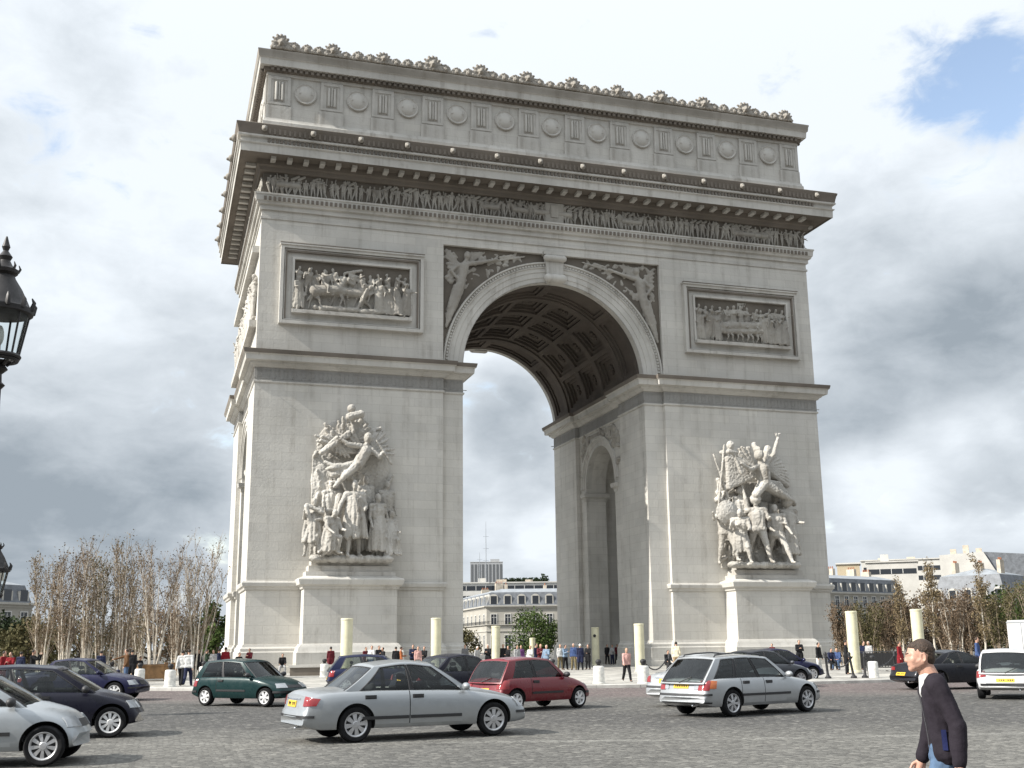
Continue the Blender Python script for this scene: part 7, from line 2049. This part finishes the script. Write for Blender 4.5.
PEOPLE = [
    # u, dist, facing(deg: 0 = towards us), pose, kind, top, legs, hair, scale, label
    (5, 58, 60, 'stand', 'coat', 'red', 'black', 'dark', 1.0, 'person in a red coat at the left edge of the photo'),
    (12, 57, -30, 'folded', 'plain', 'red', 'navy', 'brown', .97, 'person in a red top second from the left edge'),
    (22, 60, 150, 'stand', 'coat', 'navy', 'black', 'dark', .98, 'person in a navy coat standing left of the photographer'),
    (34, 58, 70, 'photo', 'plain', 'black', 'black', 'dark', 1.03, 'person in black holding a camera up beside the tan birches'),
    (102, 60, 170, 'stand', 'plain', 'navy', 'black', 'dark', .98, 'person in dark navy behind the windscreen of the navy saloon'),
    (127.5, 57, -75, 'point', 'plain', 'brown', 'jeans', 'brown', 1.02, 'person in a brown jacket and jeans stretching out one arm'),
    (133, 60, 170, 'stand', 'coat', 'black', 'black', 'dark', 1.0, 'person in a black coat behind the brown jacket'),
    (140, 70, 40, 'sit', 'plain', 'black', 'black', 'dark', 1.0, 'person in black sitting low beside the wooden planter'),
    (183, 54.5, 165, 'walk', 'plain', 'white', 'black', 'dark', 1.0, 'person in a white shirt on the left of the walking couple'),
    (189.5, 54, 170, 'walk2', 'plain', 'white', 'navy', 'dark', 1.02, 'person in a white shirt with a dark shoulder bag, right of the walking couple'),
    (199, 66, 20, 'stand', 'coat', 'black', 'black', 'dark', .98, 'person in a black coat right of the white-shirted couple'),
    (207, 72, 80, 'folded', 'coat', 'darkgreen', 'black', 'dark', .98, 'person in dark green at the foot of the fan-shaped birch'),
    (214, 70, -20, 'stand', 'plain', 'lightgrey', 'white', 'dark', .96, 'person in pale grey with white trousers left of the red coat'),
    (219.5, 68, 110, 'shift', 'plain', 'navy', 'black', 'dark', 1.0, 'person in navy close left of the red coat'),
    (226, 66, 175, 'stand', 'coat', 'red', 'jeans', 'dark', 1.05, 'person in a bright red coat at the left corner of the arch'),
    (239, 75, 30, 'sit', 'plain', 'black', 'black', 'dark', 1.1, 'person in black sitting at the left corner of the arch'),
    (250, 76, -30, 'folded', 'plain', 'maroon', 'tan', 'dark', 1.0, 'person in maroon standing at the base of the left pier'),
    (283, 72, 0, 'sit', 'plain', 'black', 'lightgrey', 'dark', 1.0, 'person sitting at the left end of the stone bench'),
    (331, 72, 190, 'stand', 'coat', 'maroon', 'black', 'dark', 1.03, 'person in a long maroon coat before the left pedestal'),
    (366, 74, 30, 'stand', 'plain', 'maroon', 'black', 'dark', 1.0, 'person in maroon at the left of the group before the left pier'),
    (371.5, 73, -20, 'shift', 'plain', 'white', 'jeans', 'dark', 1.05, 'person in white within the group before the left pier'),
    (379, 74, 20, 'folded', 'plain', 'black', 'black', 'dark', 1.05, 'person in black within the group before the left pier'),
    (383, 73, -60, 'stand', 'plain', 'black', 'grey', 'dark', .98, 'person in black and grey at the right of the group before the left pier'),
    (396, 71, 180, 'stand', 'plain', 'black', 'white', 'dark', 1.0, 'person in a black top and white trousers seen from behind'),
    (401, 72, 90, 'shift', 'plain', 'orange', 'navy', 'brown', 1.0, 'person in a rust orange top beside the white trousers'),
    (413, 72, 0, 'folded', 'plain', 'navy', 'black', 'dark', 1.07, 'tall person in navy before the left pier'),
    (418, 71, 10, 'stand', 'plain', 'pink', 'lightgrey', 'brown', 1.0, 'person in pink between two dark dressed companions'),
    (424, 72, -30, 'shift', 'plain', 'black', 'black', 'dark', 1.0, 'person in black just left of the second cream column'),
    (465, 88, 10, 'stand', 'plain', 'grey', 'black', 'dark', 1.05, 'person in grey under the left edge of the opening'),
    (477, 86, 40, 'shift', 'plain', 'lightgrey', 'jeans', 'whitecap', .98, 'person in light grey with a white cap above the navy car'),
    (488, 84, -20, 'folded', 'coat', 'black', 'black', 'whitecap', 1.05, 'person in a black coat and white cap left of the column'),
    (503, 86, 20, 'stand', 'coat', 'black', 'black', 'fair', 1.05, 'fair-haired person in black right of the column'),
    (508, 84, -50, 'shift', 'plain', 'black', 'navy', 'dark', .98, 'dark-haired person in black second right of the column'),
    (517, 85, 30, 'stand', 'plain', 'lightgrey', 'navy', 'dark', 1.0, 'person in light grey above the roof of the red hatchback'),
    (521, 86, 0, 'stand', 'plain', 'purple', 'black', 'brown', 1.0, 'person in dark purple above the roof of the red hatchback'),
    (530, 82, -30, 'shift', 'plain', 'white', 'black', 'dark', .98, 'person in white before the green tree'),
    (536, 80, 60, 'stand', 'plain', 'navy', 'navy', 'dark', 1.06, 'tall person in navy before the green tree'),
    (540.5, 79, 10, 'folded', 'plain', 'maroon', 'navy', 'fair', 1.04, 'fair-haired person in maroon before the green tree'),
    (546, 78, -20, 'shift', 'plain', 'lightblue', 'jeans', 'grey', 1.0, 'grey-haired person in light blue above the red hatchback'),
    (560, 77, 20, 'stand', 'plain', 'white', 'khaki', 'fair', 1.02, 'fair-haired person in white at the left of the waiting group'),
    (565, 77, 40, 'folded', 'plain', 'lightblue', 'black', 'dark', 1.0, 'person in light blue within the waiting group'),
    (573.5, 76, -10, 'stand', 'plain', 'blue', 'khaki', 'grey', 1.05, 'grey-haired person in a blue jacket and khaki trousers'),
    (580, 75, 185, 'stand', 'coat', 'navy', 'black', 'whitecap', 1.03, 'person in a long navy coat and white cap in the waiting group'),
    (587.5, 77, -30, 'shift', 'coat', 'black', 'black', 'dark', 1.0, 'person in black at the right end of the waiting group'),
    (607, 96, 20, 'stand', 'plain', 'black', 'black', 'dark', 1.0, 'person in black far under the vault right of the signed column'),
    (612, 95, -30, 'shift', 'plain', 'lightgrey', 'navy', 'dark', .98, 'person in grey far under the vault beside the small arch'),
    (617, 98, 10, 'folded', 'plain', 'maroon', 'black', 'dark', 1.0, 'person in maroon far under the vault behind the walking woman'),
    (626, 51.5, 15, 'walk', 'plain', 'pink', 'black', 'fair', .92, 'walking woman with a pale pink top and black trousers by the kerb'),
    (676, 66, 170, 'stand', 'plain', 'cream', 'tan', 'dark', 1.06, 'person in a cream jacket in front of the right pier'),
    (667, 68, 20, 'sit', 'plain', 'black', 'black', 'dark', 1.0, 'person in black sitting left of the cream jacket'),
    (772, 82, -20, 'stand', 'plain', 'maroon', 'navy', 'brown', .95, 'person in dark maroon behind the navy car'),
    (799, 72, 15, 'folded', 'coat', 'black', 'black', 'dark', 1.08, 'person in a black coat beyond the bonnet of the navy car'),
    (818, 62, 60, 'stand', 'plain', 'black', 'white', 'dark', .98, 'person in black and white next to the leaning chain post'),
    (830, 70, 20, 'sit', 'plain', 'navy', 'black', 'dark', 1.0, 'person in navy sitting left of the tall cream column'),
    (837, 71, -20, 'sit', 'plain', 'blue', 'jeans', 'fair', 1.0, 'person in blue sitting next to the one in navy'),
    (845.5, 61, 90, 'stand', 'coat', 'black', 'black', 'dark', 1.05, 'person in black close left of the tall cream column'),
    (863, 70, 20, 'shift', 'plain', 'navy', 'black', 'dark', 1.0, 'person in navy right of the tall cream column'),
    (868.5, 68, -30, 'stand', 'plain', 'lightgrey', 'black', 'grey', 1.0, 'grey-haired person in light grey behind the bollard'),
    (899, 62, 70, 'stand', 'coat', 'red', 'white', 'brown', .98, 'person in a red coat behind the chain on the right'),
    (977, 60, 80, 'stand', 'plain', 'blue', 'navy', 'brown', 1.08, 'person in a blue shirt beyond the roof of the coupe'),
]
for (u, d, fa, pose, kind, top, leg, hair, sc, lab) in PEOPLE:
    if 460 < u < 550 and d > 77: d -= 9
    p = at_plaza(u, d); az_ = atan2(p.x - CAM.x, p.y - CAM.y)
    if pose == 'sit' and 'bench' in lab: p.z += .05
    person(lab, p, -az_ + R(fa), pose, kind, top, leg, hair, sc * .97)

# ------------------------------------------------------------------ the man walking past in the foreground
def hand(mb, wr, d, palm, out, s=1.0, curl=28):
    """wrist, direction of the fingers, palm normal, thumb side"""
    d = d.normalized(); palm = (palm - d * palm.dot(d)).normalized(); out = d.cross(palm) if d.cross(palm).dot(out) > 0 else -d.cross(palm)
    c = mb.capsule
    for i in range(4):
        k = wr + d * .085 * s + out * (.030 - .020 * i) * s
        c(wr + out * (.018 - .012 * i) * s, k, .016 * s, .0125 * s, 8)
        a = R(curl + 5 * i); d1 = d * cos(a) + palm * sin(a); d2 = d * cos(2.1 * a) + palm * sin(2.1 * a); d3 = d * cos(2.9 * a) + palm * sin(2.9 * a)
        L_ = (.040, .045, .042, .033)[i] * s; p1 = k + d1 * L_; p2 = p1 + d2 * L_ * .65; p3 = p2 + d3 * L_ * .5
        c(k, p1, .0098 * s, .0088 * s, 8); c(p1, p2, .0088 * s, .008 * s, 8); c(p2, p3, .008 * s, .0068 * s, 8)
    t0 = wr + d * .018 * s + out * .022 * s; t1 = t0 + (d * .55 + out * .55 + palm * .5).normalized() * .045 * s; t2 = t1 + (d * .85 + out * .1 + palm * .45).normalized() * .034 * s; t3 = t2 + (d * .9 + palm * .4).normalized() * .024 * s
    c(t0, t1, .015 * s, .012 * s, 8); c(t1, t2, .0115 * s, .010 * s, 8); c(t2, t3, .010 * s, .008 * s, 8)
def walking_man():
    p = at_range(936, 9.2, 0.0); az_ = atan2(p.x - CAM.x, p.y - CAM.y)
    rz = -az_ + R(-90 + 6)
    t = thing('person', 'young man with short brown hair, black zipped jacket and jeans, walking past in the foreground', 'person', p, rz)
    h = 1.81
    J = skeleton(h, dict(lean=6, la=(-15, 12, 24, 0), ra=(9, 8, 16, 0), ll=(20, 2, 6), rl=(-18, 2, 20), turn=4))
    # head carried forward
    n0 = J['neck']; sh = Vector((0, -.075, -.012)); J['head'] = n0 + Vector((0, -.075, .132)); J['headM'] = Matrix.Rotation(R(6), 3, 'Z') @ Matrix.Rotation(R(4), 3, 'X')
    HM = J['headM']; Hc = J['head']
    L = lambda x, y, z: Hc + HM @ (Vector((x, y, z)) * .90)
    m = MB(); c = m.capsule; e = m.ellipsoid
    # skull, jaw, face
    e(L(0, .018, .028), .076, .098, .098, HM, 18, 14); e(L(0, -.035, -.010), .066, .066, .085, HM, 16, 12)
    c(L(-.035, -.055, -.072), L(.035, -.055, -.072), .028, .028, 10); c(L(0, -.075, -.092), L(0, -.068, -.088), .026, .03, 10)      # jaw, chin
    for s in (-1, 1):
        c(L(s * .050, .014, -.04), L(s * .030, -.055, -.078), .034, .028, 10); c(L(s * .044, -.01, -.03), L(s * .036, -.055, -.05), .036, .030, 10)
        e(L(s * .042, -.060, -.022), .031, .028, .034, HM, 10, 8)                          # cheek
        c(L(s * .014, -.094, .022), L(s * .046, -.078, .024), .013, .012, 8)                # brow
    c(L(0, -.094, .014), L(0, -.110, -.022), .011, .014, 10); e(L(0, -.111, -.026), .016, .013, .012, HM, 10, 8)
    for s in (-1, 1): e(L(s * .012, -.106, -.030), .010, .012, .009, HM, 8, 6)
    c(L(-.020, -.094, -.053), L(.020, -.094, -.053), .0085, .0085, 8); c(L(-.017, -.092, -.064), L(.017, -.092, -.064), .0095, .0095, 8)   # lips
    for s in (-1, 1):
        ec = L(s * .077, .018, -.006); Me = HM @ Matrix.Rotation(R(-s * 18), 3, 'Z')
        m.tube([ec + Me @ Vector((s * .008, .017 * cos(a), .030 * sin(a))) for a in [2 * pi * q / 14 for q in range(15)]], .0065, 6); e(ec + Me @ Vector((0, .004, 0)), .008, .017, .028, Me, 10, 8); e(ec + Me @ Vector((s * .002, -.004, -.028)), .007, .010, .010, Me, 8, 6)
    c(n0 + Vector((0, .015, -.05)), L(0, .03, -.05), .058, .054, 14); c(n0 + Vector((0, -.02, -.04)), L(0, -.01, -.06), .046, .042, 12)
    # rest of the body under the clothes
    flesh(m, J, h, head=False, fat=.62, seg=12)
    for k, s in (('l', 1), ('r', -1)):
        d = (J[k + 'wr'] - J[k + 'el']).normalized(); hand(m, J[k + 'wr'] + d * .012, d, Vector((-s * 1, -.25, 0)), Vector((0, -1, .1)), 1.06, 26)
    body = link('body', fuse(m, 'body', SKINM, .0062, 1), t)
    # eyes, brows
    m = MB()
    for s in (-1, 1): m.ellipsoid(L(s * .031, -.082, .004), .0135, .0125, .0125, HM, 12, 8)
    m.build('eyes', plain('eye_white', (.55, .53, .50), .25), t, 60)
    m = MB()
    for s in (-1, 1): m.ellipsoid(L(s * .032, -.0915, .004), .0058, .004, .0058, HM, 8, 6)
    m.build('irises', plain('iris', (.03, .022, .016), .2), t, 60)
    m = MB()
    for s in (-1, 1): m.tube([L(s * .016, -.108, .026), L(s * .034, -.099, .034), L(s * .054, -.076, .028)], [.003, .004, .002], 6)
    m.build('eyebrows', HAIRM['brown'], t, 60)
    # hair: cropped mass broken into tufts
    m = MB(); rg = random.Random(8)
    m.ellipsoid(L(0, .030, .046), .078, .094, .088, HM, 16, 12); m.ellipsoid(L(0, .062, .004), .070, .062, .088, HM, 14, 10)
    m.ellipsoid(L(0, -.022, .082), .062, .052, .038, HM, 12, 10)
    for s in (-1, 1): m.ellipsoid(L(s * .056, -.012, .052), .018, .034, .034, HM, 10, 8)
    for i in range(260):
        a = rg.uniform(0, 2 * pi); z = rg.uniform(-.25, 1); rr = sqrt(max(0, 1 - z * z)); q = Vector((.078 * rr * cos(a), .026 + .094 * rr * sin(a), .044 + .088 * z))
        if q.y < -.045 and q.z < .085: continue
        if q.y < .0 and q.z < .03: continue
        d = Vector((q.x, q.y - .03 + .05, q.z - .02)).normalized(); sw = Vector((rg.uniform(-.5, .5), rg.uniform(.1, .9) if q.z < .1 else rg.uniform(-.9, .3), rg.uniform(-.7, .1)))
        m.capsule(L(*q), L(*(q + d * .008 + sw * .022)), .006, .002, 6)
    for s in (-1, 1): m.capsule(L(s * .069, .000, .035), L(s * .069, -.004, .0), .010, .006, 8)
    link('hair', fuse(m, 'hair', HAIRM['brown'], .0048, 1), t)
    # jeans
    m = MB(); c = m.capsule; c(J['lhip'], J['rhip'], .118, .118, 14); c(J['lhip'] + Vector((0, 0, .06)), J['rhip'] + Vector((0, 0, .06)), .112, .112, 14)
    for k in 'lr': c(J[k+'hip'], J[k+'kn'], .112, .078, 12); c(J[k+'kn'], J[k+'an'] - Vector((0, 0, .02)), .078, .066, 12)
    link('jeans', fuse(m, 'jeans', CL['jeans_near'], .011, 1, (.022, .07)), t)
    for k in 'lr': m = MB(); m.capsule(J[k+'an'] - Vector((0, -.03, .03)), J[k+'toe'] + Vector((0, -.04, .004)), .048, .038); m.build('shoe', SHOE, t, 60)
    # white tee shirt at the neck
    m = MB(); m.capsule(J['chest'].lerp(n0, .35) + Vector((0, -.012, .0)), n0 + Vector((0, -.030, -.03)), .092, .066, 14); m.capsule(J['lsh'] * .6 + J['rsh'] * .4, J['lsh'] * .4 + J['rsh'] * .6, .07, .07); link('tee_shirt', fuse(m, 'tee_shirt', CL['white'], .012, 1), t)
    # jacket: loose, hem below the hips
    m = MB(); c = m.capsule; hem = Vector((0, .0, -.06))
    for s in (-1, -.5, 0, .5, 1):
        top_ = J['rsh'].lerp(J['lsh'], .5 + .36 * s); low_ = J['rhip'].lerp(J['lhip'], .5 + .72 * s)
        c(top_ + Vector((0, -.012, -.06)), J['belly'].lerp(low_, .35) + Vector((s * .075, -.012, .05)), .092, .096, 12); c(J['belly'].lerp(low_, .35) + Vector((s * .075, -.012, .05)), low_ + Vector((s * .015, .0, .035)), .096, .104, 12)
    c(J['lsh'] - Vector((0, 0, .012)), J['rsh'] - Vector((0, 0, .012)), .080, .080, 12); c(J['lsh'] * .8 + J['rsh'] * .2, n0 + Vector((.02, .015, -.055)), .080, .052, 12); c(J['rsh'] * .8 + J['lsh'] * .2, n0 + Vector((-.02, .015, -.055)), .080, .052, 12)
    c(J['chest'] + Vector((0, .035, 0)), n0 + Vector((0, .02, -.06)), .095, .052, 12)
    for k in 'lr':
        c(J[k+'sh'] + Vector((0, 0, -.005)), J[k+'el'], .078, .062, 12); c(J[k+'el'], J[k+'wr'] - (J[k+'wr'] - J[k+'el']).normalized() * .012, .068, .052, 12)
        d = (J[k+'wr'] - J[k+'el']); 
        d = (J[k+'el'] - J[k+'sh'])
    jm = fuse(m, 'jacket', CL['jacket_near'], .0085, 3, (.020, .13))
    bmj = bmesh.new(); bmj.from_mesh(jm)
    # open neckline in front: take away what would cover the throat
    dele = [f for f in bmj.faces if (f.calc_center_median() - (n0 + Vector((0, -.125, -.045)))).length < .078 or (f.calc_center_median().z > n0.z + .045)]
    bmesh.ops.delete(bmj, geom=dele, context='FACES'); bmj.to_mesh(jm); bmj.free()
    jk = link('jacket', jm, t)
    m = MB()                                                   # stand-up collar, open at the front
    ring_ = []
    for q in range(17):
        a = R(-140 + 280 * q / 16); ring_.append(n0 + Vector((.073 * sin(a), .018 + .070 * cos(a) + (.0 if abs(a) < 1.8 else -.012), -.02 - .045 * (abs(a) / 2.44) ** 2)))
    vs_ = []
    for (dz, k) in ((-.035, 1.10), (.030, 1.02), (.034, .96), (-.03, .98)):
        for q in ring_: r_ = q - n0; vs_.append(n0 + Vector((r_.x * k, .018 + (r_.y - .018) * k, r_.z + dz)))
    m.add(vs_, [(r * 17 + i, r * 17 + i + 1, ((r + 1) % 4) * 17 + i + 1, ((r + 1) % 4) * 17 + i) for r in range(4) for i in range(16)]); m.build('collar', CL['jacket_near'], jk, 50)
    bv = BVHTree.FromPolygons([v.co.copy() for v in jm.vertices], [list(f.vertices) for f in jm.polygons])
    def on_jacket(o, d, off_=.003):
        hh = bv.ray_cast(Vector(o), Vector(d), 1.0)
        return hh[0] - Vector(d) * off_ if hh[0] else None
    m = MB(); pts = []
    for q in range(16):
        z = n0.z - .14 - .40 * q / 15; pt = on_jacket((.0, -.8, z), (0, 1, 0), .002)
        if pt: pts.append(pt)
    if len(pts) > 2: m.tube(pts, .004, 5); m.build('zip', plain('zip_metal', (.12, .12, .13), .4, .6), jk, 60)
    # blue side panel low on the jacket and a pale seam above it
    m = MB(); zc_ = J['pelvis'].z + .10; grid_ = []
    for r_ in range(5):
        for q in range(4):
            pt = on_jacket((.8, -.045 + .035 * q / 3, zc_ + .08 - .14 * r_ / 4), (-1, 0, 0), .012); grid_.append(pt)
    if all(grid_): m.add(grid_, [(r * 4 + i, r * 4 + i + 1, (r + 1) * 4 + i + 1, (r + 1) * 4 + i) for r in range(4) for i in range(3)]); m.build('blue_panel', cloth('blue_panel_cloth', (.012, .016, .06)), jk, 60)
    return t
CL['jacket_near'] = cloth('black_jacket_cloth', (.020, .016, .022), .85); CL['jeans_near'] = cloth('washed_jeans', (.085, .135, .215), .9)
SKINM = plain('ruddy_skin', (0.50, 0.285, 0.21), 0.5, vary=.12, vscale=22, bump=.1, bscale=120)
walking_man()
# people at the wheel
def driver(lab, car, dx, top, hair, side=.36, seatz=.84):
    P = person_meshes('sit', 'plain'); t = thing('person', lab, 'person', group='drivers in the cars')
    Mx = car.matrix_basis @ Matrix.Translation((dx, side, seatz - .60)) @ Matrix.Rotation(pi / 2, 4, 'Z')
    t.location = Mx.to_translation(); t.rotation_euler = (0, 0, car.rotation_euler.z + pi / 2); t.scale = (.82, .82, .82)
    link('body', P['body'], t)
    for k, mt in (('jacket', CL[top]), ('trousers', CL['navy']), ('hair', HAIRM[hair])): o = link(k, P[k], t); recolour(o, mt)
def car_like(s): return next(o for o in col.objects if o.get('label', '').startswith(s))
driver('driver seen through the side glass of the silver saloon', car_like('long silver four-door'), -.02, 'black', 'dark')
driver('driver at the wheel of the silver estate car', car_like('silver estate car'), -.05, 'grey', 'dark')
driver('driver of the red hatchback', car_like('small red hatchback'), -.15, 'navy', 'brown')
driver('driver of the nearly black hatchback at the left edge', car_like('nearly black dark blue'), -.1, 'grey', 'dark')
driver('driver of the green hatchback', car_like('small bottle green'), -.15, 'black', 'dark')
driver('driver of the navy saloon by the birches', car_like('navy blue saloon'), -.1, 'white', 'dark')
